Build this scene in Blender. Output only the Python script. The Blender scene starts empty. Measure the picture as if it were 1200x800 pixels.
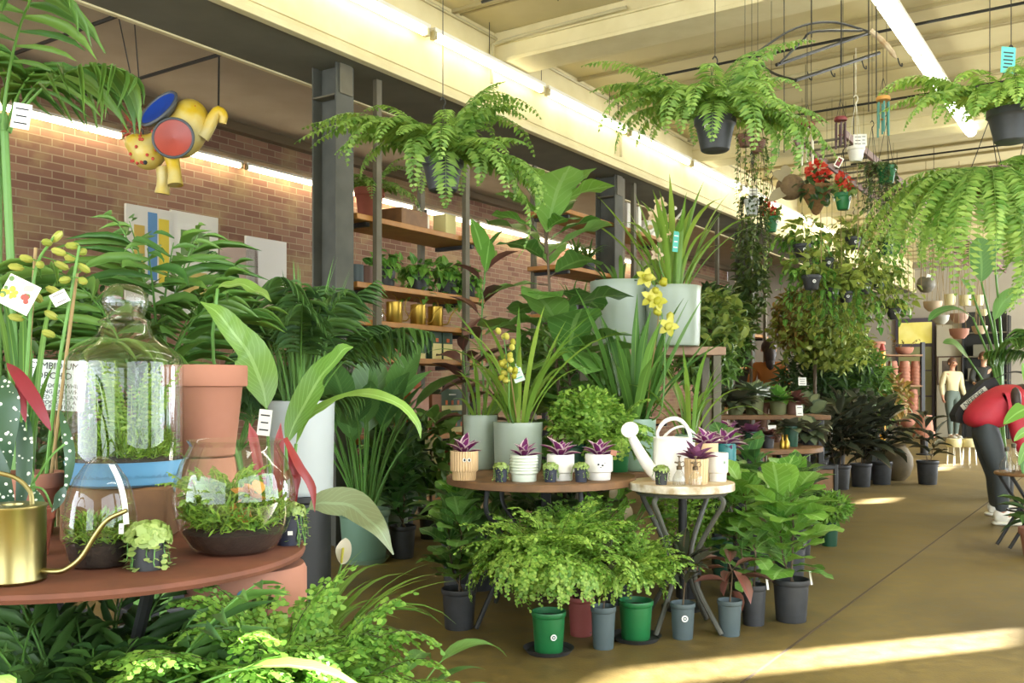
import bpy, math, random
import numpy as np
from mathutils import Vector, Matrix
random.seed(7); RNG = np.random.default_rng(7)
SC = bpy.context.scene; COL = SC.collection
PI = math.pi
H = 1.05; F = 1105.0; HZ = 455.0
S_, C_ = math.sin(math.radians(33.8)), math.cos(math.radians(33.8))
def P(px, py, Y): return np.array([(px-600)/F*Y, Y, H-(py-HZ)/F*Y])
def PZ(px, Y, z): return np.array([(px-600)/F*Y, Y, z])
def G(px, py):
    Y = H*F/(py-HZ); return np.array([(px-600)/F*Y, Y, 0.])
def room(u, v, z=0.): return np.array([S_*u+C_*v, C_*u-S_*v, z])
def rv(px, v):
    r = (px-600)/F; Y = v/(C_*r-S_); return (S_*r+C_)*Y, Y      # u, Y of the sight line at px on the plane v
ROT = math.radians(-33.8) + PI/2                                # local x along the long room axis
LEAF_GAIN = .95; LEAF_LIFT = (.055, .0, .012)
def hexrgb(c): return tuple(int(c[i:i+2], 16)/255 for i in (0, 2, 4))
def lin(c):
    if isinstance(c, str): c = tuple(int(c[i:i+2], 16)/255 for i in (0, 2, 4))
    return tuple(x/12.92 if x <= .04045 else ((x+.055)/1.055)**2.4 for x in c)
# ------------------------------------------------------------------ materials
def _m(name):
    m = bpy.data.materials.new(name); m.use_nodes = True; nt = m.node_tree
    b = nt.nodes['Principled BSDF']; return m, nt, b
def N(nt, t, **k):
    n = nt.nodes.new(t)
    for a, v in k.items(): setattr(n, a, v)
    return n
def mat(name, c, rough=.5, metal=0., c2=None, scale=8., bump=0., amt=.5, emit=0., spec=None, detail=4.):
    m, nt, b = _m(name); c = lin(c)
    b.inputs['Roughness'].default_value = rough; b.inputs['Metallic'].default_value = metal
    b.inputs['Base Color'].default_value = (*c, 1)
    if spec is not None: b.inputs['Specular IOR Level'].default_value = spec
    if c2 is not None or bump:
        tc = N(nt, 'ShaderNodeTexCoord'); nz = N(nt, 'ShaderNodeTexNoise')
        nz.inputs['Scale'].default_value = scale; nz.inputs['Detail'].default_value = detail
        nt.links.new(tc.outputs['Object'], nz.inputs['Vector'])
        if c2 is not None:
            r = N(nt, 'ShaderNodeValToRGB'); r.color_ramp.elements[0].position = .5-amt/2; r.color_ramp.elements[1].position = .5+amt/2
            r.color_ramp.elements[0].color = (*c, 1); r.color_ramp.elements[1].color = (*lin(c2), 1)
            nt.links.new(nz.outputs['Fac'], r.inputs['Fac']); nt.links.new(r.outputs['Color'], b.inputs['Base Color'])
        if bump:
            bp = N(nt, 'ShaderNodeBump'); bp.inputs['Strength'].default_value = bump; bp.inputs['Distance'].default_value = .01
            nt.links.new(nz.outputs['Fac'], bp.inputs['Height']); nt.links.new(bp.outputs['Normal'], b.inputs['Normal'])
    if emit:
        b.inputs['Emission Color'].default_value = (*c, 1); b.inputs['Emission Strength'].default_value = emit
    return m
def leafmat(name, c1, c2, rough=.42, trans=.3, rib=None, back=None, spots=None, ribw=.07, stripes=0., edge=None):
    m, nt, b = _m(name); L = nt.links; c1, c2 = (tuple(min(1., x*LEAF_GAIN+k) for x, k in zip(hexrgb(c), LEAF_LIFT)) for c in (c1, c2))
    g = N(nt, 'ShaderNodeNewGeometry'); r = N(nt, 'ShaderNodeValToRGB')
    r.color_ramp.elements[0].color = (*lin(c1), 1); r.color_ramp.elements[1].color = (*lin(c2), 1)
    L.new(g.outputs['Random Per Island'], r.inputs['Fac'])
    col = r.outputs['Color']; uv = N(nt, 'ShaderNodeUVMap'); uv.uv_map = 'UVMap'; sp = N(nt, 'ShaderNodeSeparateXYZ')
    L.new(uv.outputs['UV'], sp.inputs['Vector'])
    a = N(nt, 'ShaderNodeMath', operation='SUBTRACT'); a.inputs[1].default_value = .5; L.new(sp.outputs['X'], a.inputs[0])
    ab = N(nt, 'ShaderNodeMath', operation='ABSOLUTE'); L.new(a.outputs[0], ab.inputs[0])
    def mix(fac, base, c):
        x = N(nt, 'ShaderNodeMix', data_type='RGBA'); L.new(fac, x.inputs['Factor']); L.new(base, x.inputs['A'])
        x.inputs['B'].default_value = (*lin(c), 1); return x.outputs['Result']
    if stripes:                                            # side veins
        w = N(nt, 'ShaderNodeMath', operation='MULTIPLY_ADD'); L.new(ab.outputs[0], w.inputs[0]); w.inputs[1].default_value = -.45; L.new(sp.outputs['Y'], w.inputs[2])
        s = N(nt, 'ShaderNodeMath', operation='MULTIPLY'); L.new(w.outputs[0], s.inputs[0]); s.inputs[1].default_value = stripes
        f = N(nt, 'ShaderNodeMath', operation='FRACT'); L.new(s.outputs[0], f.inputs[0])
        t = N(nt, 'ShaderNodeMath', operation='LESS_THAN'); L.new(f.outputs[0], t.inputs[0]); t.inputs[1].default_value = .16
        k = N(nt, 'ShaderNodeMath', operation='MULTIPLY'); L.new(t.outputs[0], k.inputs[0]); k.inputs[1].default_value = .35
        col = mix(k.outputs[0], col, rib or c2)
    if rib:
        t = N(nt, 'ShaderNodeMath', operation='LESS_THAN'); L.new(ab.outputs[0], t.inputs[0]); t.inputs[1].default_value = ribw
        k = N(nt, 'ShaderNodeMath', operation='MULTIPLY'); L.new(t.outputs[0], k.inputs[0]); k.inputs[1].default_value = .7
        col = mix(k.outputs[0], col, rib)
    if edge:
        t = N(nt, 'ShaderNodeMath', operation='GREATER_THAN'); L.new(ab.outputs[0], t.inputs[0]); t.inputs[1].default_value = .33
        col = mix(t.outputs[0], col, edge)
    if spots:
        v = N(nt, 'ShaderNodeTexVoronoi'); tc = N(nt, 'ShaderNodeTexCoord'); v.inputs['Scale'].default_value = spots[1]
        L.new(tc.outputs['Object'], v.inputs['Vector'])
        t = N(nt, 'ShaderNodeMath', operation='LESS_THAN'); L.new(v.outputs['Distance'], t.inputs[0]); t.inputs[1].default_value = spots[2]
        col = mix(t.outputs[0], col, spots[0])
    if back: col = mix(g.outputs['Backfacing'], col, back)
    L.new(col, b.inputs['Base Color']); b.inputs['Roughness'].default_value = rough
    tr = N(nt, 'ShaderNodeBsdfTranslucent'); L.new(col, tr.inputs['Color'])
    mx = N(nt, 'ShaderNodeMixShader'); mx.inputs[0].default_value = trans
    L.new(b.outputs[0], mx.inputs[1]); L.new(tr.outputs[0], mx.inputs[2]); L.new(mx.outputs[0], nt.nodes['Material Output'].inputs['Surface'])
    return m
def glassmat(name, tint=(.97, .985, .975), edge=.62):
    m, nt, b = _m(name); L = nt.links; nt.nodes.remove(b)
    tr = N(nt, 'ShaderNodeBsdfTransparent'); tr.inputs[0].default_value = (*tint, 1)
    gl = N(nt, 'ShaderNodeBsdfGlossy'); gl.inputs['Roughness'].default_value = .02
    lw = N(nt, 'ShaderNodeLayerWeight'); lw.inputs[0].default_value = .5; pw_ = N(nt, 'ShaderNodeMath', operation='POWER'); pw_.inputs[1].default_value = 1.7; L.new(lw.outputs['Facing'], pw_.inputs[0])
    mr = N(nt, 'ShaderNodeMapRange'); mr.inputs['To Min'].default_value = .045; mr.inputs['To Max'].default_value = edge
    L.new(pw_.outputs[0], mr.inputs['Value'])
    mx = N(nt, 'ShaderNodeMixShader'); L.new(mr.outputs[0], mx.inputs[0]); L.new(tr.outputs[0], mx.inputs[1]); L.new(gl.outputs[0], mx.inputs[2])
    L.new(mx.outputs[0], nt.nodes['Material Output'].inputs['Surface']); return m
# ------------------------------------------------------------------ mesh builder
def nrm(a): return a/np.maximum(np.linalg.norm(a, axis=-1, keepdims=True), 1e-9)
class MB:
    def __init__(s): s.V = []; s.F = []; s.M = []; s.U = []; s.n = 0
    def add(s, v, f, uv=None, m=0):
        v = np.asarray(v, float).reshape(-1, 3)
        if uv is None: uv = np.zeros((len(v), 2))+.25
        for a in (f if isinstance(f, list) else [f]):
            a = np.asarray(a)
            if len(a): s.F.append(a+s.n); s.M.append(np.full(len(a), m))
        s.V.append(v); s.U.append(np.asarray(uv, float)); s.n += len(v); return s
    def place(s, tpl, R, O, m=0):
        v, f, uv = tpl; n = len(O)
        V = np.einsum('nij,kj->nki', R, v)+np.asarray(O)[:, None, :]
        Fa = (f[None]+(np.arange(n)*len(v))[:, None, None]).reshape(-1, f.shape[1])
        return s.add(V.reshape(-1, 3), Fa, np.tile(uv, (n, 1)), m)
    def mesh(s, name, mats, sharp=True):
        me = bpy.data.meshes.new(name); V = np.concatenate(s.V); U = np.concatenate(s.U)
        cnt = np.concatenate([np.full(len(a), a.shape[1]) for a in s.F]); lo = np.concatenate([a.ravel() for a in s.F])
        me.vertices.add(len(V)); me.vertices.foreach_set('co', V.ravel())
        me.loops.add(len(lo)); me.loops.foreach_set('vertex_index', lo.astype(np.int32))
        me.polygons.add(len(cnt)); st = np.concatenate([[0], np.cumsum(cnt)[:-1]])
        me.polygons.foreach_set('loop_start', st.astype(np.int32)); me.polygons.foreach_set('loop_total', cnt.astype(np.int32))
        me.polygons.foreach_set('material_index', np.concatenate(s.M).astype(np.int32))
        me.polygons.foreach_set('use_smooth', np.ones(len(cnt), bool))
        ul = me.uv_layers.new(name='UVMap'); ul.data.foreach_set('uv', U[lo].ravel())
        for m in (mats if isinstance(mats, (list, tuple)) else [mats]): me.materials.append(m)
        me.update(calc_edges=True); me.validate()
        if sharp: me.set_sharp_from_angle(angle=math.radians(38))
        return me
    # ---- solids
    def box(s, c, d, rz=0., b=.004, m=0, R=None):
        a = np.array(d, float)/2; b = min(b, a.min()*.9); v = []; idx = {}
        for sx in (-1, 1):
            for sy in (-1, 1):
                for sz in (-1, 1):
                    q = np.array([sx, sy, sz])
                    for k in range(3):
                        p = q*(a-b); p[k] = q[k]*a[k]; idx[(sx, sy, sz, k)] = len(v); v.append(p)
        f4 = []; f3 = []
        def q3(k, s1): 
            o = [i for i in range(3) if i != k]; r = []
            for t in ((-1, -1), (1, -1), (1, 1), (-1, 1)):
                x = [0, 0, 0]; x[k] = s1; x[o[0]] = t[0]; x[o[1]] = t[1]; r.append(idx[(*x, k)])
            return r if (s1 > 0) == (k != 1) else r[::-1]
        for k in range(3):
            for s1 in (-1, 1): f4.append(q3(k, s1))
        for k in range(3):                                   # edges parallel to axis k
            i, j = [x for x in range(3) if x != k]
            for si in (-1, 1):
                for sj in (-1, 1):
                    e = []
                    for kk, t in ((i, -1), (i, 1), (j, 1), (j, -1)):
                        x = [0, 0, 0]; x[k] = t; x[i] = si; x[j] = sj; e.append(idx[(*x, kk)])
                    A, B, Cc = (np.array(v[q]) for q in e[:3]); nn = np.cross(B-A, Cc-B); ctr = np.zeros(3); ctr[i] = si; ctr[j] = sj
                    f4.append(e if nn.dot(ctr) > 0 else e[::-1])
        for sx in (-1, 1):
            for sy in (-1, 1):
                for sz in (-1, 1):
                    e = [idx[(sx, sy, sz, k)] for k in range(3)]; f3.append(e if sx*sy*sz > 0 else e[::-1])
        v = np.array(v)
        if R is None: R = np.array(Matrix.Rotation(rz, 3, 'Z'))
        return s.add(v@R.T+np.asarray(c), [np.array(f4), np.array(f3)], None, m)
    def tube(s, path, r, k=8, m=0, caps=True):
        p = np.asarray(path, float); n = len(p); r = np.broadcast_to(np.asarray(r, float), (n,))
        t = nrm(np.gradient(p, axis=0)); a = np.array([0, 0, 1.]) if abs(t[0][2]) < .9 else np.array([1., 0, 0])
        x = nrm(np.cross(t[0], a)); X = []
        for i in range(n): x = nrm(x-t[i]*x.dot(t[i])); X.append(x)
        X = np.array(X); Y = np.cross(t, X); an = np.arange(k)*2*PI/k
        V = p[:, None]+r[:, None, None]*(np.cos(an)[None, :, None]*X[:, None]+np.sin(an)[None, :, None]*Y[:, None])
        i, j = np.meshgrid(np.arange(n-1), np.arange(k), indexing='ij'); j2 = (j+1) % k
        f = np.stack([i*k+j, i*k+j2, (i+1)*k+j2, (i+1)*k+j], -1).reshape(-1, 4); fs = [f]
        if caps: fs.append(np.array([np.arange(k)[::-1], (n-1)*k+np.arange(k)]))
        uv = np.stack([np.tile(np.arange(k)/k, n), np.repeat(np.arange(n)/n, k)], 1)*.2+.02
        return s.add(V.reshape(-1, 3), fs, uv, m)
    def lathe(s, prof, k=28, c=(0, 0, 0), m=0, sx=1., sy=1., R=None):
        pr = np.asarray(prof, float); n = len(pr); an = np.arange(k)*2*PI/k; r = np.maximum(pr[:, 0], 1e-4)
        V = np.stack([r[:, None]*np.cos(an)*sx, r[:, None]*np.sin(an)*sy, np.repeat(pr[:, 1:2], k, 1)], -1).reshape(-1, 3)
        if R is not None: V = V@np.asarray(R).T
        i, j = np.meshgrid(np.arange(n-1), np.arange(k), indexing='ij'); j2 = (j+1) % k
        f = np.stack([i*k+j, i*k+j2, (i+1)*k+j2, (i+1)*k+j], -1).reshape(-1, 4)
        uv = np.stack([np.tile(an/(2*PI), n), np.repeat(np.linspace(0, 1, n), k)], 1)
        return s.add(V+np.asarray(c), f, uv, m)
    def ball(s, c, r, k=10, m=0, R=None):
        r = np.broadcast_to(np.asarray(r, float), (3,)); n = max(5, k//2+1); t = np.linspace(0, PI, n)
        pr = np.stack([np.sin(t), -np.cos(t)], 1); q = MB(); q.lathe(pr, k); v = q.V[0]*r
        if R is not None: v = v@np.asarray(R).T
        return s.add(v+np.asarray(c), q.F, q.U[0], m)
    def sheet(s, pts, m=0, th=0.):
        p = np.asarray(pts, float); n = nrm(np.cross(p[1]-p[0], p[2]-p[0])); uv = np.array([[0, 0], [1, 0], [1, 1], [0, 1]])
        if not th: return s.add(p, np.array([[0, 1, 2, 3]]), uv, m)
        q = np.concatenate([p, p-n*th])
        return s.add(q, np.array([[0, 1, 2, 3], [7, 6, 5, 4], [0, 4, 5, 1], [1, 5, 6, 2], [2, 6, 7, 3], [3, 7, 4, 0]]), np.tile(uv, (2, 1)), m)
    # ---- leaves
    def ribbon(s, path, w, nh, fold=.15, m=0):
        p = np.asarray(path, float); n = len(p); t = nrm(np.gradient(p, axis=0)); nh = np.broadcast_to(np.asarray(nh, float), (n, 3))
        x = nrm(np.cross(t, nh)); z = np.cross(x, t); w = np.asarray(w)[:, None]
        V = np.stack([p-x*w+z*w*fold, p, p+x*w+z*w*fold], 1).reshape(-1, 3); i = np.arange(n-1)[:, None]*3
        f = np.concatenate([i+np.array([[0, 1, 4, 3]]), i+np.array([[1, 2, 5, 4]])])
        uv = np.stack([np.tile([0, .5, 1], n), np.repeat(np.linspace(0, 1, n), 3)], 1)
        return s.add(V, f, uv, m)
PROF = {'lance': lambda t: np.sin(PI*np.clip(t, 0, 1)**.75), 'oval': lambda t: np.sin(PI*t)**.65,
        'obov': lambda t: (t**.75)*(1-t**5)**.6*1.12+.06*(1-t), 'heart': lambda t: np.where(t < .15, .75+t, 1)*(1-t)**.6*1.15*np.clip(t*14, 0.05, 1)**.5,
        'strap': lambda t: np.clip((1-t)*3.2, 0.03, 1)*np.clip(.55+t*1.6, 0, 1), 'blade': lambda t: np.sin(PI*(t*.93+.07))**.8}
def leaf_tpl(n=5, prof='lance', fold=.25, droop=.25, wave=0., wn=3., twist=0.):
    t = np.linspace(0, 1, n); w = np.maximum(PROF[prof](t)*.5, .012); a = droop*1.6*t
    st = np.concatenate([[0], np.diff(t)]); y = np.cumsum(np.cos(a)*st); z = -np.cumsum(np.sin(a)*st)
    V = np.zeros((n, 3, 3)); V[:, :, 1] = y[:, None]; V[:, :, 2] = z[:, None]
    V[:, 0, 0] = -w; V[:, 2, 0] = w
    V[:, 0, 2] += fold*w+wave*np.sin(t*wn*2*PI)*w; V[:, 2, 2] += fold*w-wave*np.sin(t*wn*2*PI+1)*w
    i = np.arange(n-1)[:, None]*3
    f = np.concatenate([i+np.array([[0, 1, 4, 3]]), i+np.array([[1, 2, 5, 4]])])
    return V.reshape(-1, 3), f, np.stack([np.tile([0, .5, 1], n), np.repeat(t, 3)], 1)
QUAD = (np.array([[0, 0, 0], [.5, .5, .06], [0, 1, -.05], [-.5, .5, .06]]), np.array([[0, 1, 2, 3]]), np.array([[.5, 0], [.9, .5], [.5, 1], [.1, .5]]))
FANL = (np.array([[0, 0, 0], [.3, .3, .03], [.52, .8, 0], [.2, 1.02, -.03], [-.2, 1.02, -.03], [-.52, .8, 0], [-.3, .3, .03]]), np.array([[0, 1, 2, 3, 4, 5, 6]]), np.full((7, 2), .3))
DISC = (np.array([[math.cos(a)*.5, math.sin(a)*.5+.5, .05*math.cos(2*a)] for a in np.arange(6)*PI/3]), np.array([[0, 1, 2, 3, 4, 5]]), np.full((6, 2), .3))
def frames(d, nh, sx, sy=None, sz=None):
    d = nrm(np.asarray(d, float)); nh = np.broadcast_to(np.asarray(nh, float), d.shape); x = nrm(np.cross(d, nh)+1e-7); z = np.cross(x, d)
    sx = np.broadcast_to(np.asarray(sx, float), (len(d),)); sy = sx if sy is None else np.broadcast_to(np.asarray(sy, float), (len(d),)); sz = sy if sz is None else sz
    return np.stack([x*sx[:, None], d*sy[:, None], z*np.broadcast_to(sz, (len(d),))[:, None]], -1)
def arch(az, e0, bend, L, n=10, p=1.5):
    t = np.linspace(0, 1, n); e = e0-bend*t**p; ds = L/(n-1); ce = np.cos(e); se = np.sin(e)
    h = np.concatenate([[0], np.cumsum((ce[1:]+ce[:-1])/2*ds)]); z = np.concatenate([[0], np.cumsum((se[1:]+se[:-1])/2*ds)])
    pts = np.stack([h*math.cos(az), h*math.sin(az), z], 1)
    nn = np.stack([-se*math.cos(az), -se*math.sin(az), ce], 1); return pts, nn
def bez(pts, n=16):
    p = np.asarray(pts, float); k = len(p)
    if k == 2: return p[0]+(p[1]-p[0])*np.linspace(0, 1, n)[:, None]
    q = np.concatenate([[2*p[0]-p[1]], p, [2*p[-1]-p[-2]]]); out = []
    for x in np.linspace(0, k-1-1e-6, n):
        i = int(x); t = x-i; a, b, c, d = q[i:i+4]
        out.append(.5*((2*b)+(-a+c)*t+(2*a-5*b+4*c-d)*t*t+(-a+3*b-3*c+d)*t**3))
    return np.array(out)
def samp(path, ts):
    p = np.asarray(path); n = len(p); x = np.clip(np.asarray(ts), 0, 1)*(n-1); i = np.minimum(x.astype(int), n-2); f = (x-i)[:, None]
    return p[i]*(1-f)+p[i+1]*f
def U(a, b, n=None): return RNG.uniform(a, b, n)
# ------------------------------------------------------------------ objects
def link(o, parent=None):
    COL.objects.link(o)
    if parent is not None: o.parent = parent
    return o
def thing(name, label, cat, loc=(0, 0, 0), rz=0., group=None, scale=1.):
    o = link(bpy.data.objects.new(name, None)); o.empty_display_size = .05
    o.location = loc; o.rotation_euler = (0, 0, rz); o.scale = (scale,)*3
    o['label'] = label; o['category'] = cat
    if group: o['group'] = group
    return o
def part(name, mb, mats, parent, label=None, sharp=True):
    o = link(bpy.data.objects.new(name, mb if isinstance(mb, bpy.types.Mesh) else mb.mesh(name, mats, sharp)), parent)
    if label: o['label'] = label
    return o
def solo(name, mb, mats, label, cat, loc=(0, 0, 0), rz=0., group=None, sharp=True):
    o = link(bpy.data.objects.new(name, mb.mesh(name, mats, sharp))); o.location = loc; o.rotation_euler = (0, 0, rz)
    o['label'] = label; o['category'] = cat
    if group: o['group'] = group
    return o
def struct(name, mb, mats, sharp=True):
    o = link(bpy.data.objects.new(name, mb.mesh(name, mats, sharp))); o['kind'] = 'structure'; return o
def dup(root, loc, rz=0., label=None, group=None, scale=None):
    r = root.copy(); COL.objects.link(r); r.location = loc; r.rotation_euler = (0, 0, rz)
    if label: r['label'] = label
    if group: r['group'] = group
    if scale: r.scale = (scale,)*3
    for ch in list(root.children):
        c = ch.copy(); COL.objects.link(c); c.parent = r
        for g in list(ch.children):
            d = g.copy(); COL.objects.link(d); d.parent = c
    return r
_fonts = {}
def text_mb(mb, body, size, origin, xdir, ydir, m=0, lift=.0006, space=1.0):
    cu = bpy.data.curves.new('lettering', 'FONT'); cu.body = body; cu.size = size; cu.align_x = 'CENTER'; cu.align_y = 'CENTER'; cu.space_line = space; cu.resolution_u = 2
    o = bpy.data.objects.new('lettering', cu); COL.objects.link(o); dg = bpy.context.evaluated_depsgraph_get(); me = bpy.data.meshes.new_from_object(o.evaluated_get(dg))
    v = np.array([x.co[:] for x in me.vertices]); x = nrm(np.asarray(xdir, float)); y = nrm(np.asarray(ydir, float)); n = np.cross(x, y)
    V = np.asarray(origin)+v[:, :1]*x+v[:, 1:2]*y+n*lift
    by = {}
    for p in me.polygons: by.setdefault(len(p.vertices), []).append(list(p.vertices))
    mb.add(V, [np.array(a) for a in by.values()], None, m)
    bpy.data.objects.remove(o); bpy.data.curves.remove(cu); bpy.data.meshes.remove(me); return mb
# ================================================================== room shell
M = {}
def floor_mat():
    m, nt, b = _m('worn_concrete'); L = nt.links; tc = N(nt, 'ShaderNodeTexCoord')
    n1 = N(nt, 'ShaderNodeTexNoise'); n1.inputs['Scale'].default_value = .9; n1.inputs['Detail'].default_value = 6; n1.inputs['Distortion'].default_value = .6
    n2 = N(nt, 'ShaderNodeTexNoise'); n2.inputs['Scale'].default_value = 14; n2.inputs['Detail'].default_value = 8
    n3 = N(nt, 'ShaderNodeTexNoise'); n3.inputs['Scale'].default_value = 90; n3.inputs['Detail'].default_value = 3
    for n in (n1, n2, n3): L.new(tc.outputs['Object'], n.inputs['Vector'])
    r1 = N(nt, 'ShaderNodeValToRGB'); e = r1.color_ramp.elements; e[0].position = .33; e[1].position = .7
    e[0].color = (*lin('5f5029'), 1); e[1].color = (*lin('87733f'), 1)
    L.new(n1.outputs['Fac'], r1.inputs['Fac'])
    r2 = N(nt, 'ShaderNodeValToRGB'); e = r2.color_ramp.elements; e[0].position = .3; e[1].position = .75
    e[0].color = (.55, .53, .5, 1); e[1].color = (1.15, 1.15, 1.12, 1); L.new(n2.outputs['Fac'], r2.inputs['Fac'])
    mx = N(nt, 'ShaderNodeMix', data_type='RGBA', blend_type='MULTIPLY'); mx.inputs['Factor'].default_value = .75
    L.new(r1.outputs[0], mx.inputs['A']); L.new(r2.outputs[0], mx.inputs['B']); L.new(mx.outputs['Result'], b.inputs['Base Color'])
    r3 = N(nt, 'ShaderNodeMapRange'); r3.inputs['To Min'].default_value = .38; r3.inputs['To Max'].default_value = .7; L.new(n2.outputs['Fac'], r3.inputs['Value']); L.new(r3.outputs[0], b.inputs['Roughness'])
    bp = N(nt, 'ShaderNodeBump'); bp.inputs['Strength'].default_value = .12; bp.inputs['Distance'].default_value = .01; L.new(n3.outputs['Fac'], bp.inputs['Height']); L.new(bp.outputs[0], b.inputs['Normal'])
    return m
def brick_mat():
    m, nt, b = _m('old_brick'); L = nt.links; uv = N(nt, 'ShaderNodeUVMap'); uv.uv_map = 'UVMap'
    br = N(nt, 'ShaderNodeTexBrick'); br.inputs['Scale'].default_value = 1; br.inputs['Brick Width'].default_value = .23; br.inputs['Row Height'].default_value = .076
    br.inputs['Mortar Size'].default_value = .006; br.inputs['Color1'].default_value = (*lin('7c5846'), 1); br.inputs['Color2'].default_value = (*lin('98745c'), 1); br.inputs['Mortar'].default_value = (*lin('9f8c70'), 1)
    nz = N(nt, 'ShaderNodeTexNoise'); nz.inputs['Scale'].default_value = 2.2; nz.inputs['Detail'].default_value = 7
    r = N(nt, 'ShaderNodeValToRGB'); r.color_ramp.elements[0].position = .5; r.color_ramp.elements[1].position = .68; r.color_ramp.elements[0].color = (0, 0, 0, 1); r.color_ramp.elements[1].color = (.6, .6, .6, 1)
    L.new(uv.outputs[0], br.inputs['Vector']); L.new(uv.outputs[0], nz.inputs['Vector']); L.new(nz.outputs['Fac'], r.inputs['Fac'])
    mx = N(nt, 'ShaderNodeMix', data_type='RGBA'); L.new(r.outputs[0], mx.inputs['Factor']); L.new(br.outputs['Color'], mx.inputs['A']); mx.inputs['B'].default_value = (*lin('ab9668'), 1)
    L.new(mx.outputs['Result'], b.inputs['Base Color']); b.inputs['Roughness'].default_value = .9
    bp = N(nt, 'ShaderNodeBump'); bp.inputs['Strength'].default_value = .6; bp.inputs['Distance'].default_value = .012; bp.invert = True
    L.new(br.outputs['Fac'], bp.inputs['Height']); L.new(bp.outputs[0], b.inputs['Normal']); return m
M['floor'] = floor_mat(); M['brick'] = brick_mat()
M['cream'] = mat('cream_ceiling_paint', 'cdc193', .75, c2='bcae80', scale=3, amt=.8)
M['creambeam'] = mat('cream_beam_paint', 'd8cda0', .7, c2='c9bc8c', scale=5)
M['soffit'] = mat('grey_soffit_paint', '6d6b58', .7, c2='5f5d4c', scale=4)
M['bayceil'] = mat('beige_ceiling_paint', 'a59a86', .85, c2='958b76', scale=2)
M['wall'] = mat('grey_wall_paint', 'a49c8c', .8, c2='9a9280', scale=2)
M['pale'] = mat('pale_wall_paint', 'aba48d', .8)
M['steel'] = mat('dark_steel', '58584e', .6, c2='46473f', scale=6, metal=.2)
M['steel_br'] = mat('olive_steel', '6a6450', .6, c2='575240', scale=7, metal=.1)
M['black'] = mat('black_metal', '2c2d2c', .5, metal=.3)
M['wire'] = mat('dark_wire', '2b2a24', .5, metal=.4)
M['pipe'] = mat('painted_conduit', 'b3a982', .5)
M['tube'] = mat('fluorescent_tube', (1., .97, .86), .4, emit=4.2)
M['tubeb'] = mat('fluorescent_tube_brick', (1., .93, .8), .4, emit=10.)
M['tubeg'] = mat('fluorescent_tube_right', (1., 1., .93), .4, emit=5.5)
M['white'] = mat('white_paint', 'dfdccd', .5)
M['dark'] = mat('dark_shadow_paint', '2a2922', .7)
UC = 4.57; CS = 3.92; V0, V1 = -4.87, -4.266; ZS = 3.19; ZC = 3.85; ZL = 4.05; UB = 22.5; UA = -5.; VL = -8.6; VR = 2.6
def rbox(mb, u0, u1, v0, v1, z0, z1, m=0, b=.003):
    return mb.box((*room((u0+u1)/2, (v0+v1)/2)[:2], (z0+z1)/2), (u1-u0, v1-v0, z1-z0), rz=PI/2-math.radians(33.8)-PI, b=b, m=m)
def rquad(mb, pts, uv=None, m=0):
    mb.add([room(*p) for p in pts], np.array([[0, 1, 2, 3]]), uv, m); return mb
fl = MB(); rbox(fl, UA, UB, VL, VR, -.12, 0); struct('floor', fl, M['floor'])
j = MB(); rbox(j, .5, 14, -1.196, -1.184, 0, .0012, b=.0003); struct('trim_1', j, mat('floor_joint', '4a3a22', .9))
# right bay ceiling with board seams and ridges, one mesh
c = MB(); rbox(c, UA, UB, V1-.02, VR, ZC, ZC+.1)
for k in range(34):
    u = 1.2+k*.62; rbox(c, u, u+.035, V1, VR, ZC-.028, ZC+.01, m=1, b=.004)
    if k % 2: rbox(c, u+.1, u+.118, V1, VR, ZC-.012, ZC+.01, m=1, b=.002)
struct('ceiling', c, [M['cream'], mat('ceiling_batten', 'a3966c', .7)])
c = MB(); rbox(c, UA, UB, VL, V0+.02, ZL, ZL+.1)
struct('trim_2', c, M['bayceil'])
# main beam: soffit, cream face, lips
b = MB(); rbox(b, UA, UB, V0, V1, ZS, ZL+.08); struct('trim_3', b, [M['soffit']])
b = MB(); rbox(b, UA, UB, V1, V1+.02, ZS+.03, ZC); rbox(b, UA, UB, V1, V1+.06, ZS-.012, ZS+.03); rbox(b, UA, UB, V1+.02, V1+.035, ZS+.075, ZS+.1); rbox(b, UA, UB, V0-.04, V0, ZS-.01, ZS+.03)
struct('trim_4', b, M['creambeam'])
for k, u in enumerate((2.18, 6.1, 10.02, 13.94, 17.86)):
    b = MB(); rbox(b, u, u+.27, V1+.02, VR, 3.60, ZC-.001); rbox(b, u-.03, u+.3, V1+.02, VR, 3.595, 3.625); rbox(b, u-.02, u, V1+.02, VR, 3.74, 3.76); struct('trim_%d' % (k+5), b, M['creambeam'])
w = MB(); L_ = UB-UA
w.add([room(UA, VL, 0), room(UB, VL, 0), room(UB, VL, ZL), room(UA, VL, ZL), room(UA, VL-.12, 0), room(UB, VL-.12, 0), room(UB, VL-.12, ZL), room(UA, VL-.12, ZL)],
      np.array([[0, 3, 2, 1], [4, 5, 6, 7], [3, 7, 6, 2]]), np.array([[0, 0], [L_, 0], [L_, ZL], [0, ZL]]*2)); struct('wall_left', w, M['brick'])
b = MB(); rbox(b, UA, UB, VL, VL+.05, 3.62, 3.7); rbox(b, UA, UB, VL, VL+.12, 3.95, ZL); struct('trim_10', b, mat('ledge_paint', '7a6a50', .8))
w = MB(); rbox(w, UB, UB+.12, VL, VR, 0, ZL+.1); struct('wall_back', w, M['wall'])
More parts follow.
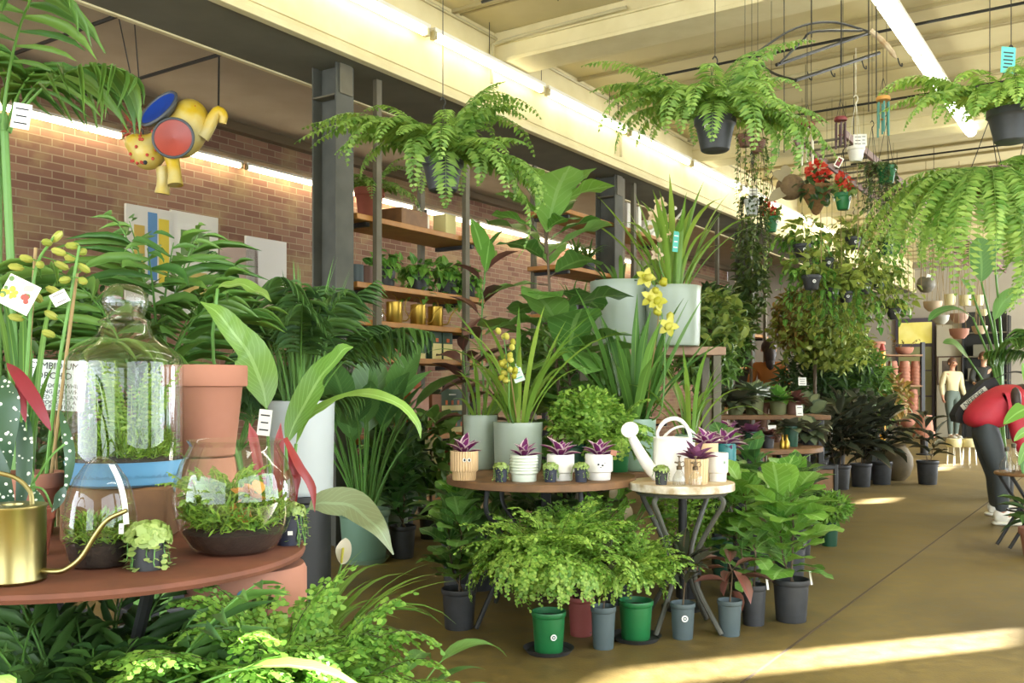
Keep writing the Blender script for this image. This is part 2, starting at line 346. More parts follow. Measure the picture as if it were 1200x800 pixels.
# right wall: shop front openings (daylight) and high windows (sun)
op = [(-1.5, 2.2, .35, 3.3), (2.7, 6.2, .35, 3.3), (8.26, 8.80, 2.0, 2.88), (9.4, 12.2, .5, 1.6), (15.0, 15.7, 3.0, 3.24), (19.2, 20.7, 3.1, 3.36)]
w = MB(); us = [UA]+[x for o in op for x in o[:2]]+[UB]
for i in range(0, len(us), 2): rbox(w, us[i], us[i+1], VR, VR+.15, 0, ZC)
for a, b_, z0, z1 in op: rbox(w, a, b_, VR, VR+.15, 0, z0); rbox(w, a, b_, VR, VR+.15, z1, ZC)
struct('wall_right', w, M['pale'])
for i, (a, b_, z0, z1) in enumerate(op):
    f = MB()
    for q in ((a, a+.04, z0, z1), (b_-.04, b_, z0, z1), (a, b_, z0, z0+.04), (a, b_, z1-.04, z1)): rbox(f, q[0], q[1], VR+.03, VR+.1, q[2], q[3])
    if b_-a > 2: rbox(f, (a+b_)/2-.03, (a+b_)/2+.03, VR+.03, VR+.1, z0, z1)
    struct('window_%d' % (i+1), f, M['steel'])
# ---- columns
def column(u, label):
    t = thing('steel_column', label, 'column', room(u, -4.5), PI/2-math.radians(33.8)-PI)
    s = MB(); s.box((0, 0, ZS/2), (.012, .2, ZS)); s.box((0, -.105, ZS/2), (.17, .014, ZS)); s.box((0, .105, ZS/2), (.17, .014, ZS)); part('shaft', s, M['steel'], t)
    s = MB(); s.box((0, -.12, ZS-.1), (.12, .012, .2)); s.box((0, .12, ZS-.1), (.12, .012, .2)); s.box((-.05, 0, ZS-.21), (.075, .2, .014)); s.box((.05, 0, ZS-.21), (.075, .2, .014)); part('bracket', s, M['steel_br'], t)
column(UC, 'dark steel column at left between palms and wooden shelving'); column(UC+CS, 'second steel column, behind the tall fiddle leaf fig'); column(UC+2*CS, 'third steel column, seen beyond the large grey pots')
# ---- lights
def lightrun(u0, u1, v, z, n, labelf, group, side=1, r=.022, m='tube', w=.06, gap=.05):
    Lt = (u1-u0)/n
    for i in range(n):
        t = thing('ceiling_light', labelf, 'light', room(u0+Lt*(i+.5), v, z), PI/2-math.radians(33.8)-PI, group)
        s = MB(); s.box((0, 0, .045), (Lt-gap, w, .03)); part('housing', s, M['white'], t)
        s = MB(); s.box((0, 0, 0), (Lt-gap-.06, r*2, r*2), b=r*.6); part('tube', s, M[m], t)
        for q in (1, -1): part('end_cap', MB().box((q*(Lt/2-gap/2-.015), 0, .012), (.03, .05, .07)), M['pipe'], t)
lightrun(.6, 17.4, -4.16, 3.53, 11, 'lit fluorescent batten in the row along the cream beam', 'fluorescent battens along the cream beam')
lightrun(1.2, 17.7, VL+.12, 3.56, 11, 'lit fluorescent batten in the row along the brick wall', 'fluorescent battens along the brick wall', m='tubeb')
lightrun(2.2, 10.3, -1.41, 3.58, 6, 'lit fluorescent batten in the row over the aisle at right', 'fluorescent battens over the aisle', r=.05, m='tubeg', w=.12, gap=.01)
lightrun(1.0, 19.6, 1.3, 3.58, 10, 'unseen batten in the row added to brighten the window side', 'added unseen battens near the windows', r=.05, m='tubeg', w=.12, gap=.01)  # row added out of view to brighten the room
# rods, conduits and wires under the ceiling
def rod(name, pts, r, m, label, cat, k=6): return solo(name, MB().tube(bez(pts, max(2, len(pts)*5 if len(pts) > 2 else 2)), r, k), m, label, cat)
rod('hanging_rail', [room(4., -4.9, 3.2), room(4., -6.5, 3.2)], .012, M['wire'], 'dark ceiling rail above the colourful elephant figure', 'rail')
rod('hanging_rail', [room(3.24, -4.9, 3.19), room(3.24, -8.5, 3.19)], .012, M['wire'], 'dark ceiling rail at the upper left, behind the palm crown', 'rail')
rod('hanging_rail', [room(2.1, -4.9, 3.19), room(2.1, -8.5, 3.19)], .012, M['wire'], 'dark ceiling rail at the far left edge, above the light row', 'rail')
rod('conduit', [room(UA+5, V1+.035, 3.8), room(12, V1+.035, 3.8)], .012, M['pipe'], 'painted conduit running along the top of the cream beam', 'conduit')
rod('conduit', [room(6.0, V1+.06, 3.42), room(6.0, V1+.06, 3.68), room(6.04, V1+.1, 3.74), room(6.05, V1+.5, 3.76), room(6.05, V1+1.2, 3.77)], .014, M['pipe'], 'bent conduit dropping from the ceiling onto the cream beam', 'conduit')
rod('conduit', [room(8.2, V1+.05, 3.3), room(8.2, V1+.05, 3.7), room(8.25, V1+.12, 3.78), room(8.25, V1+2.4, 3.8)], .014, M['pipe'], 'thin conduit with a bend, crossing the ceiling behind the black pot fern', 'conduit')
for k, (u, v1) in enumerate(((3.4, -1.0), (5.3, 0.5), (7.4, 1.5), (9.2, 2.2), (11.6, 2.2))):
    rod('ceiling_rod', [room(u, -4.1+k*.3, 3.72), room(u, v1, 3.72)], .011, M['wire'], 'dark rod under the cream ceiling, ' + ('nearest the camera', 'second from the camera', 'third from the camera', 'fourth from the camera', 'farthest from the camera')[k], 'rod')
for k, px in enumerate((373, 571, 632, 712, 722)):
    u, Y = rv(px, -4.16); p = room(u, -4.14, 3.6); q = room(u, -4.14, 3.84)
    rod('support_wire', [p, q], .003, M['wire'], 'thin wire holding up the fluorescent row on the beam, ' + ('leftmost', 'second from left', 'third from left', 'fourth from left', 'rightmost')[k] + ' of five', 'wire', 5)
# unseen fill lamps added on the solid right wall, with made-up frosted panes
for i, (u0, u1, z0, z1, e_) in enumerate(((9.4, 12.2, .5, 1.6, 0), (12.8, 14.3, .8, 2.9, 170), (15.6, 18.2, .8, 2.9, 270), (20.5, 22.2, .8, 2.9, 190))):
    if not e_: continue
    f = MB(); rbox(f, u0, u1, VR-.012, VR, z0, z1, m=1)
    for q in ((u0-.05, u0, z0-.05, z1+.05), (u1, u1+.05, z0-.05, z1+.05), (u0, u1, z0-.05, z0), (u0, u1, z1, z1+.05), ((u0+u1)/2-.02, (u0+u1)/2+.02, z0, z1)): rbox(f, q[0], q[1], VR-.05, VR, q[2], q[3])
    struct('window_%d' % (i+11), f, [M['steel'], M['white']])  # invented pane and frame behind the fill lamp, the wall has no opening
    al = bpy.data.lights.new('window_daylight', 'AREA'); al.shape = 'RECTANGLE'; al.size = u1-u0; al.size_y = z1-z0; al.energy = e_; al.color = (.93, .97, 1.)
    ao = link(bpy.data.objects.new('window_daylight', al)); ao.location = room((u0+u1)/2, VR-.06, (z0+z1)/2); ao.rotation_euler = Vector(-room(0, 1, 0)).to_track_quat('-Z', 'Z').to_euler()
# ---- world, sun, camera
wd = bpy.data.worlds.new('daylight'); SC.world = wd; wd.use_nodes = True
wd.node_tree.nodes['Background'].inputs[0].default_value = (.86, .93, 1., 1); wd.node_tree.nodes['Background'].inputs[1].default_value = 3.6
sun = bpy.data.lights.new('sun', 'SUN'); sun.energy = 42; sun.angle = math.radians(.8); sun.color = (1, .97, .88); so = link(bpy.data.objects.new('sun', sun))
alt = math.radians(22); dv = Vector((-.948*math.cos(alt), -.316*math.cos(alt), -math.sin(alt))); so.rotation_euler = dv.to_track_quat('-Z', 'Y').to_euler(); so.location = (10, 8, 8)
cam = bpy.data.cameras.new('camera'); cam.lens = 36*F/1200; cam.sensor_width = 36; cam.shift_y = (HZ-400)/1200; cam.clip_start = .02
co = link(bpy.data.objects.new('camera', cam)); co.location = (0, 0, H); co.rotation_euler = (PI/2, 0, 0); SC.camera = co
SC.view_settings.view_transform = 'Standard'; SC.view_settings.look = 'None'; SC.view_settings.gamma = 1; SC.view_settings.exposure = 1.2; SC.view_settings.use_curve_mapping = False
SC.cycles.max_bounces = 8; SC.cycles.diffuse_bounces = 4; SC.cycles.transparent_max_bounces = 16; SC.cycles.caustics_reflective = False; SC.cycles.caustics_refractive = False; SC.cycles.sample_clamp_indirect = 6
# ================================================================== plants
K = {}
K['fern'] = leafmat('fern_leaf', '549038', '94c65c', .5, .45); K['fernl'] = leafmat('light_fern_leaf', '62a03a', 'a2d060', .5, .45)
K['maiden'] = leafmat('maidenhair_leaf', '5ca034', 'a8d860', .5, .4); K['maidend'] = leafmat('deep_maidenhair_leaf', '4c9232', '8cc652', .5, .35)
K['palm'] = leafmat('palm_leaf', '3a7a32', '6fa848', .42, .3, rib='7aa858', ribw=.05); K['palmd'] = leafmat('dark_palm_leaf', '2a5c30', '528c3e', .45, .25)
K['palml'] = leafmat('light_palm_leaf', '4f8f36', '86b750', .45, .35, rib='a0c070', ribw=.05)
K['fiddle'] = leafmat('fiddle_leaf', '3a7a36', '74b04e', .32, .25, rib='93b870', ribw=.05, stripes=7); K['fiddlel'] = leafmat('bright_fiddle_leaf', '4c9434', '85c04c', .35, .3, rib='a8cf80', ribw=.05, stripes=7)
K['rubber'] = leafmat('rubber_leaf', '22382c', '3f5640', .25, .1, rib='6c5a4a', ribw=.05, back='454a3c'); K['rubberb'] = leafmat('burgundy_rubber_leaf', '43362f', '6b5040', .3, .12, rib='8a4a42', ribw=.06)
K['strap'] = leafmat('strap_leaf', '3f7e38', '70aa4a', .38, .35, rib='8dbb5a', ribw=.05); K['strapl'] = leafmat('light_strap_leaf', '5f9c38', '97c450', .38, .4)
K['peace'] = leafmat('broad_leaf', '3a7a3e', '64a452', .33, .25, rib='7fae62', ribw=.05, stripes=13); K['peacel'] = leafmat('bright_broad_leaf', '52963a', '83bb50', .36, .4, rib='a4cc78', ribw=.05, stripes=16)
K['grey'] = leafmat('grey_green_leaf', '64845c', '88a478', .4, .25, rib='9cb48c', ribw=.05, stripes=14)
K['vine'] = leafmat('vine_leaf', '3f7431', '8aa94c', .4, .3); K['vined'] = leafmat('dark_vine_leaf', '2c5628', '5c7f38', .45, .25); K['pothos'] = leafmat('pothos_leaf', '3f8a34', '7fc04a', .33, .3, rib='9ccc70', ribw=.05)
K['bush'] = leafmat('bush_leaf', '3a6f2e', '6aa243', .45, .3); K['bushd'] = leafmat('dark_bush_leaf', '24502a', '4a7c38', .45, .2); K['olive'] = leafmat('autumn_vine_leaf', '566f2c', 'a08a44', .5, .3)
K['begonia'] = leafmat('spotted_begonia_leaf', '1e4a34', '2f6240', .35, .12, back='7c2430', spots=('d8e0d0', 75, .26)); K['red'] = leafmat('red_leaf', '6e1f22', '8f3a34', .35, .2)
K['purple'] = leafmat('purple_rosette_leaf', '6c2468', '9a4a98', .4, .3, edge='dcc4c8'); K['purpled'] = leafmat('dusky_purple_leaf', '6a4468', '9a6a8c', .42, .25); K['calathea'] = leafmat('striped_calathea_leaf', '34583a', '6a8a5a', .4, .2, rib='a9bd92', ribw=.1, stripes=8, back='66785a')
K['turtle'] = leafmat('round_succulent_leaf', '7ba848', 'b5d880', .42, .3); K['moss'] = leafmat('moss', '4f8a24', '8cc03a', .7, .3); K['yellow'] = leafmat('yellow_petal', 'b4c02c', 'd8e06a', .45, .35); K['cream'] = leafmat('cream_petal', 'd8cc98', 'ece4c4', .5, .35); K['bud'] = leafmat('green_bud', '8aa840', 'b4c45c', .45, .25)
K['stem'] = mat('green_stem', '5c8a3c', .5); K['stemd'] = mat('brown_stem', '5a4a34', .7); K['stake'] = mat('bamboo_stake', 'a48a5c', .6); K['wiry'] = mat('wiry_stem', '3a2c1c', .6)
K['variegated'] = leafmat('silver_begonia_leaf', '3f5f3c', '8fa67c', .4, .2, edge='4a5a40', back='5f5f4c'); K['orange'] = leafmat('red_bract', 'c83c2c', 'e0684c', .45, .3)
T = {'lance': leaf_tpl(4, 'lance', .2, .3), 'lance3': leaf_tpl(3, 'lance', .2, .3), 'palm': leaf_tpl(5, 'blade', .3, .55), 'oval': leaf_tpl(5, 'oval', .22, .35), 'ovalw': leaf_tpl(7, 'oval', .2, .4, .12), 'obov': leaf_tpl(9, 'obov', .15, .38, .12, 2.3),
     'heart': leaf_tpl(5, 'heart', .18, .5), 'strap': leaf_tpl(5, 'strap', .3, .5), 'blade': leaf_tpl(6, 'blade', .3, .3)}
UPV = np.array([0, 0, 1.])
def frond(mb, path, nn, n, plen, pw, tpl, ang=.5, t0=.12, shape='fern', droop=.15, r=.0025, m=0, ms=None, jit=.15):
    ts = np.linspace(t0, .985, n); pos = samp(path, ts); tan = nrm(samp(np.gradient(path, axis=0), ts)); no = nrm(samp(nn, ts)); sd = nrm(np.cross(tan, no))
    q = (ts-t0)/(1-t0)
    l = {'fern': np.clip(q*7+.45, 0, 1)*(1-q**2.2)**.75+.06, 'palm': np.sin(PI*(q*.82+.14))**.6, 'flat': .75+.25*np.sin(PI*q), 'pinna': (1-q)**.8+.08}[shape]
    for sg in (1, -1):
        a = ang+U(-jit, jit, n); d = sd*sg*np.cos(a)[:, None]+tan*np.sin(a)[:, None]+no*U(-.12, .18, n)[:, None]-UPV*droop
        mb.place(tpl, frames(d, no+U(-.2, .2, (n, 3)), pw*(.6+.4*l)*U(.85, 1.15, n), plen*l*U(.88, 1.1, n)), pos+tan*(.3*plen/n*sg), m)
    mb.tube(path, np.linspace(r, r*.3, len(path)), 4, m if ms is None else ms, False)
def fern_mb(n=60, L=.55, plen=.06, pw=.016, base=(0, 0, 0), e=(.1, 1.3), bend=(1.2, 2.6), npin=26, az=(0, 2*PI), tpl='lance3', rb=.05, p=1.4):
    mb = MB()
    for i in range(n):
        a = U(*az) if az[1]-az[0] < 6 else i*2.39996+U(-.3, .3); e0 = e[0]+(e[1]-e[0])*((i*.618) % 1); l = L*U(.7, 1.12); pts, nn = arch(a, e0, U(*bend), l, 12, p*U(.75, 1.5))
        o = np.array(base)+np.array([math.cos(a), math.sin(a), 0])*rb*U(.2, 1); frond(mb, pts+o, nn, npin, plen*U(.85, 1.1), pw, T[tpl], .25, .1, 'fern', .12)
    return mb
def palm_mb(n=9, L=1., plen=.3, pw=.028, base=(0, 0, 0), e=(.8, 1.4), bend=(.9, 1.8), npin=18, stem=.35, az=None, tpl='palm', rb=.03, ang=.6, droop=.25):
    mb = MB()
    for i in range(n):
        a = i*2.39996+U(-.4, .4) if az is None else az[i % len(az)]+U(-.2, .2); pts, nn = arch(a, U(*e), U(*bend), L*U(.75, 1.12), 14, 1.6)
        frond(mb, pts+np.array(base)+np.array([math.cos(a), math.sin(a), 0])*rb, nn, npin, plen, pw, T[tpl], ang, stem, 'palm', droop, .006, 0, 1)
    return mb
def strap_mb(n=22, L=.6, w=.013, base=(0, 0, 0), e=(.7, 1.5), bend=(.3, 1.6), rb=.05, prof='strap', p=1.8, fold=.35, seg=12, az=None):
    mb = MB(); t = np.linspace(0, 1, seg)
    for i in range(n):
        a = i*2.39996+U(-.3, .3) if az is None else U(*az); pts, nn = arch(a, U(*e), U(*bend), L*U(.65, 1.15), seg, p)
        mb.ribbon(pts+np.array(base)+np.array([math.cos(a), math.sin(a), 0])*rb*U(.1, 1), np.maximum(PROF[prof](t), .04)*w*U(.8, 1.15), nn, fold)
    return mb
def broad_mb(n=12, Lp=.3, Lb=.3, w=.06, base=(0, 0, 0), e=(.9, 1.45), bend=(.5, 1.7), rb=.03, fold=.2, az=None, wave=0., pr=.004):
    mb = MB(); k = 20
    for i in range(n):
        a = i*2.39996+U(-.4, .4) if az is None else az[i % len(az)]+U(-.25, .25); s = U(.7, 1.15); L = (Lp+Lb)*s; pts, nn = arch(a, U(*e), U(*bend), L, k, 1.9)
        pts = pts+np.array(base)+np.array([math.cos(a), math.sin(a), 0])*rb; j = int(k*Lp/(Lp+Lb)); t = np.linspace(0, 1, k-j)
        ww = np.maximum(PROF['lance'](t), .05)*w*s; nb = nn[j:]+U(-.25, .25, 3)
        mb.ribbon(pts[j:]+UPV*(np.sin(t*9+i)*wave*s)[:, None], ww, nb, fold); mb.tube(pts[:j+2], np.linspace(pr, pr*.5, j+2), 5, 1, False)
    return mb
def stemleaf_mb(paths, n, L, w, tpl, e=(.1, .8), t0=.15, base=(0, 0, 0), r=.008, grow=None, topup=.6):
    mb = MB()
    for p in paths:
        p = bez(p, 12)+np.array(base); mb.tube(p, np.linspace(r, r*.5, len(p)), 6, 1, False); ts = np.linspace(t0, 1, n)
        pos = samp(p, ts); az = np.arange(n)*2.39996+U(0, 6); el = U(e[0], e[1], n)+topup*ts**3
        d = np.stack([np.cos(az)*np.cos(el), np.sin(az)*np.cos(el), np.sin(el)], 1); s = U(.75, 1.1, n)*(np.ones(n) if grow is None else np.interp(ts, [0, 1], grow))
        nh = UPV+np.stack([np.cos(az), np.sin(az), np.zeros(n)], 1)*-.2+U(-.25, .25, (n, 3)); pe = .14*L
        for q in range(n): mb.tube([pos[q], pos[q]+d[q]*pe*1.1], [r*.35, r*.25], 4, 1, False)
        mb.place(T[tpl] if isinstance(tpl, str) else tpl, frames(d, nh, w*s, L*s), pos+d*pe)
    return mb
K['vineb'] = leafmat('bright_vine_leaf', '5f8a34', 'a8c258', .4, .35)
def maiden_mb(n=55, L=.36, base=(0, 0, 0), leaf=.016, e=(.35, 1.45), bend=(1., 2.4), nb=13, nl=8, blen=.09, az=None, rb=.03, p=1.4):
    mb = MB()
    for i in range(n):
        a = i*2.39996+U(-.3, .3) if az is None else U(*az); pts, nn = arch(a, U(*e), U(*bend), L*U(.6, 1.15), 12, p); pts = pts+np.array(base)+U(-rb, rb, 3)*np.array([1, 1, 0])
        ts = np.linspace(.22, 1, nb); pos = samp(pts, ts); tan = nrm(samp(np.gradient(pts, axis=0), ts)); no = nrm(samp(nn, ts)); sd = np.cross(tan, no)
        mb.tube(pts, np.linspace(.0014, .0006, 12), 3, 1, False)
        for j in range(nb):
            for sg in ((1, -1) if j < nb-1 else (0,)):
                d = nrm(sd[j]*sg*U(.6, 1)+tan[j]*U(.5, 1)+U(-.2, .2, 3)); bl = blen*U(.6, 1.1)*(1-.45*ts[j]); q = np.linspace(.12, 1, nl)
                pp = pos[j]+d*bl*q[:, None]-UPV*(bl*.35*q**2)[:, None]; s2 = np.where(np.arange(nl) % 2, 1, -1)[:, None]; x = nrm(np.cross(d, no[j]))
                dd = x*s2*.9+d*.5-UPV*.35+U(-.35, .35, (nl, 3)); s = leaf*U(.75, 1.25, nl)
                mb.place(FANL, frames(dd, no[j]+U(-.45, .45, (nl, 3)), s, s), pp)
    return mb
def bush_mb(n, c, rad, L, w, tpl='lance', shell=.55, up=.3, out=1., rnd=.6, dn=0.):
    d = nrm(RNG.normal(size=(n, 3))); rr = (U(shell**3, 1, n))**(1/3); pos = np.array(c)+d*rr[:, None]*np.array(rad)
    dr = d*out+UPV*(up-dn)+RNG.normal(size=(n, 3))*rnd; s = U(.65, 1.2, n); mb = MB()
    mb.place(T[tpl] if isinstance(tpl, str) else tpl, frames(dr, d*.6+UPV*.8+RNG.normal(size=(n, 3))*.3, w*s, L*s), pos); return mb
def trail_mb(strands, L, nl, leaf, w, tpl='heart', base=(0, 0, 0), rb=.05, out=.08, wob=.03, mb=None, up=.06, front=True):
    mb = mb or MB()
    for i in range(strands):
        a = i*2.39996+U(-.4, .4); a = -a if not front and math.sin(a) < -.35 else a; l = L*U(.4, 1.1); k = 14; t = np.linspace(0, 1, k); c, s_ = math.cos(a), math.sin(a)
        rr = rb*U(.2, .9)+out*U(.5, 1.2)*np.sqrt(t); z = up*np.sin(np.minimum(t*3, PI))*U(.4, 1)-l*np.clip(t-.12, 0, 1)**1.3
        pts = np.stack([c*rr, s_*rr, z], 1)+np.cumsum(U(-wob, wob, (k, 3)), 0)*.35*np.array([1, 1, .2])+np.array(base)
        mb.tube(pts, .0014, 3, 1, False); ts = np.linspace(.05, 1, max(3, int(nl*l/L))); pos = samp(pts, ts); m = len(ts); az = a+U(-1.3, 1.3, m)
        d = np.stack([np.cos(az), np.sin(az), U(-.9, .4, m)], 1); s = U(.6, 1.15, m)
        mb.place(T[tpl] if isinstance(tpl, str) else tpl, frames(d, UPV+np.stack([np.cos(az), np.sin(az), np.zeros(m)], 1)*.9, w*s, leaf*s), pos)
    return mb
def turtle_mb(r, h, leaf=.011, n=190, strands=16, L=.07):
    d = nrm(RNG.normal(size=(n, 3))); d[:, 2] = np.abs(d[:, 2]); mb = MB(); s = leaf*U(.7, 1.25, n)
    mb.place(DISC, frames(np.cross(d, RNG.normal(size=(n, 3))), d+U(-.3, .3, (n, 3)), s, s), d*np.array([r*1.15, r*1.15, r*.75])+np.array([0, 0, h]))
    return trail_mb(strands, L, 11, leaf, leaf, DISC, (0, 0, h), r, r*.45, .006, mb, r*.3)
def rosette_mb(n, L, w, base=(0, 0, 0), tpl='blade', e=(.3, 1.3)):
    mb = MB(); az = np.arange(n)*2.39996; el = np.linspace(e[0], e[1], n); d = np.stack([np.cos(az)*np.cos(el), np.sin(az)*np.cos(el), np.sin(el)], 1); s = U(.75, 1.1, n)
    mb.place(T[tpl], frames(d, UPV*.9-np.stack([np.cos(az), np.sin(az), np.zeros(n)], 1)*.6, w*s, L*s), np.tile(base, (n, 1))+d*np.array([.006, .006, 0])); return mb
def foliage(parent, mb, k, k2='stem', name='foliage', label=None): return part(name, mb, [K[k], K[k2]], parent, label, False)
# ---- pots
Q = {}
Q['blackpl'] = mat('black_plastic', '2e3031', .55, c2='3a3c3e', scale=20); Q['greenpl'] = mat('green_plastic', '1f6b38', .4); Q['greypl'] = mat('slate_grey_plastic', '4c5a5c', .55); Q['dgreen'] = mat('dark_green_plastic', '1f4a34', .45)
Q['terra'] = mat('terracotta', 'a8745e', .8, c2='996650', scale=6, bump=.1); Q['terrad'] = mat('dark_terracotta', '8a4632', .75, c2='9a543c', scale=8); Q['redpl'] = mat('maroon_plastic', '8a4640', .55)
Q['grey'] = mat('grey_green_glaze', '9aa694', .35, c2='8b9888', scale=4); Q['grey2'] = mat('pale_grey_ceramic', 'b9c1c0', .4); Q['whitec'] = mat('white_ceramic', 'e4e2da', .3); Q['mint'] = mat('pale_mint_ceramic', 'd3dccb', .3)
Q['tan'] = mat('tan_ribbed_ceramic', 'd2b386', .55); Q['soil'] = mat('potting_soil', '33271c', .95, c2='1f1710', scale=60, bump=.6); Q['blueg'] = mat('teal_glaze', '3f8d88', .25, c2='2a6270', scale=9); Q['sage'] = mat('sage_green_glaze', '8ba58e', .4, c2='7b967f', scale=5); Q['brownpot'] = mat('brown_pot', '6a4a3a', .6); Q['olivepot'] = mat('olive_pot', '70744a', .6)
def pot_prof(r, h, kind):
    if kind == 'terra': o = [(r*.66, 0), (r*.7, .004), (r*.88, h*.76), (r*.89, h*.765), (r*.985, h*.77), (r, h*.79), (r, h*.985), (r*.98, h)]; ri = .9
    elif kind == 'nursery': o = [(r*.78, 0), (r*.8, .004), (r*.93, h*.86), (r*.95, h*.865), (r, h*.9), (r*1.0, h*.985), (r*.99, h)]; ri = .93
    elif kind == 'cyl': o = [(r*.88, 0), (r*.93, .006), (r*.95, .02), (r*.99, h*.9), (r, h*.99), (r*.99, h)]; ri = .93
    elif kind == 'foot': o = [(r*.8, 0), (r*.84, .004), (r*.86, h*.28), (r*.99, h*.33), (r, h*.36), (r, h*.98), (r*.985, h)]; ri = .92
    elif kind == 'ribbed':
        o = [(r*.86, 0), (r*.88, .003), (r*.89, h*.25)]
        for i in range(6): z = h*(.28+.115*i); o += [(r*.94, z), (r, z+h*.045), (r*.96, z+h*.1)]
        o += [(r*.98, h)]; ri = .88
    elif kind == 'bowl': o = [(r*.3, 0), (r*.55, h*.06), (r*.85, h*.35), (r*.98, h*.7), (r, h*.97), (r*.98, h)]; ri = .92
    elif kind == 'hang': o = [(r*.6, 0), (r*.68, .006), (r*.9, h*.7), (r*.93, h*.76), (r, h*.8), (r, h)]; ri = .93
    else: o = [(r*.9, 0), (r, .003), (r, h)]; ri = .95
    return [(0, 0)]+o+[(r*ri, h), (r*ri*.97, h*.84)], r*ri*.97
def pot(parent, r, h, m, kind='nursery', soil=True, z0=0., k=26, name='pot', lab=None, flute=0):
    pr, rs = pot_prof(r, h, kind); mb = MB(); mb.lathe(pr, k, (0, 0, z0))
    if flute:
        v = mb.V[0]; a = np.arctan2(v[:, 1], v[:, 0]); v[:, :2] *= (1+.03*np.sign(np.sin(a*flute)))[:, None]
    o = part(name, mb, Q[m] if isinstance(m, str) else m, parent, lab)
    if soil: part('soil', MB().lathe([(0, h*.86), (rs*.6, h*.87), (rs*1.01, h*.845)], k, (0, 0, z0)), Q['soil'], o)
    return o
def saucer(parent, r, m='blackpl', h=.018): return part('saucer', MB().lathe([(0, 0), (r*.85, 0), (r, h), (r*1.01, h), (r*.97, h-.002), (r*.84, .005), (0, .005)], 28), Q[m], parent)
TAGW = mat('white_card', 'e6e6dd', .6); TAGB = mat('ink', '23262a', .7); TAGT = mat('teal_card', '4fae9c', .6); TAGG = mat('tag_green', '3f7a4c', .6)
def tagp(parent, pos, w, h, yaw=0., tilt=0., roll=0., name='price_tag', lines=3, mats=None, lab=None):
    R = np.array((Matrix.Rotation(yaw, 3, 'Z') @ Matrix.Rotation(tilt, 3, 'X') @ Matrix.Rotation(roll, 3, 'Y'))); mb = MB(); mb.box(pos, (w, .0012, h), b=.0003, R=R)
    for i in range(lines):
        ww = w*(.7-.12*(i % 2)); z = h*(.28-.56*i/max(1, lines-1)) if lines > 1 else 0; mb.box(np.array(pos)+R@np.array([0, -.0011, z]), (ww, .0008, h*.055), b=.0002, m=1, R=R)
    return part(name, mb, mats or [TAGW, TAGB], parent, lab)
def sticker(parent, r, z, rs, az=-PI/2, m=None):
    d = np.array([math.cos(az), math.sin(az), 0]); x = np.array([-d[1], d[0], 0]); mb = MB(); an = np.arange(16)*PI/8
    ring = lambda q, l: d*(r+l)+UPV*z+x*(np.cos(an)*q)[:, None]+UPV*(np.sin(an)*q)[:, None]
    mb.add(ring(rs, .002), np.array([np.arange(16)])); mb.add(ring(rs*.6, .003), np.array([np.arange(16)]), None, 1); mb.add(d*(r+.0035)+UPV*z+x*(np.cos(an)*rs*.35)[:, None]+UPV*(np.sin(an)*rs*.2)[:, None], np.array([np.arange(16)]))
    return part('sticker', mb, m or [TAGW, Q['greypl']], parent)
# ================================================================== left foreground table and its things
TX, TY, TZ = -.90, 2.04, .70
M['rust'] = mat('rusty_tabletop', '7a4630', .7, c2='56301f', scale=9, bump=.15); M['brass'] = mat('brushed_brass', '948a5c', .32, metal=1.); M['wood'] = mat('stained_wood', '8a643c', .6, c2='6a4a2a', scale=12); M['stump'] = mat('brown_wooden_block', '7a5632', .7, c2='5c4024', scale=14)
M['glass'] = glassmat('clear_glass'); M['bluedish'] = mat('blue_glaze', '5d8fb0', .35, c2='4f7f9e', scale=5)
def rel(t, pts): return np.array([p for p in pts])-np.array(t.location)
def bigleaf(mb, pts, w, nh, prof='lance', fold=.15, k=14, m=0, wave=0.):
    p = bez(pts, k); t = np.linspace(0, 1, k); mb.ribbon(p+UPV*(np.sin(t*17)*wave)[:, None], np.maximum(PROF[prof](t), .04)*w, np.asarray(nh, float), fold, m); return mb
t = thing('round_table', 'rust brown round metal table at the lower left holding terrariums', 'table', (TX, TY, 0))
part('tabletop', MB().lathe([(0, TZ-.012), (.43, TZ-.012), (.434, TZ-.018), (.44, TZ-.018), (.443, TZ-.01), (.44, TZ-.002), (.43, TZ), (0, TZ)], 72), M['rust'], t)
for a in (-2.2, -.9, .6, 2.3):
    part('leg', MB().tube(bez([(math.cos(a)*.36, math.sin(a)*.36, TZ-.02), (math.cos(a)*.22, math.sin(a)*.22, .45), (math.cos(a)*.2, math.sin(a)*.2, .25), (math.cos(a)*.38, math.sin(a)*.38, .01)], 14), .013, 8), M['black'], t)
part('brace_ring', MB().tube([(math.cos(a)*.205, math.sin(a)*.205, .33) for a in np.linspace(0, 2*PI, 33)], .008, 6), M['black'], t)
# brass watering can
t = thing('watering_can', 'brass watering can with a thin curved spout, on the rust table', 'watering can', (-.905, 1.71, TZ))
part('body', MB().lathe([(0, .001), (.052, 0), (.055, .002), (.0565, .006), (.055, .01), (.055, .132), (.057, .135), (.057, .139), (.053, .14), (.02, .14), (.018, .132)], 40), M['brass'], t)
part('spout', MB().tube(bez([(.05, 0, .02), (.08, -.005, .019), (.1, -.005, .024), (.125, 0, .045), (.15, 0, .085), (.172, 0, .112), (.2, 0, .126), (.207, 0, .129)], 30), np.linspace(.0055, .0042, 30), 10), M['brass'], t)
part('handle', MB().tube(bez([(.035, 0, .14), (.03, 0, .165), (0, 0, .19), (-.05, 0, .195), (-.095, 0, .16), (-.1, 0, .09), (-.056, 0, .04)], 28), .0042, 8), M['brass'], t)
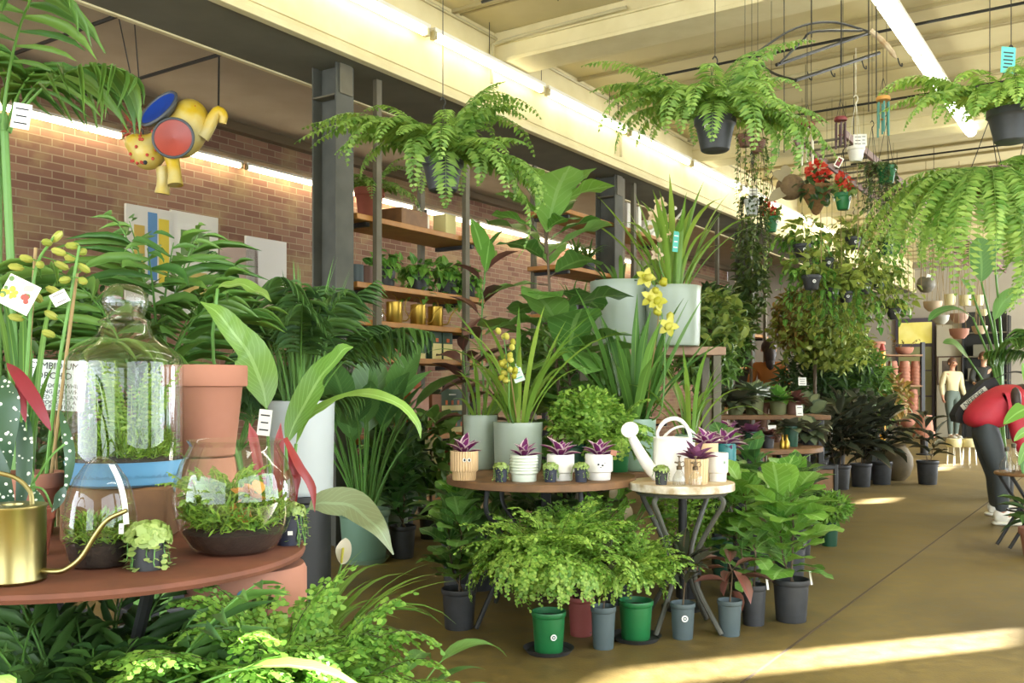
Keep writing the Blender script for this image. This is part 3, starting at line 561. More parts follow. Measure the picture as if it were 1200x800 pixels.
# egg terrarium
def soilfill(parent, pr, z1, m='soil'):
    q = [(r*.96, z+.002) for r, z in pr if z < z1]; rr = np.interp(z1, [z for r, z in pr], [r for r, z in pr])*.96
    return part('soil', MB().lathe([(0, .003)]+q+[(rr, z1), (rr*.6, z1+.008), (0, z1+.012)], 28), Q[m], parent)
t = thing('terrarium', 'small egg shaped glass terrarium with moss, beside the brass can', 'terrarium', (*P(118, 600, 1.87)[:2], TZ))
pr = [(0, 0), (.05, 0), (.06, .012), (.068, .05), (.07, .085), (.064, .13), (.05, .17), (.03, .2), (.012, .214), (0, .216)]; part('glass', MB().lathe(pr, 40), M['glass'], t)
soilfill(t, pr[1:], .045); part('moss', bush_mb(900, (0, 0, .06), (.056, .056, .04), .02, .005, 'lance3', .2, .8), [K['moss'], K['stem']], t, sharp=False)
part('foliage', fern_mb(12, .1, .018, .006, (0, 0, .05), (.5, 1.4), (.4, 1.4), 10, rb=.03), [K['fernl'], K['stem']], t, sharp=False)
pp = [np.array([math.cos(-.45)*r*1.01, math.sin(-.45)*r*1.01, z]) for r, z in pr if .08 < z < .205]; part('label_strip', MB().ribbon(bez(pp, 12), np.full(12, .007), np.array([math.cos(-.45), math.sin(-.45), .4]), 0), TAGW, t)
# wooden block, blue dish, jar
bx = P(147, 600, 2.25)[:2]
s = MB(); s.box((0, 0, .0615), (.235, .2, .123), b=.006); solo('wooden_block', s, M['stump'], 'brown wooden block under the blue dish on the rust table', 'block', (*bx, TZ), .12)
z0 = TZ+.123; solo('dish', MB().lathe([(0, 0), (.118, 0), (.126, .006), (.132, .05), (.134, .058), (.13, .058), (.124, .012), (0, .012)], 48), M['bluedish'], 'shallow blue dish under the tall domed jar', 'dish', (*bx, z0)); z0 += .0125
t = thing('terrarium', 'tall glass jar terrarium with a round knob lid, standing on the blue dish', 'terrarium', (*bx, z0), 0, None, 1.06)
pr = [(0, 0), (.115, 0), (.121, .008), (.123, .03), (.124, .25), (.122, .268), (.112, .285), (.094, .298), (.075, .31), (.06, .325), (.05, .348)]; part('glass', MB().lathe(pr, 56), M['glass'], t)
part('lid', MB().lathe([(.056, .347), (.058, .352), (.05, .357), (.04, .362), (.043, .373), (.049, .389), (.05, .402), (.046, .418), (.034, .43), (.018, .436), (0, .437)], 40), M['glass'], t)
soilfill(t, pr[1:], .045); part('moss', bush_mb(2600, (0, 0, .065), (.107, .107, .045), .03, .004, 'lance3', .3, 1., .6), [K['moss'], K['stem']], t, sharp=False)
f = fern_mb(26, .2, .022, .009, (.01, 0, .07), (1.15, 1.55), (.1, .6), 15, rb=.05); part('foliage', f, [K['fernl'], K['stem']], t, sharp=False)
part('creeper', trail_mb(10, -.13, 16, .016, .011, 'oval', (-.03, -.02, .06), .03, .05, .02), [K['moss'], K['stem']], t, sharp=False)
# fish bowl
fb = P(275, 600, 2.03)[:2]
t = thing('terrarium', 'round fishbowl terrarium with orange leaves, at the right of the rust table', 'terrarium', (*fb, TZ))
pr = [(0, 0), (.07, 0), (.09, .012), (.114, .05), (.126, .09), (.1285, .12), (.124, .155), (.112, .19), (.097, .218), (.093, .228), (.098, .237), (.101, .24)]; part('glass', MB().lathe(pr, 56), M['glass'], t)
soilfill(t, pr[1:], .046); part('moss', bush_mb(2600, (0, 0, .085), (.106, .106, .05), .026, .006, 'lance3', .3, .8, .6), [K['moss'], K['stem']], t, sharp=False)
part('fern', fern_mb(30, .1, .022, .009, (-.015, -.015, .115), (.2, 1.4), (.3, 1.6), 14, rb=.05), [K['fernl'], K['stem']], t, sharp=False)
part('orange_leaf', bush_mb(16, (.05, -.075, .115), (.035, .02, .02), .035, .028, 'oval', .3, .5), [leafmat('orange_leaf', 'b8862c', 'd8b050', .45, .3), K['stem']], t, 'orange leaves', False)
part('creeper', bush_mb(40, (-.085, -.02, .12), (.02, .04, .04), .022, .02, 'oval', .3, .5), [K['fernl'], K['stem']], t, sharp=False)
# small succulents on the table
def turtlepot(label, loc, r=.033, h=.055, leaf=.011, n=190, L=.07, cup='blackpl', group=None, seedtag=True):
    t = thing('trailing_succulent', label, 'potted plant', loc, 0, group); pot(t, r, h, cup, 'nursery', k=18); part('foliage', turtle_mb(r, h, leaf, n, 16, L), [K['turtle'], K['stem']], t, sharp=False)
    if seedtag: tagp(t, (-r*1.3, -r*.4, h+.018), .009, .02, .2, -.2, name='plant_tag', lines=1)
    return t
turtlepot('trailing round leaved succulent at the front edge of the rust table', (*P(174, 600, 1.83)[:2], TZ), .036, .062, .0175, 260, .085)
t = thing('trailing_succulent', 'dark pot of pale trailing succulent right of the fishbowl, on the table edge', 'potted plant', (*P(338, 600, 2.12)[:2], TZ)); pot(t, .035, .07, mat('navy_plastic', '262a3a', .5), 'nursery', k=20); part('foliage', turtle_mb(.034, .07, .01, 150, 20, .09), [K['turtle'], K['stem']], t, sharp=False); tagp(t, (.012, -.0345, .03), .011, .009, .3, lines=0)
# terracotta stack and trough with orchid
c = (-.80, 2.455); t = thing('terracotta_pot', 'upturned terracotta pot under the large one, behind the fishbowl', 'pot', (*c, TZ)); part('pot', MB().lathe([(.095, 0), (.098, .002), (.098, .04), (.09, .045), (.075, .172), (0, .174)], 36), Q['terra'], t)
t = thing('terracotta_pot', 'large terracotta pot with a thick rim, behind the domed jar', 'pot', (*c, TZ+.175)); pot(t, .108, .235, 'terra', 'terra', False, k=44); part('soil', MB().lathe([(0, .2), (.092, .198)], 30), Q['soil'], t)
t = thing('orchid', 'cymbidium orchid with green buds on two stakes, at the left edge', 'potted plant', (-1.165, 2.25, TZ)); pot(t, .09, .15, 'terra', 'terra'); b0 = np.array(t.location)
part('foliage', strap_mb(12, .5, .009, (0, 0, .12), (1.1, 1.5), (.2, .9), .05, az=(1.2, 4.6)), [K['strap'], K['stem']], t, sharp=False)
spA = bez([P(22, 600, 2.25), P(32, 430, 2.2), P(41, 320, 2.2), P(62, 279, 2.2)], 20); spB = bez([P(50, 600, 2.25), P(66, 450, 2.2), P(84, 340, 2.2), P(93, 288, 2.2)], 20)
st = MB()
for p in (spA, spB): st.tube(p-b0, np.linspace(.005, .003, 20), 6)
bd = MB()
for x, y in ((19, 313), (31, 303), (47, 310), (55, 284), (67, 277), (69, 295), (85, 288), (97, 295), (82, 302), (72, 311), (98, 314), (76, 328), (97, 329), (62, 340), (45, 349), (60, 369), (57, 391), (19, 372)):
    q = P(x, y, 2.2+U(-.03, .03)); al = np.concatenate([spA, spB]); n_ = al[np.argmin(np.linalg.norm(al-q, axis=1))]; st.tube(bez([n_-b0, (n_*.4+q*.6)-b0+UPV*.004, q-b0], 6), .0016, 4); d = nrm(q-n_+np.array([0, -.01, 0])); R = frames(d[None], UPV[None], [1.])[0]
    bd.ball(q-b0, (.0095, .018, .0095), 8, 0, R)
part('flower_stem', st, K['stem'], t); part('bud', bd, K['bud'], t).__setitem__('kind', 'stuff')
for p0, p1 in (((20, 620), (42, 290)), ((52, 620), (90, 320))): part('stake', MB().tube([P(*p0, 2.28)-b0, P(*p1, 2.21)-b0], .004, 6), K['stake'], t)
fm = [mat('card_%d' % i, c_, .6) for i, c_ in enumerate(('e8e6da', 'b49ac8', 'e0c832', '9a4638', 'dfe39a', '5a7a3a'))]
def photocard(parent, pos, w, h, R, cols=fm, n=22):
    mb = MB(); mb.box(pos, (w, .0015, h), b=.0004, R=R); an = np.arange(8)*PI/4
    for i in range(n):
        x, z = U(-.42, .42)*w, U(-.25, .44)*h; r = U(.05, .11)*w; m = (1 if x < 0 else 4) if z > .12*h else (2 if x < 0 else 3); m = m if i % 6 else 5
        mb.add((np.stack([x+np.cos(an)*r, np.full(8, -.0012-.00005*i), np.clip(z+np.sin(an)*r, -.32*h, .48*h)], 1))@R.T+pos, np.array([np.arange(8)]), None, m)
    return part('photo_tag', mb, cols, parent, 'tag with a photo of flowers')
photocard(t, P(22, 345, 2.16)-b0, .078, .072, np.array(Matrix.Rotation(.45, 3, 'Y') @ Matrix.Rotation(-.1, 3, 'X')))
tagp(t, P(70, 349, 2.17)-b0, .036, .03, .3, 0, -.5, lines=2)
# hand lettered sign
t = thing('sign', 'white hand lettered orchid care sign behind the domed jar', 'sign', P(62, 451, 2.40)); R = np.array(Matrix.Rotation(.05, 3, 'Y') @ Matrix.Rotation(-.05, 3, 'X'))
cd_ = part('card', MB().box((0, 0, 0), (.168, .002, .128), b=.0004, R=R), mat('sign_card', 'e9efe9', .5), t)
lt = MB()
for i, (tx, sz) in enumerate((('CYMBIDIUM', .024), ('ORCHID', .024), ('KEEP INDOORS WHILE', .0148), ('FLOWERING AND WHEN', .0148), ('FINISHED YOU CAN', .0148), ('OUTDOORS TO A', .0148), ('SUNNY POSITION', .0148))):
    text_mb(lt, tx, sz, R@np.array([.002*(i % 2), -.0012, (.048, .023, -.002, -.017, -.031, -.044, -.056)[i]]), R@np.array([1, 0, 0]), R@UPV, lift=.0008)
part('lettering', lt, TAGB, cd_); part('stake', MB().tube([(0, .004, .03), (.01, .006, -.36)], .0035, 6), K['stake'], t)
# spotted begonia
t = thing('begonia', 'spotted begonia with red leaf backs at the left, behind the brass can', 'potted plant', (*P(40, 600, 1.98)[:2], TZ)); pot(t, .04, .1, 'terrad', 'terra', k=22); b0 = np.array(t.location)
mb = MB()
for pts, w, nh in (([P(2, 590, 1.95), P(6, 520, 1.93), P(12, 470, 1.93), P(2, 440, 1.95)], .021, (.3, -1, .2)), ([P(22, 640, 1.95), P(8, 600, 1.92), P(2, 560, 1.9), P(-4, 520, 1.9)], .02, (.2, -1, .3)), ([P(8, 425, 1.96), P(22, 440, 1.93), P(42, 470, 1.92), P(60, 505, 1.92)], .014, (-.5, .9, -.3)),
                   ([P(20, 430, 1.97), P(24, 460, 1.94), P(30, 495, 1.93)], .009, (-.4, .9, .1)), ([P(70, 480, 2.02), P(78, 510, 2.0), P(82, 540, 1.99), P(76, 580, 1.99)], .011, (.5, -1, .3)), ([P(60, 600, 1.97), P(66, 590, 1.94), P(72, 580, 1.93), P(76, 570, 1.93)], .012, (.2, -1, .5)),
                   ([P(20, 470, 1.98), P(28, 500, 1.97), P(28, 560, 1.95), P(20, 610, 1.94)], .016, (.4, -1, .2)), ([P(36, 570, 1.99), P(44, 585, 1.96), P(48, 600, 1.95), P(46, 615, 1.95)], .012, (.3, -1, .4))): bigleaf(mb, [p-b0 for p in pts], w, nh, 'oval', .15)
part('foliage', mb, [K['begonia'], K['stem']], t, sharp=False)
mb = MB(); mb.tube(bez([(0, 0, .09), P(38, 560, 1.98)-b0, P(20, 470, 1.97)-b0, P(10, 428, 1.96)-b0], 12), .004, 6)
for e_ in ((76, 520), (62, 598), (30, 480)): mb.tube(bez([P(36, 570, 1.98)-b0, P(e_[0]*.6+14, e_[1]*.5+275, 1.97)-b0, P(*e_, 1.98)-b0], 8), .0025, 5)
part('stem', mb, K['stem'], t)
# red leaved plant behind the bowl
t = thing('bromeliad', 'red leaved plant behind the fishbowl', 'potted plant', (*P(322, 600, 2.36)[:2], TZ-.25)); b0 = np.array(t.location); pot(t, .05, .1, 'blackpl')
mb = MB()
for pts, w in (([P(322, 640, 2.3), P(326, 560, 2.28), P(327, 520, 2.28), P(329, 495, 2.28)], .012), ([P(330, 640, 2.3), P(345, 570, 2.26), P(336, 515, 2.26)], .01), ([P(334, 513, 2.26), P(350, 545, 2.24), P(365, 570, 2.24), P(369, 600, 2.24)], .01), ([P(332, 560, 2.3), P(345, 555, 2.26), P(348, 580, 2.25)], .012), ([P(318, 640, 2.3), P(300, 530, 2.33), P(292, 495, 2.34)], .012)): bigleaf(mb, [p-b0 for p in pts], w, (.3, -1, .3), 'strap', .3)
part('foliage', mb, [K['red'], K['stem']], t, sharp=False)
solo('plant_stand', MB().lathe([(0, 0), (.06, 0), (.06, .015), (.03, .02), (.03, .42), (.06, .43), (.06, .449), (0, .449)], 24), M['black'], 'slim black stand hidden behind the fishbowl table', 'stand', (*P(322, 600, 2.36)[:2], 0))
# big terracotta cylinder beside the table
t = thing('terracotta_pot', 'tall smooth upturned terracotta planter under the right edge of the rust table', 'pot', (-.578, 2.055, 0)); part('pot', MB().lathe([(.1, 0), (.13, 0), (.132, .02), (.128, .655), (.122, .668), (0, .669)], 48), Q['terra'], t)
sticker(t, .1285, .625, .013, -1.35, [mat('sticker_blue', '3f6f80', .5), TAGW])
# ---- plants standing on the floor around the table
def potted(name, label, loc, r, h, pm, kind='nursery', cat='potted plant', rz=0., group=None, **k):
    t = thing(name, label, cat, loc, rz, group); pot(t, r, h, pm, kind, **k); return t
t = potted('parlour_palm', 'dark green palm under the front of the rust table', (*P(110, 600, 1.72)[:2], 0), 0.1, .2, 'blackpl'); part('foliage', palm_mb(34, .56, .15, .024, (0, 0, .2), (.9, 1.5), (.3, 1.3), 9, .4, tpl='lance', droop=.1, ang=.75), [K['palmd'], K['stem']], t, sharp=False)
t = potted('parlour_palm', 'second dark palm under the table, toward the terracotta planter', (*P(105, 600, 1.88)[:2], 0), .09, .2, 'blackpl'); part('foliage', palm_mb(22, .5, .13, .02, (0, 0, .2), (.9, 1.5), (.3, 1.3), 9, .4, tpl='lance', droop=.1, ang=.75), [K['palmd'], K['stem']], t, sharp=False)
t = potted('aspidistra', 'light green broad leaves at the bottom left corner', (*P(-8, 600, 1.47)[:2], 0), .09, .2, 'blackpl'); part('foliage', broad_mb(20, .5, .24, .026, (0, 0, .2), (1.15, 1.5), (1.5, 2.7)), [K['peacel'], K['stem']], t, sharp=False)
t = potted('dracaena', 'light green lance leaves in front of the maidenhair at the bottom left', (*P(245, 600, 1.58)[:2], 0), .08, .2, 'blackpl'); part('foliage', strap_mb(38, .25, .015, (0, 0, .46), (.3, 1.4), (1.2, 2.6), .02, 'lance'), [K['palm'], K['stem']], t, sharp=False); part('stem', MB().tube([(0, 0, .18), (0, 0, .53)], .008, 6), K['stem'], t)
t = potted('maidenhair_fern', 'large bright maidenhair fern at the bottom left, below the terracotta planter', (*P(325, 600, 1.75)[:2], 0), .12, .38, 'greenpl'); part('foliage', maiden_mb(250, .33, (0, 0, .38), .0115, (.7, 1.55), (.9, 3.), 14, 10, .075, None, .07, 1.9), [K['maidend'], K['wiry']], t, sharp=False)
t = potted('maidenhair_fern', 'maidenhair fern under the rust table, behind the lance leaves', (*P(248, 600, 1.95)[:2], 0), .09, .3, 'blackpl'); part('foliage', maiden_mb(80, .32, (0, 0, .3), .0115, (.6, 1.5), (.7, 2.2), 13, 8, .085, None, .04), [K['maidend'], K['wiry']], t, sharp=False)
t = potted('peace_lily', 'small glossy peace lily low on the floor right of the maidenhair fern', (*P(452, 600, 2.3)[:2], 0), .07, .16, 'blackpl'); part('foliage', broad_mb(12, .22, .2, .03, (0, 0, .16), (.9, 1.5), (1.0, 2.2)), [K['peace'], K['stem']], t, sharp=False)
# white peace lily right of the table
t = potted('peace_lily', 'peace lily with one white flower, right of the rust table', (*P(352, 600, 2.5)[:2], 0), .09, .2, 'dgreen'); b0 = np.array(t.location)
f = strap_mb(26, .5, .016, (0, 0, .2), (1., 1.5), (.8, 2.2), .03, 'lance', az=(-1.2, 1.2)); part('foliage', f, [K['palml'], K['stem']], t, sharp=False)
sp = MB(); bigleaf(sp, [P(400, 661, 2.42)-b0, P(404, 645, 2.41)-b0, P(405, 630, 2.42)-b0], .022, (-.25, -1, .1), 'oval', .35); part('flower', sp, leafmat('white_spathe', 'd8e2cc', 'e2ecd8', .5, .3), t, 'white spathe', False)
part('flower_stem', MB().tube(bez([(0, 0, .2), P(386, 710, 2.45)-b0, P(400, 661, 2.42)-b0], 12), .003, 6), K['stem'], t); part('spadix', MB().tube([P(400, 659, 2.41)-b0, P(402, 642, 2.4)-b0], .0035, 6), K['yellow'], t)
# giant broad leaves
t = potted('bird_of_paradise', 'broad leaved plant with big bright leaves, between the fishbowl and the white pot', (*P(330, 600, 2.85)[:2], 0), .12, .26, 'blackpl'); b0 = np.array(t.location); mb = MB()
def petiole(mb, a, b, r=.005): mb.tube(bez([np.array([0, 0, .24]), (np.array([0, 0, .24])+a*2)/3+np.array([0, 0, .02]), a, b], 10), r, 6, 1)
for pts, w, nh, bs in (([(312, 478), (305, 445), (288, 410), (262, 375), (235, 352)], .058, (.5, -.9, .45), (317, 560)), ([(336, 520), (352, 482), (378, 440), (398, 415), (414, 405)], .05, (-.35, -.9, .5), (334, 590)), ([(347, 520), (362, 488), (395, 468), (432, 463), (468, 472), (489, 498), (493, 512)], .026, (0, -.55, .9), (340, 590)),
                       ([(255, 338), (275, 333), (300, 340), (318, 352)], .03, (0, -.5, .9), (250, 420)), ([(362, 596), (385, 588), (415, 596), (440, 616), (461, 648)], .055, (.1, -.75, .8), (330, 640))):
    p = [P(x, y, 2.75-.1*(i > 2)) - b0 for i, (x, y) in enumerate(pts)]; g_ = 2 if pts[0] == (362, 596) else 0; bigleaf(mb, p, w, nh, 'lance', .22, 20, g_, .004); petiole(mb, P(*bs, 2.8)-b0, p[0])
part('foliage', mb, [K['peacel'], K['stem'], K['grey']], t, sharp=False); tagp(t, P(310, 495, 2.74)-b0, .037, .076, .2, 0, .12)
def room_palm(label, px, Y, z0, n, L, plen, pw, k='palm', trunk=3, pm='blackpl', **kw):
    t = potted('kentia_palm', label, (*P(px, 600, Y)[:2], 0), .14, .28, pm); part('foliage', palm_mb(n, L, plen, pw, (0, 0, z0), **kw), [K[k], K['stem']], t, sharp=False); mb = MB()
    for i in range(trunk): a = i*2.1; mb.tube(bez([(math.cos(a)*.04, math.sin(a)*.04, .24), (math.cos(a)*.05, math.sin(a)*.05, (z0+.24)/2), (math.cos(a)*.015, math.sin(a)*.015, z0+.05)], 8), .012, 7)
    part('stem', mb, K['stem'], t); return t
t = room_palm('tall palm at the upper left corner, its crown above the picture', -2, 2.75, 1.8, 8, .55, .24, .014, e=(.95, 1.5), bend=(.6, 1.9), stem=.35, npin=9, droop=.4); tagp(t, P(25, 136, 2.6)-np.array(t.location), .05, .07, .1, 0, .15)
room_palm('palm with long arching leaves behind the domed jar', 175, 3.0, .95, 10, .66, .26, .013, 'palm', e=(.8, 1.5), bend=(.3, 1.4), stem=.25, npin=9, tpl='blade')
room_palm('palm with stiff upright blades, beneath the elephant figure', 185, 3.4, 1.25, 6, .42, .32, .024, 'palm', e=(1.0, 1.5), bend=(.1, .6), stem=.15, npin=5)
t = potted('leafy_shrub', 'dense fine leaved shrub behind the orchid at the left edge', (*P(45, 600, 3.1)[:2], 0), .16, .3, 'blackpl'); part('foliage', bush_mb(2600, (0, 0, .95), (.36, .3, .5), .05, .022, 'oval', .2), [K['bushd'], K['stem']], t, sharp=False); part('stem', MB().tube([(0, 0, .28), (0, 0, .9)], .012, 6), K['stemd'], t)
# areca palm in a white pot on a black stand
wp = (*P(352, 600, 3.75)[:2], 0); solo('plant_stand', MB().lathe([(0, 0), (.13, 0), (.13, .02), (.12, .03), (.12, .6), (.14, .61), (.14, .63), (0, .63)], 30), M['black'], 'round black stand under the white planter', 'stand', wp)
t = thing('areca_palm', 'areca palm in a wide white planter, left of the steel column', 'potted plant', (wp[0], wp[1], .631)); pot(t, .135, .37, 'grey2', 'cyl', k=40)
part('foliage', palm_mb(20, .62, .17, .013, (0, 0, .36), (.95, 1.5), (.4, 1.5), 16, .4, rb=.06), [K['palmd'], K['stem']], t, sharp=False); part('stem', strap_mb(26, .55, .006, (0, 0, .34), (1.2, 1.55), (.05, .3), .08), K['stem'], t); tagp(t, (.02, -.16, .75), .04, .055, 0, 0, .1)
room_palm('dark palm in front of the brick wall, left of the white planter', 275, 4.6, .75, 11, .62, .2, .012, 'palmd', e=(.7, 1.4), bend=(.5, 1.6))
# ---- colourful elephant figure
EY = mat('elephant_yellow', 'cba91e', .4, c2='c9bb7c', scale=7, amt=.3); EB = mat('elephant_blue', '1c3f8f', .35); ER = mat('elephant_red', 'b0452f', .4, c2='8a3020', scale=5); EG = mat('elephant_grey', '4a4e50', .5); ED = mat('elephant_dots', 'b8402c', .5); EW = mat('elephant_white', 'd8cfae', .5)
t = thing('elephant_figure', 'colourful hanging elephant figure with blue and red ears', 'figure', P(200, 168, 5.95)); fx = F/5.95
def E(px, py, dy=0.): return np.array([(px-200)/fx, dy, -(py-168)/fx])
def skinblob(balls, res=.02):                           # one continuous surface from blended balls
    mbd = bpy.data.metaballs.new('blob'); mbd.resolution = res; mbd.threshold = .35; o = bpy.data.objects.new('blob', mbd); COL.objects.link(o)
    for c_, r_ in balls:
        e_ = mbd.elements.new(type='ELLIPSOID'); e_.co = Vector(c_); r3 = np.broadcast_to(np.asarray(r_, float), (3,)); e_.radius = 1.; e_.size_x, e_.size_y, e_.size_z = r3*1.35; e_.stiffness = 2
    dg = bpy.context.evaluated_depsgraph_get(); me = bpy.data.meshes.new_from_object(o.evaluated_get(dg)); v = np.array([x.co[:] for x in me.vertices]); by = {}
    for p_ in me.polygons: by.setdefault(len(p_.vertices), []).append(list(p_.vertices))
    mb = MB(); mb.add(v, [np.array(a) for a in by.values()]); bpy.data.objects.remove(o); bpy.data.metaballs.remove(mbd); bpy.data.meshes.remove(me); return mb
mb = skinblob([(E(222, 142, .02), (.13, .15, .16)), (E(212, 160, .02), (.13, .14, .14)), (E(200, 160, .0), (.12, .13, .13)), (E(175, 180, -.03), (.12, .12, .12)), (E(162, 170, -.05), (.07, .07, .06))])
for a_, b_, r_ in ((E(205, 185, -.06), E(211, 220, -.08), .045), (E(190, 195, .02), E(188, 226, .03), .045)): mb.tube(bez([a_, (a_+b_)/2+np.array([.005, 0, 0]), b_], 8), np.array([1.1, 1, .95, .9, .9, .9, 1, 1.05])*r_, 12)
mb.tube(bez([E(236, 160), E(243, 150), E(250, 138), E(256, 130), E(262, 135), E(261, 145)], 14), np.linspace(.05, .022, 14), 10)
part('body', mb, EY, t)
for c_, rx, rz_, n_, mi, lab in ((E(193, 133, -.1), .15, .105, (-.35, -.8, .5), EB, 'blue ear'), (E(213, 169, -.15), .125, .13, (.15, -1, -.05), ER, 'red ear')):
    n_ = nrm(np.array(n_)); x_ = nrm(np.cross(n_, np.array([.55, 0, .83]) if mi is EB else np.array([-.6, 0, .8]))); R = np.stack([x_, np.cross(n_, x_), n_], 1)
    e_ = part('ear', MB().lathe([(0, -.05), (.7, -.045), (.95, -.015), (1, 0), (.97, .012), (.9, .012), (.86, .002)], 36, (0, 0, 0)), EG, t, lab); v = np.array([p_.co[:] for p_ in e_.data.vertices])*np.array([rz_, rx, 1]); e_.data.vertices.foreach_set('co', (v@R.T+c_).ravel())
    i_ = part('ear_lining', MB().lathe([(0, -.012), (.5, -.006), (.87, .004)], 36), mi, e_, lab+' lining'); v = np.array([p_.co[:] for p_ in i_.data.vertices])*np.array([rz_, rx, 1]); i_.data.vertices.foreach_set('co', (v@R.T+c_).ravel())
mb = MB()
for i in range(46):
    d = nrm(np.array([U(-1, 1), -U(.2, 1), U(-1, 1)])); k_ = i % 3; c_ = (E(222, 140, .02), E(200, 160, 0), E(175, 180, -.03))[k_]; mb.ball(c_+d*(.118, .122, .112)[k_], .011, 6)
part('dots', mb, ED, t).__setitem__('kind', 'stuff'); part('eye', MB().ball(E(181, 197, -.15), .014, 8), TAGB, t)
part('feather', bush_mb(30, E(158, 152, -.04), (.05, .05, .05), .06, .014, 'lance', .2), ER, t)
part('rope', MB().tube([E(256, 130), room(4., -4.95, 3.19)-P(200, 168, 5.95)], .006, 6), M['wire'], t)
for q in ((139, 160), (157, 161)): part('wire', MB().tube([E(168, 160), P(*(q[0], 20), 5.9)-P(200, 168, 5.95)], .004, 5), M['wire'], t)
# ---- pictures leaning on the brick wall
def wallpic(label, px, py, w, h, cols, name='poster'):
    u, Y = rv(px, VL+.04); p = room(u, VL+.035, H-(py-HZ)/F*Y); t = thing(name, label, 'poster', p, PI/2-math.radians(33.8)-PI)
    bo = part('board', MB().box((0, 0, 0), (w, .03, h), b=.004), mat('poster_board', cols[0], .6), t)
    for c_, x, z, ww, hh in cols[1:]: part('print', MB().box((x*w, .017, z*h), (ww*w, .003, hh*h), b=.001), mat('poster_ink', c_, .6), bo)
wallpic('tall white poster with a yellow and blue print, on the brick wall', 178, 300, .62, 1.0, ['dcd8c8', ('d8c032', -.22, .05, .2, .7), ('5a88b0', 0, .1, .18, .7), ('c8a84a', .25, 0, .2, .6)])
wallpic('white poster with a small green print, on the brick wall below the elephant', 228, 310, .62, 1.1, ['dedbc9', ('6a8a4a', 0, .2, .6, .25), ('c8b060', 0, -.2, .5, .25)])
wallpic('pale pink blank board on the brick wall left of the areca palm', 280, 335, .55, .9, ['bba492']); wallpic('bright white board on the brick wall behind the areca palm', 312, 330, .62, 1.0, ['e8e4d8', ('c8b898', 0, -.3, .7, .2)])
# ================================================================== shelving along the beam
M['board'] = mat('shelf_board', 'b8823c', .5, c2='9a662a', scale=7); M['tablew'] = mat('worn_plank_top', '86613f', .7, c2='5f4630', scale=10, bump=.1); M['rustw'] = mat('chipped_white_top', 'ddd8c4', .6, c2='b08a50', scale=11, amt=.35)
M['cardbox'] = mat('olive_card', '7c7434', .6); M['gboxm'] = mat('dark_green_card', '37503c', .6); M['pinkm'] = mat('pink_card', 'c99a8a', .6); M['redm'] = mat('red_card', '9a3c30', .6); M['brnm'] = mat('brown_card', '8a5a3c', .6); M['amber'] = mat('amber_bottle', '3a2416', .3); M['labelc'] = mat('cream_label', 'd6cc8a', .6); M['rose'] = mat('orange_print', 'c4602c', .6); M['goldm'] = mat('gold_can', 'b0903c', .3, metal=.9)
SV0, SV1 = -4.85, -4.44; SR = PI/2-math.radians(33.8)-PI      # local x runs towards -u
def shelf(label, u0, u1, boards, posts):
    t = thing('shelving_unit', label, 'shelf', room((u0+u1)/2, (SV0+SV1)/2), SR); L = u1-u0
    for z in boards:
        bo = part('board', MB().box((0, 0, z-.02), (L, SV1-SV0, .04), b=.004), M['board'], t)
        for x in (-L/2+.14, L/2-.14): part('bracket', MB().box((x, -.01, z-.058), (.04, SV1-SV0-.04, .03), b=.002), M['black'], bo)
    for u, v in posts: part('post', MB().box((-(u-(u0+u1)/2), v-(SV0+SV1)/2, (ZS-.001)/2), (.055, .04, ZS-.001), b=.003), M['steel_br'], t)
    return t
Z1 = (.25, .706, 1.273, 1.524, 1.78, 2.246); Z2 = (.7, 1.3, 1.75, 2.2, 2.72)
shelf('wooden shelving unit on steel posts, right of the first steel column', 4.74, 6.25, Z1, ((4.92, SV1+.021), (5.95, SV1+.021), (5.0, SV0-.021), (5.95, SV0-.021)))
shelf('wooden shelving unit behind the fiddle leaf fig, with the highest board', 7.5, 9.95, Z2, ((8.62, SV1+.021), (8.88, SV1+.021), (7.65, SV0-.021), (9.8, SV0-.021)))
shelf('far wooden shelving unit seen beyond the large grey pots', 11.0, 13.2, (.8, 1.35, 1.8), ((11.2, SV1+.021), (13.0, SV1+.021)))
def onshelf(px, v, z): u, Y = rv(px, v); return room(u, v, z)
def sbox(name, label, cat, px, z, w, d, h, m, v=-4.56, group=None, rz=0., front=None):
    t = thing(name, label, cat, onshelf(px, v, z), SR+rz, group); bo = part('box', MB().box((0, 0, h/2), (w, d, h), b=.003), m, t)
    if front:
        for c_, x, zz, ww, hh in front: part('print', MB().box((x*w, d/2+.001, zz*h), (ww*w, .002, hh*h), b=.0006), c_, bo)
    return t
GP = [(M['labelc'], 0, .13, .9, .24), (M['rose'], -.25, .38, .09, .2), (M['rose'], 0, .38, .09, .2), (M['rose'], .25, .38, .09, .2), (TAGW, 0, .75, .3, .06)]
t = thing('potted_fern', 'terracotta pot of trailing fern on the top shelf board, behind the slim post', 'potted plant', onshelf(433, -4.6, Z1[5])); pot(t, .11, .23, 'terrad', 'terra'); part('foliage', fern_mb(22, .4, .06, .016, (0, 0, .22), (.2, 1.3), (1.2, 2.4), 18), [K['fern'], K['stem']], t, sharp=False)
sbox('crate', 'low brown crate on the top shelf board, right of the terracotta pot', 'crate', 474, Z1[5], .3, .2, .12, M['wood'])
def bottle(label, px, z, h, r, m, v=-4.56, cap=None, group=None, pump=False):
    t = thing('bottle', label, 'bottle', onshelf(px, v, z), 0, group); part('glass', MB().lathe([(0, 0), (r*.95, 0), (r, .004), (r, h*.62), (r*.85, h*.7), (r*.35, h*.78), (r*.3, h*.88)], 16), m, t)
    part('cap', MB().lathe([(r*.4, h*.86), (r*.42, h), (0, h)], 12), cap or M['black'], t); return t
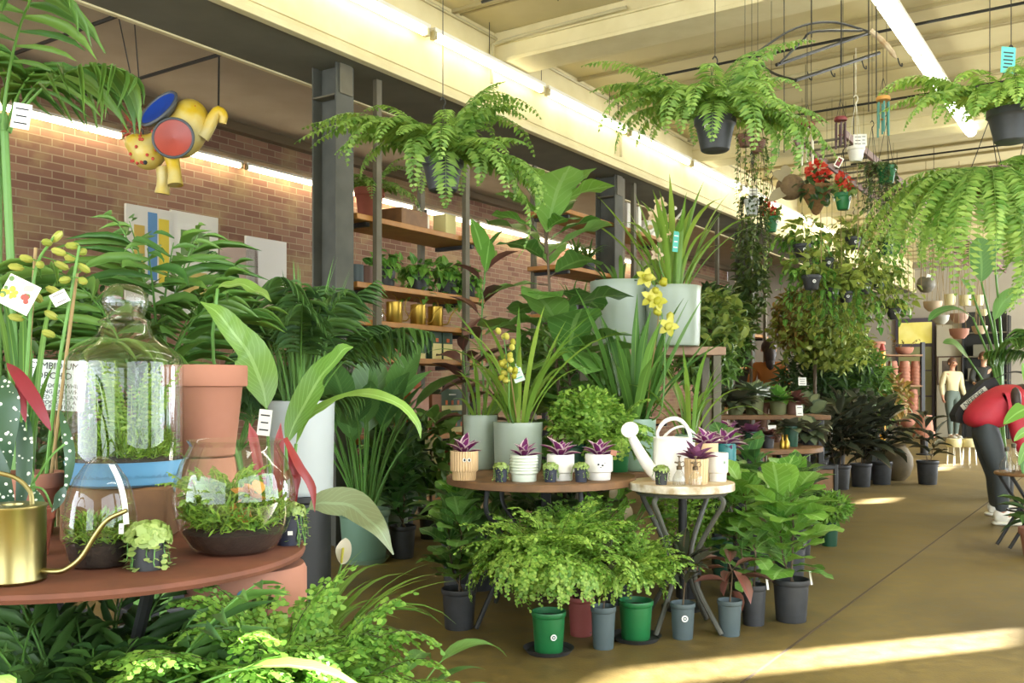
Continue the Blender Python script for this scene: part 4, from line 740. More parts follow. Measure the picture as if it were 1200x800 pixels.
bottle('white bottle on the top shelf board, left one of a pair', 491, Z1[5], .2, .03, M['white']); bottle('white bottle on the top shelf board, right one of a pair', 499, Z1[5], .17, .028, M['white'])
sbox('box', 'plain cream box on the top shelf board near its right end', 'box', 521, Z1[5], .13, .13, .16, M['labelc'])
for px, pm, lab in ((417, 'greypl', 'grey tin beside the steel column on the second shelf board'), (428, 'brownpot', 'brown tin beside the grey tin on the second shelf board')):
    t = thing('tin', lab, 'tin', onshelf(px, -4.56, Z1[4])); pot(t, .055, .13, pm, 'plain', False)
for i, (px, n, lab) in enumerate(((451, 6, 'leftmost black pot of trailing pothos on the second shelf board'), (491, 12, 'black pot of fullest trailing pothos on the second shelf board'), (524, 12, 'third black pot of pothos on the second shelf board'), (546, 7, 'rightmost black pot of pothos on the second shelf board'))):
    t = thing('trailing_pothos', lab, 'potted plant', onshelf(px, -4.58, Z1[4])); pot(t, .085, .15, 'blackpl'); mb = trail_mb(n, .26 if n > 6 else .14, 12, .085, .06, 'heart', (0, 0, .15), .07, .08, .02, None, .12); part('foliage', mb, [K['pothos'], K['stem']], t, sharp=False)
    part('crown', bush_mb(26, (0, 0, .19), (.12, .1, .08), .1, .065, 'heart', .2, .5), [K['pothos'], K['stem']], t, sharp=False)
def smallcan(label, px, z, v=-4.55):
    t = thing('watering_can', label, 'watering can', onshelf(px, v, z), .3); part('body', MB().lathe([(0, 0), (.058, 0), (.06, .003), (.06, .155), (.057, .158), (.02, .158)], 24), M['goldm'], t)
    part('spout', MB().tube(bez([(.055, 0, .02), (.1, 0, .03), (.13, 0, .1), (.18, 0, .15)], 14), .005, 6), M['goldm'], t); part('handle', MB().tube(bez([(.03, 0, .155), (0, 0, .21), (-.08, 0, .21), (-.1, 0, .12), (-.058, 0, .05)], 16), .004, 6), M['goldm'], t)
smallcan('left gold watering can on the third shelf board', 462, Z1[3]); smallcan('middle gold watering can on the third shelf board', 490, Z1[3]); smallcan('right gold watering can on the third shelf board', 510, Z1[3])
bottle('clear spray bottle on the third shelf board beside the slim post', 444, Z1[3], .17, .035, M['glass'], cap=M['white']); bottle('small clear bottle on the third shelf board beside the steel column', 419, Z1[3], .15, .03, M['glass'])
for i, (px, dx, z) in enumerate(((427, 0, .11), (449, 0, .11), (459, 0, .11))): sbox('box', 'pale pink box on a dark riser of the fourth shelf board, ' + ('beside the column', 'left of the pair', 'right of the pair')[i], 'box', px, Z1[2]+.112, .13, .1, .08, M['pinkm'])
for px, lab in ((427, 'brown carton under the pink box beside the column'), (454, 'brown carton under the pair of pink boxes')): sbox('carton', lab, 'box', px, Z1[2], .22, .12, .11, M['brnm'])
sbox('box', 'long dark green box with orange and cream print on the fourth shelf board', 'box', 477, Z1[2], .34, .1, .17, M['gboxm'], front=GP); sbox('box', 'red box standing behind the long green box on the fourth shelf board', 'box', 476, Z1[2], .13, .1, .25, M['redm'], -4.68)
for i, px in enumerate((506, 519)): sbox('box', 'upright green and cream gift box on the fourth shelf board, '+('left', 'right')[i]+' of two', 'box', px, Z1[2], .125, .1, .24, M['gboxm'], front=[(M['labelc'], 0, .26, .92, .5), (M['rose'], 0, .62, .3, .12)])
for i, px in enumerate((432, 445, 450)): bottle(('dark amber bottle on the fourth shelf board beside the column', 'dark amber bottle left of its twin on the fourth shelf board', 'dark amber bottle right of its twin on the fourth shelf board')[i], px, Z1[2], .1, .028, M['amber'], -4.48)
sbox('box', 'small cream box at the right end of the fourth shelf board', 'box', 535, Z1[2], .14, .1, .08, M['labelc']); 
for i, (z, px) in enumerate(((0, 527), (.17, 523))): sbox('box', 'green gift box with orange and cream print, '+('lower', 'upper')[i]+' of two stacked by the grey pots', 'box', px, Z1[1]+z, .3, .12, .168, M['gboxm'], front=GP)
sbox('box', 'brown box left of the stacked green gift boxes', 'box', 505, Z1[1], .12, .12, .3, M['brnm']); sbox('box', 'pink box standing left of the brown box on the fifth shelf board', 'box', 492, Z1[1], .1, .1, .34, M['pinkm'])
for i, px in enumerate((455, 470, 484)): bottle('small dark bottle on the fifth shelf board behind the leaves, '+('left', 'middle', 'right')[i]+' of three', px, Z1[1], .16, .04, M['amber'])
sbox('box', 'box with a green leafy print on the fifth shelf board, under the red box', 'box', 458, Z1[1]+.0, .2, .1, .42, mat('leafy_card', '6a7a3a', .6, c2='b08a4a', scale=40), -4.7); sbox('box', 'orange brown printed box beside the leafy print box', 'box', 480, Z1[1], .16, .1, .42, M['rose'], -4.7)
for i, (px, z, w, h, m) in enumerate(((501, 0, .3, .2, 'cardbox'), (496, .205, .22, .22, 'cardbox'), (527, 0, .26, .17, 'wood'), (535, .175, .2, .15, 'brnm'))): sbox('carton', ('olive carton at the bottom of the shelving behind the small black pot', 'upper olive carton at the bottom of the shelving', 'open wooden crate on the lowest shelf board, left of the plank table', 'brown box on top of the wooden crate at the bottom shelf')[i], 'box', px, Z1[0]+z, w, .2, h, M[m], -4.5)
# upper goods on the second unit
for i, px in enumerate((731, 737, 744)): sbox('box', 'tall white box on the highest board behind the steel column, ' + ('left', 'middle', 'right')[i]+' of three', 'box', px, Z2[4], .07, .12, .3, M['white'], -4.6)
sbox('box', 'wide white box on the highest shelf board', 'box', 757, Z2[4], .3, .16, .2, M['white'], -4.66)
for i, px in enumerate((749, 762, 772)):
    p = onshelf(px, -4.5, Z2[4]); t = thing('paper_lamp', 'leaning white round ended stick on the highest board, ' + ('left', 'middle', 'right')[i]+' of three', 'ornament', p); part('stick', MB().tube([(0, 0, .012), (.26, .0, .3)], .012, 8), M['white'], t); part('end', MB().ball((.27, 0, .31), .024, 10), M['white'], t)
for i, px in enumerate((745, 752, 759, 767)):
    t = thing('tall_pot', 'olive brown cylinder vase on the fourth board of the second unit, ' + ('leftmost', 'second from left', 'third from left', 'rightmost')[i], 'vase', onshelf(px, -4.56, Z2[3])); part('body', MB().lathe([(0, 0), (.05, 0), (.055, .01), (.055, .24), (.05, .24), (.045, .2)], 18), Q['olivepot'], t)
for i, (px, z) in enumerate(((676, 3), (690, 3), (684, 2), (850, 2), (670, 2))):
    t = thing('potted_plant', 'small leafy plant on the second shelving unit, ' + ('left on the second board', 'right of it on the second board', 'at the column on the third board', 'right end near the grey pots', 'left on the third board')[i], 'potted plant', onshelf(px, -4.56, Z2[z])); pot(t, .07, .12, 'blackpl'); part('foliage', strap_mb(26, .26, .012, (0, 0, .12), (.5, 1.4), (.6, 2.), .03, 'lance'), [K['bush'], K['stem']], t, sharp=False)
for i, (px, m) in enumerate(((663, 'pinkm'), (676, 'brnm'), (690, 'gboxm'))): sbox('box', ('pink', 'brown', 'dark green')[i]+' box on the lower board of the second shelving unit', 'box', px, Z2[1], .2, .15, .2, M[m])
# low bench with striped baskets in the bay beyond
u, Y = rv(600, -6.6); bp = room(u, -6.6, 0); t = thing('bench', 'long low bench beyond the shelving, below the brick wall', 'bench', bp, SR); part('top', MB().box((0, 0, 1.12), (2.4, .5, .05)), M['wood'], t)
for x in (-1.1, 1.1):
    for y in (-.2, .2): part('leg', MB().box((x, y, .545), (.06, .06, 1.09)), M['black'], t)
for i, px in enumerate((580, 604)):
    p = room(rv(px, -6.6)[0], -6.6, 1.146); t = thing('basket', ('left', 'right')[i]+' striped white basket with a brown lid on the far bench', 'basket', p); part('body', MB().lathe([(0, 0), (.2, 0), (.24, .2), (.22, .22)], 24), mat('striped_weave', 'd8cdb8', .7, c2='8a6a5a', scale=14), t); part('lid', MB().lathe([(.23, .215), (.16, .29), (0, .31)], 24), M['brnm'], t)
# ================================================================== tables in the middle
CT = (*PZ(634, 4.3, 0)[:2], 0); CZ = .654
t = thing('round_table', 'round brown plank table in the middle with black legs', 'table', CT)
part('tabletop', MB().lathe([(0, CZ-.034), (.42, CZ-.034), (.43, CZ-.03), (.43, CZ-.004), (.425, CZ), (0, CZ)], 64), M['tablew'], t)
for a in (-2.5, -1., .7, 2.2): part('leg', MB().tube(bez([(math.cos(a)*.3, math.sin(a)*.3, CZ-.036), (math.cos(a)*.3, math.sin(a)*.3, .5), (math.cos(a)*.18, math.sin(a)*.18, .36), (math.cos(a)*.36, math.sin(a)*.36, .01)], 14), .011, 8), M['black'], t)
WT = (*PZ(798, 4.12, 0)[:2], 0); WZ = .644
t = thing('round_table', 'small round chipped white table with curved dark legs', 'table', WT)
part('tabletop', MB().lathe([(0, WZ-.036), (.222, WZ-.036), (.23, WZ-.032), (.23, WZ-.003), (.227, WZ)], 56).lathe([(.227, WZ), (.2, WZ+.0003), (0, WZ+.0003)], 56, m=1), [mat('chipped_white_rim', 'ddd8c8', .6, c2='a89470', scale=16, amt=.25), mat('rusty_white_top', 'b08a58', .7, c2='cfc0a0', scale=9, amt=.4)], t); part('apron_ring', MB().tube([(math.cos(a)*.19, math.sin(a)*.19, WZ-.046) for a in np.linspace(0, 2*PI, 33)], .009, 6), M['steel'], t)
for a in (-2.3, -.75, .8, 2.35): part('leg', MB().tube(bez([(math.cos(a)*.19, math.sin(a)*.19, WZ-.05), (math.cos(a)*.21, math.sin(a)*.21, WZ-.08), (math.cos(a)*.16, math.sin(a)*.16, WZ-.16), (math.cos(a)*.08, math.sin(a)*.08, .34), (math.cos(a)*.08, math.sin(a)*.08, .2), (math.cos(a)*.2, math.sin(a)*.2, .01)], 22), .0115, 8), M['steel'], t)
def onT(px, Y, z): return PZ(px, Y, z)
def rosepot(label, px, Y, z, r, h, pm, kind, k='purple', n=12, L=.085, extra=None, flute=0):
    t = thing('purple_rosette', label, 'potted plant', onT(px, Y, z)); pot(t, r, h, pm, kind, k=40 if not flute else 120, flute=flute); part('foliage', rosette_mb(n, L, L*.42, (0, 0, h*.88), 'blade', (.5, 1.4)), [K[k], K['stem']], t, sharp=False); return t
t = rosepot('purple rosette in a tan ribbed pot at the left of the plank table', 544, 4.09, CZ, .059, .125, 'tan', 'foot', L=.1, flute=30)
for i, x in enumerate((.004, .024)): mb = MB(); mb.lathe([(0, 0), (.0085, 0)], 14, R=np.array(Matrix.Rotation(PI/2, 3, 'X')), c=(x, -.0625, .09)); mb.ball((x+.001, -.063, .09), (.004, .0008, .006), 8, 1); part('eye_sticker', mb, [TAGW, TAGB], t)
rosepot('purple rosette in a white pot with raised rings, on the plank table', 614, 4.04, CZ, .061, .112, 'mint', 'ribbed', L=.09)
rosepot('purple rosette in a plain white pot in the middle of the plank table', 657, 4.08, CZ, .06, .112, 'whitec', 'foot', L=.1)
t = rosepot('purple rosette in a white pot with a painted face, right of the plank table', 702, 4.1, CZ, .06, .112, 'whitec', 'foot', L=.095)
mb = MB()
for q, z, rr in ((-.008, .07, .005), (.01, .066, .005), (.02, .075, .003), (.002, .058, .003)): mb.ball((q, -.0605, z), (rr, .0012, rr*.9), 8)
part('painted_face', mb, TAGB, t); tagp(t, (.06, -.03, .118), .028, .024, .3, -.3, .3, 'plant_tag', 0, [Q['terra'], TAGB])
for i, (px, lab) in enumerate(((587, 'tiny trailing succulent between the tan pot and the ringed white pot'), (645, 'tiny trailing succulent between the ringed pot and the plain white pot'), (681, 'tiny trailing succulent left of the pot with a painted face'))): turtlepot(lab, onT(px, 4.0, CZ), .03, .06, .009, 190, .06, mat('navy_pot%d' % i, '2a2e3c', .5), seedtag=False)
turtlepot('tiny trailing succulent on the chipped white table, in front of the watering can', onT(775, 3.98, WZ), .03, .06, .009, 190, .055, 'blackpl', seedtag=False)
def orchid(label, loc, r, h, pm, n, L, w, k='strap', kind='cyl', e=(1., 1.52), bend=(.1, 1.3), flute=0, cat='potted plant', rb=.06, leaf='strap'):
    t = thing('orchid', label, cat, loc); pot(t, r, h, pm, kind, k=44); part('foliage', strap_mb(n, L, w, (0, 0, h*.86), e, bend, rb, leaf), [K[k], K['stem']], t, sharp=False); return t
t = orchid('cymbidium orchid with yellow buds in a grey green pot on the plank table', onT(607, 4.52, CZ), .118, .235, 'grey', 26, .66, .0135, 'strapl', bend=(.2, 2.0)); b0 = np.array(t.location)
def spray(t, base, pts, Y, rb, m='yellow', n=14, sx=.03, flower=False, stake=True):
    b0 = np.array(t.location); p = bez([base]+[P(x, y, Y)-b0 for x, y in pts], 16); part('flower_stem', MB().tube(p, np.linspace(.004, .0025, 16), 6), K['stem'], t); mb = MB(); top = p[9:]
    for i in range(n):
        q = top[i % len(top)]+U(-1, 1, 3)*sx*np.array([1, .7, .7]); R = frames(U(-1, 1, (1, 3)), UPV[None], [1.])[0]; mb.ball(q, (rb*.85, rb*1.15, rb*.85), 8, 0, R)
        if flower and i % 3 == 0: mb.place(T['oval'], frames(np.stack([np.cos(np.arange(5)*1.26), U(-.6, -.2, 5), np.sin(np.arange(5)*1.26)], 1), np.array([0, -1, .2]), rb*1.5, rb*2.4), np.tile(q, (5, 1)))
    o = part('bud', mb, K[m], t, None, False); o['kind'] = 'stuff'
    if stake: part('stake', MB().tube([base+np.array([.01, .01, 0]), p[11]+np.array([.008, .01, 0])], .003, 6), K['stake'], t)
spray(t, np.array([-.01, -.02, .2]), ((597, 480), (596, 440), (590, 392)), 4.28, .016, n=19, sx=.045); tagp(t, P(606, 437, 4.38)-b0, .05, .085, .1, -.1, -.35, mats=[mat('pale_green_card', 'cfe0d4', .6), TAGT])
t = thing('grey_planter', 'plain grey green pot behind the orchid with yellow buds, on the plank table', 'planter', onT(563, 4.66, CZ)); pot(t, .085, .265, 'grey', 'cyl', k=40)
part('foliage', strap_mb(9, .34, .01, (0, 0, .23), (.9, 1.5), (.2, 1.6), .05), [K['strapl'], K['stem']], t, sharp=False)
# green pot with bright fern behind, right of the plank table
t = potted('maidenhair_fern', 'bright bushy fern in a green pot behind the painted face pot', onT(722, 4.5, CZ), .07, .13, 'greenpl'); part('foliage', maiden_mb(60, .24, (-.05, .05, .13), .017, (.3, 1.5), (.5, 2.), 11, 7, .07, None, .08), [K['maiden'], K['wiry']], t, sharp=False)
t = potted('leafy_shrub', 'dense bright green herb behind the plain white pot on the plank table', onT(672, 4.56, CZ), .07, .13, 'dgreen'); part('foliage', bush_mb(1500, (.06, .02, .25), (.19, .1, .15), .032, .02, 'oval', .2), [K['maiden'], K['stem']], t, sharp=False)
# second stand behind with orchids and the big fig
BZ = .62; BS = onT(745, 5.15, 0); t = thing('display_bench', 'wooden bench behind the two round tables carrying grey pots', 'bench', BS); part('top', MB().box((0, 0, BZ-.02), (1.1, .62, .04)), M['tablew'], t)
for x in (-.5, .5):
    for y in (-.26, .26): part('leg', MB().box((x, y, (BZ-.04)/2), (.05, .05, BZ-.04)), M['black'], t)
t = orchid('large cymbidium with dark upright leaves and yellow flowers, behind the white watering can', onT(742, 4.98, BZ), .12, .27, 'sage', 28, .68, .025, 'strap', e=(.9, 1.5), bend=(.0, .6), rb=.08); b0 = np.array(t.location); spray(t, np.array([.05, -.03, .25]), ((775, 480), (779, 400), (772, 350), (764, 325)), 4.85, .024, n=12, sx=.04, flower=True)
t = orchid('strap leaved orchid in a small sage pot right of the watering can', onT(808, 4.95, BZ), .075, .19, 'sage', 20, .5, .012, 'strapl', e=(.8, 1.5), bend=(.4, 1.8))
SH = 1.30; sp_ = onT(757, 5.85, 0); t = thing('display_bench', 'tall narrow stand carrying the two large grey pots high up', 'bench', sp_); part('top', MB().box((0, 0, SH-.025), (.9, .42, .05)), mat('pale_plank', 'a88a70', .7, c2='947660', scale=10), t)
for x in (-.4, .4):
    for y in (-.17, .17): part('leg', MB().box((x, y, (SH-.05)/2), (.05, .05, SH-.05)), M['steel_br'], t)
t = thing('large_planter', 'largest pale grey pot on the tall stand, left of its twin', 'planter', onT(728, 5.85, SH)); pot(t, .195, .41, 'grey', 'cyl', k=52)
part('foliage', strap_mb(16, .3, .012, (0, 0, .34), (.6, 1.4), (.5, 1.8), .1), [K['bush'], K['stem']], t, sharp=False)
t = orchid('orchid with cream flowers in the right large grey pot on the tall stand', onT(789, 5.66, SH+.0), .165, .36, 'grey', 34, .72, .016, 'strapl', e=(.95, 1.5), bend=(.1, 1.5), rb=.1); b0 = np.array(t.location)
spray(t, np.array([-.1, -.03, .3]), ((785, 320), (784, 270), (780, 245)), 5.6, .02, 'cream', 9, .05, True); tagp(t, P(792, 283, 5.5)-b0, .035, .12, .2, 0, .1, mats=[TAGT, TAGW])
spray(t, np.array([.0, -.08, .3]), ((776, 320), (771, 290), (772, 255)), 5.5, .018, 'cream', 7, .05, True, False)
# fiddle leaf fig
t = potted('fiddle_leaf_fig', 'tall fiddle leaf fig with big leaves, standing behind the plank table', (*PZ(650, 5.25, 0)[:2], 0), .16, .34, 'blackpl')
part('foliage', stemleaf_mb([[(0, 0, .3), (.03, 0, .9), (-.02, .02, 1.5), (-.05, 0, 1.98)], [(.03, .02, .3), (.1, 0, .8), (.06, 0, 1.3)]], 32, .42, .34, 'obov', (-.25, .5), .14, r=.014, topup=.8), [K['fiddle'], K['stemd']], t, sharp=False)
part('new_leaf', stemleaf_mb([[(-.05, 0, 1.8), (-.06, 0, 2.05)]], 7, .36, .23, 'obov', (.2, .9), .2, r=.008), [K['fiddlel'], K['stemd']], t, 'bright young top leaves', False)
# brown leaved plant and palm left of it
t = potted('rubber_plant', 'tall burgundy leaved rubber plant left of the fiddle leaf fig', (*PZ(568, 5.5, 0)[:2], 0), .14, .3, 'blackpl'); part('foliage', stemleaf_mb([[(0, 0, .28), (.0, 0, .9), (-.02, 0, 1.35), (0, 0, 1.72)], [(.02, 0, .28), (-.08, 0, .8), (-.13, 0, 1.3)]], 12, .25, .095, 'oval', (-.2, .6), .35, r=.008), [K['rubberb'], K['stem']], t, sharp=False)
part('new_leaf', stemleaf_mb([[(0, 0, 1.66), (0, 0, 1.78)]], 4, .25, .1, 'oval', (.5, 1.4), .3, r=.006), [K['pothos'], K['stem']], t, 'green young top leaves', False)
# white enamel watering can
t = thing('watering_can', 'white watering can with a round rose and a hooped handle, on the white table', 'watering can', onT(787, 4.19, WZ)); W_ = M['whitee'] = mat('white_enamel', 'ecebe2', .3)
part('body', MB().lathe([(0, 0), (.086, 0), (.088, .004), (.088, .01), (.08, .16), (.079, .182), (.081, .186), (.079, .19), (.07, .188), (.069, .17)], 44), W_, t)
part('spout', MB().tube(bez([(-.065, -.02, .03), (-.1, -.03, .055), (-.15, -.05, .13), (-.18, -.06, .185), (-.187, -.063, .2)], 22), np.interp(np.linspace(0, 1, 22), [0, .25, 1], [.036, .028, .015]), 16), W_, t)
d = nrm(np.array([-.25, -.8, .45])); x_ = nrm(np.cross(d, UPV)); R = np.stack([x_, np.cross(d, x_), d], 1); ro = part('rose', MB().lathe([(.013, -.045), (.016, -.03), (.036, -.004), (.0385, .001), (.036, .005), (0, .006)], 32, (-.196, -.085, .226), R=R), W_, t)
mb = MB()
for i in range(40): a = i*2.39996; r_ = .032*math.sqrt((i+.5)/40); mb.ball(np.array([-.196, -.085, .226])+R@np.array([r_*math.cos(a), r_*math.sin(a), .0062]), .0012, 5)
part('rose_holes', mb, TAGB, ro)
part('handle', MB().tube(bez([(-.06, 0, .185), (-.062, 0, .215), (-.03, 0, .26), (.02, 0, .272), (.06, 0, .245), (.083, 0, .19), (.086, 0, .1), (.084, 0, .05)], 30), np.interp(np.linspace(0, 1, 30), [0, .3, .5, 1], [.006, .01, .01, .006]), 10), W_, t)
t = thing('watering_can', 'second white watering can mostly hidden behind the first', 'watering can', onT(800, 4.5, .644)); part('body', MB().lathe([(0, 0), (.07, 0), (.07, .15), (.06, .155)], 32), W_, t); part('handle', MB().tube(bez([(-.1, -.02, .03), (-.115, -.02, .13), (-.07, -.02, .2), (0, -.02, .225), (.06, -.02, .18), (.07, 0, .13)], 24), .006, 8), W_, t); part('spout', MB().tube(bez([(.06, 0, .06), (.13, 0, .12), (.16, 0, .15), (.18, 0, .162)], 12), np.linspace(.012, .006, 12), 8), W_, t)
solo('plant_stand', MB().lathe([(0, 0), (.1, 0), (.1, .015), (.02, .02), (.02, .6), (.1, .61), (.1, .6435), (0, .6435)], 28), M['black'], 'black pedestal under the second white watering can', 'stand', (*onT(800, 4.5, 0)[:2], 0))
rosepot('dusky purple rosette in the tan fluted pot, front of the white table', 816, 4.02, WZ, .05, .108, 'tan', 'cyl', 'purpled', 18, .1, flute=22)
t = rosepot('purple rosette in a tan pot beside the watering can handle', 828, 4.27, WZ, .052, .16, 'tan', 'cyl', 'purple', 16, .1)
t = thing('white_pot', 'white footed pot at the right of the chipped white table', 'pot', onT(841, 4.13, WZ)); pot(t, .045, .125, 'whitec', 'foot'); part('leaf_motif', MB().ball((.02, -.041, .085), (.006, .002, .008), 8), Q['sage'], t)
def spraybottle(label, px, Y, z=WZ):
    t = thing('spray_bottle', label, 'bottle', onT(px, Y, z)); part('glass', MB().lathe([(0, 0), (.024, 0), (.028, .004), (.028, .028), (.022, .045), (.011, .062), (.01, .07)], 24), M['glass'], t); br = mat('aged_brass', '6a5a44', .35, metal=.8); part('pump', MB().lathe([(.012, .066), (.0125, .08), (.006, .083), (.006, .1), (.003, .102), (.003, .118), (.008, .12), (.008, .124), (0, .125)], 16), br, t)
    part('nozzle', MB().tube([(0, 0, .092), (-.02, -.006, .098)], .0035, 8), br, t); part('trigger', MB().tube(bez([(.006, 0, .095), (.018, 0, .1), (.022, 0, .085), (.014, 0, .078)], 10), .0018, 6), br, t)
spraybottle('clear glass mister with a bronze pump, left of two on the white table', 796, 3.95); spraybottle('clear glass mister with a bronze pump, right of two on the white table', 815, 3.93)
# ================================================================== plants on the floor around the tables
def fl(px, Y): return (*PZ(px, Y, 0)[:2], 0)
def fiddle(label, loc, r, h, pm, Hh, n, L, w, k='fiddle', e=(-.1, .7), kind='nursery', name='fiddle_leaf_fig', tpl='obov', paths=None, tag=False):
    t = potted(name, label, loc, r, h, pm, kind); paths = paths or [[(0, 0, h*.85), (.01, 0, (h+Hh)/2), (0, .01, Hh-L*.5)], [(.02, .02, h*.85), (-.03, .02, h+.2*(Hh-h)), (-.05, .03, Hh*.8)]]
    part('foliage', stemleaf_mb(paths, n, L, w, tpl, e, .2, r=.005), [K[k], K['stemd']], t, sharp=False)
    if tag: tagp(t, (r*.92, -r*.5, h+.01), .012, .06, .5, -.2, name='plant_tag', lines=0)
    return t
def maiden(label, loc, r, h, pm, n, L, k='maiden', sauc=False, base=.0, e=(.3, 1.5), bend=(1., 2.6), leaf=.0125, p=1.4, stick=False, nb=13, lz=0.):
    t = potted('maidenhair_fern', label, loc, r, h, pm)
    if sauc: saucer(t, r*1.45, h=.02)
    part('foliage', maiden_mb(n, L, (0, 0, h+lz), leaf, e, bend, nb, 9, .08, None, r*.5, p), [K[k], K['wiry']], t, sharp=False)
    if stick: sticker(t, r*.97, h*.45, r*.18, -PI/2+.25)
    return t
fiddle('small fiddle leaf fig in a black pot, standing left of the large maidenhair fern', fl(538, 4.14), .079, .175, 'blackpl', .56, 30, .15, .125, 'fiddle', (.2, 1.1))
maiden('large spilling maidenhair in a green pot on a black saucer, before the plank table', fl(643, 3.76), .07, .165, 'greenpl', 170, .44, sauc=True, e=(1.1, 1.56), bend=(.9, 3.2), stick=True, nb=15, lz=.04, p=2.)
t_ = maiden('maidenhair fern in a maroon pot behind the large green potted one', fl(681, 4.02), .058, .165, 'redpl', 90, .42, 'maidend', e=(1.25, 1.56), bend=(.5, 1.6), p=1.8)
def rubber(label, loc, r, h, pm, Hh, n, L=.13, w=.055, k='rubber', stick=True, e=(.0, 1.1), paths=None):
    t = potted('rubber_plant', label, loc, r, h, pm); part('foliage', stemleaf_mb(paths or [[(0, 0, h*.85), (.01, 0, (h+Hh)/2), (0, .01, Hh-.06)]], n, L, w, 'oval', e, .25, r=.004), [K[k], K['stemd']], t, sharp=False)
    if stick: sticker(t, r*.95, h*.62, r*.26)
    return t
rubber('small rubber plant in a grey pot between the two green pots', fl(707, 3.82), .052, .17, 'greypl', .38, 11, .16, .055, stick=False)
maiden('round maidenhair fern in the right green pot on a saucer, under the gap between tables', fl(745, 3.95), .074, .165, 'greenpl', 90, .24, sauc=True, e=(.7, 1.55), bend=(.7, 2.4), nb=11, lz=.06, p=1.8)
rubber('dark rubber plant in a grey pot with a round sticker, below the white table', fl(800, 3.97), .053, .15, 'greypl', .36, 13, .17, .062)
rubber('wilting burgundy rubber plant in a grey pot, right of the stickered grey pot', fl(855, 4.02), .053, .15, 'greypl', .36, 10, .16, .058, 'rubberb', False, (-.9, .4))
fiddle('fig in a black pot tucked behind the wilting rubber plant', fl(883, 4.2), .058, .18, 'blackpl', .42, 12, .13, .09, tag=True)
fiddle('large bright fiddle leaf fig in a black pot, rightmost in the front row', fl(927, 4.27), .083, .19, 'blackpl', .66, 26, .2, .165, 'fiddlel', (.1, .9), tag=True)
fiddle('bright fiddle leaf fig behind the front row, below the right of the white table', fl(872, 4.75), .09, .2, 'blackpl', .62, 26, .2, .165, 'fiddlel', (.0, .8))
fiddle('dark fiddle leaf fig in a dark green pot behind the white table', fl(852, 5.2), .09, .22, 'dgreen', .78, 24, .2, .12, 'fiddle', (.0, .8))
fiddle('fiddle leaf fig with a pale top, behind the large bright one at the aisle', fl(925, 5.1), .09, .22, 'blackpl', .66, 22, .18, .12, 'fiddle', (.0, .8))
fiddle('mid green leafy plant between the white table and the potting shelf', fl(885, 5.8), .1, .22, 'blackpl', .72, 26, .17, .08, 'peace', (.1, .9), name='leafy_plant', tpl='oval')
fiddle('bright lime leaved plant at the aisle corner behind the figs', fl(935, 5.9), .09, .22, 'blackpl', .62, 20, .15, .1, 'pothos', (.0, .9), name='leafy_plant', tpl='heart')
fiddle('silver green leaved plant at the aisle, beneath the crate', fl(950, 6.4), .09, .22, 'blackpl', .52, 22, .13, .06, 'calathea', (.0, .9), name='leafy_plant', tpl='oval')
t = potted('small_fern', 'small bushy fern in a dark green pot, farthest along the aisle row', fl(972, 6.3), .06, .16, 'dgreen'); part('foliage', bush_mb(700, (0, 0, .25), (.14, .14, .1), .05, .018, 'lance', .2), [K['maidend'], K['stem']], t, sharp=False)
t = potted('maidenhair_fern', 'green ferny plant in a black pot with a red label, under the white table', fl(806, 4.75), .075, .2, 'blackpl'); part('foliage', bush_mb(1300, (0, 0, .42), (.17, .15, .17), .03, .016, 'oval', .2), [K['maiden'], K['stem']], t, sharp=False); part('stem', MB().tube([(0, 0, .17), (0, 0, .35)], .006, 5), K['stemd'], t)
part('label', MB().box((.0, -.074, .165), (.07, .004, .035), b=.001), M['redm'], t, 'red label')
for i, (px, Y, Hh, k, lab) in enumerate(((560, 4.95, .56, 'bushd', 'dark leaved plant in shade behind the left leg of the plank table'), (605, 5.0, .54, 'bushd', 'dark leaved plant in shade under the middle of the plank table'), (660, 5.1, .56, 'calathea', 'striped leaf plant in shade under the right of the plank table'))):
    t = potted('shade_plant', lab, fl(px, Y), .1, .2, 'blackpl'); part('foliage', broad_mb(22, .24, .24, .045, (0, 0, .2), (.8, 1.5), (.8, 1.9)), [K[k], K['stem']], t, sharp=False)
t = potted('trailing_pothos', 'bright pothos beside the left edge of the plank table', fl(534, 4.72), .07, .3, 'blackpl'); part('foliage', bush_mb(60, (0, 0, .45), (.1, .1, .13), .1, .075, 'heart', .2, .2), [K['pothos'], K['stem']], t, sharp=False); part('stem', MB().tube([(0, 0, .26), (0, 0, .45)], .006, 5), K['stem'], t)
t = potted('peace_lily', 'pale leaved peace lily with white flowers between the two round tables', fl(725, 4.62), .08, .2, 'blackpl'); part('foliage', broad_mb(18, .26, .2, .03, (0, 0, .2), (.9, 1.5), (.6, 1.8)), [K['pothos'], K['stem']], t, sharp=False)
for q in ((-.05, -.08, .52), (.02, -.1, .42)): mb = MB(); bigleaf(mb, [np.array(q), np.array(q)+(.015, -.01, .03), np.array(q)+(.02, 0, .07)], .02, (-.2, -1, .1), 'oval', .3); part('flower', mb, K['cream'], t, 'white spathe', False)
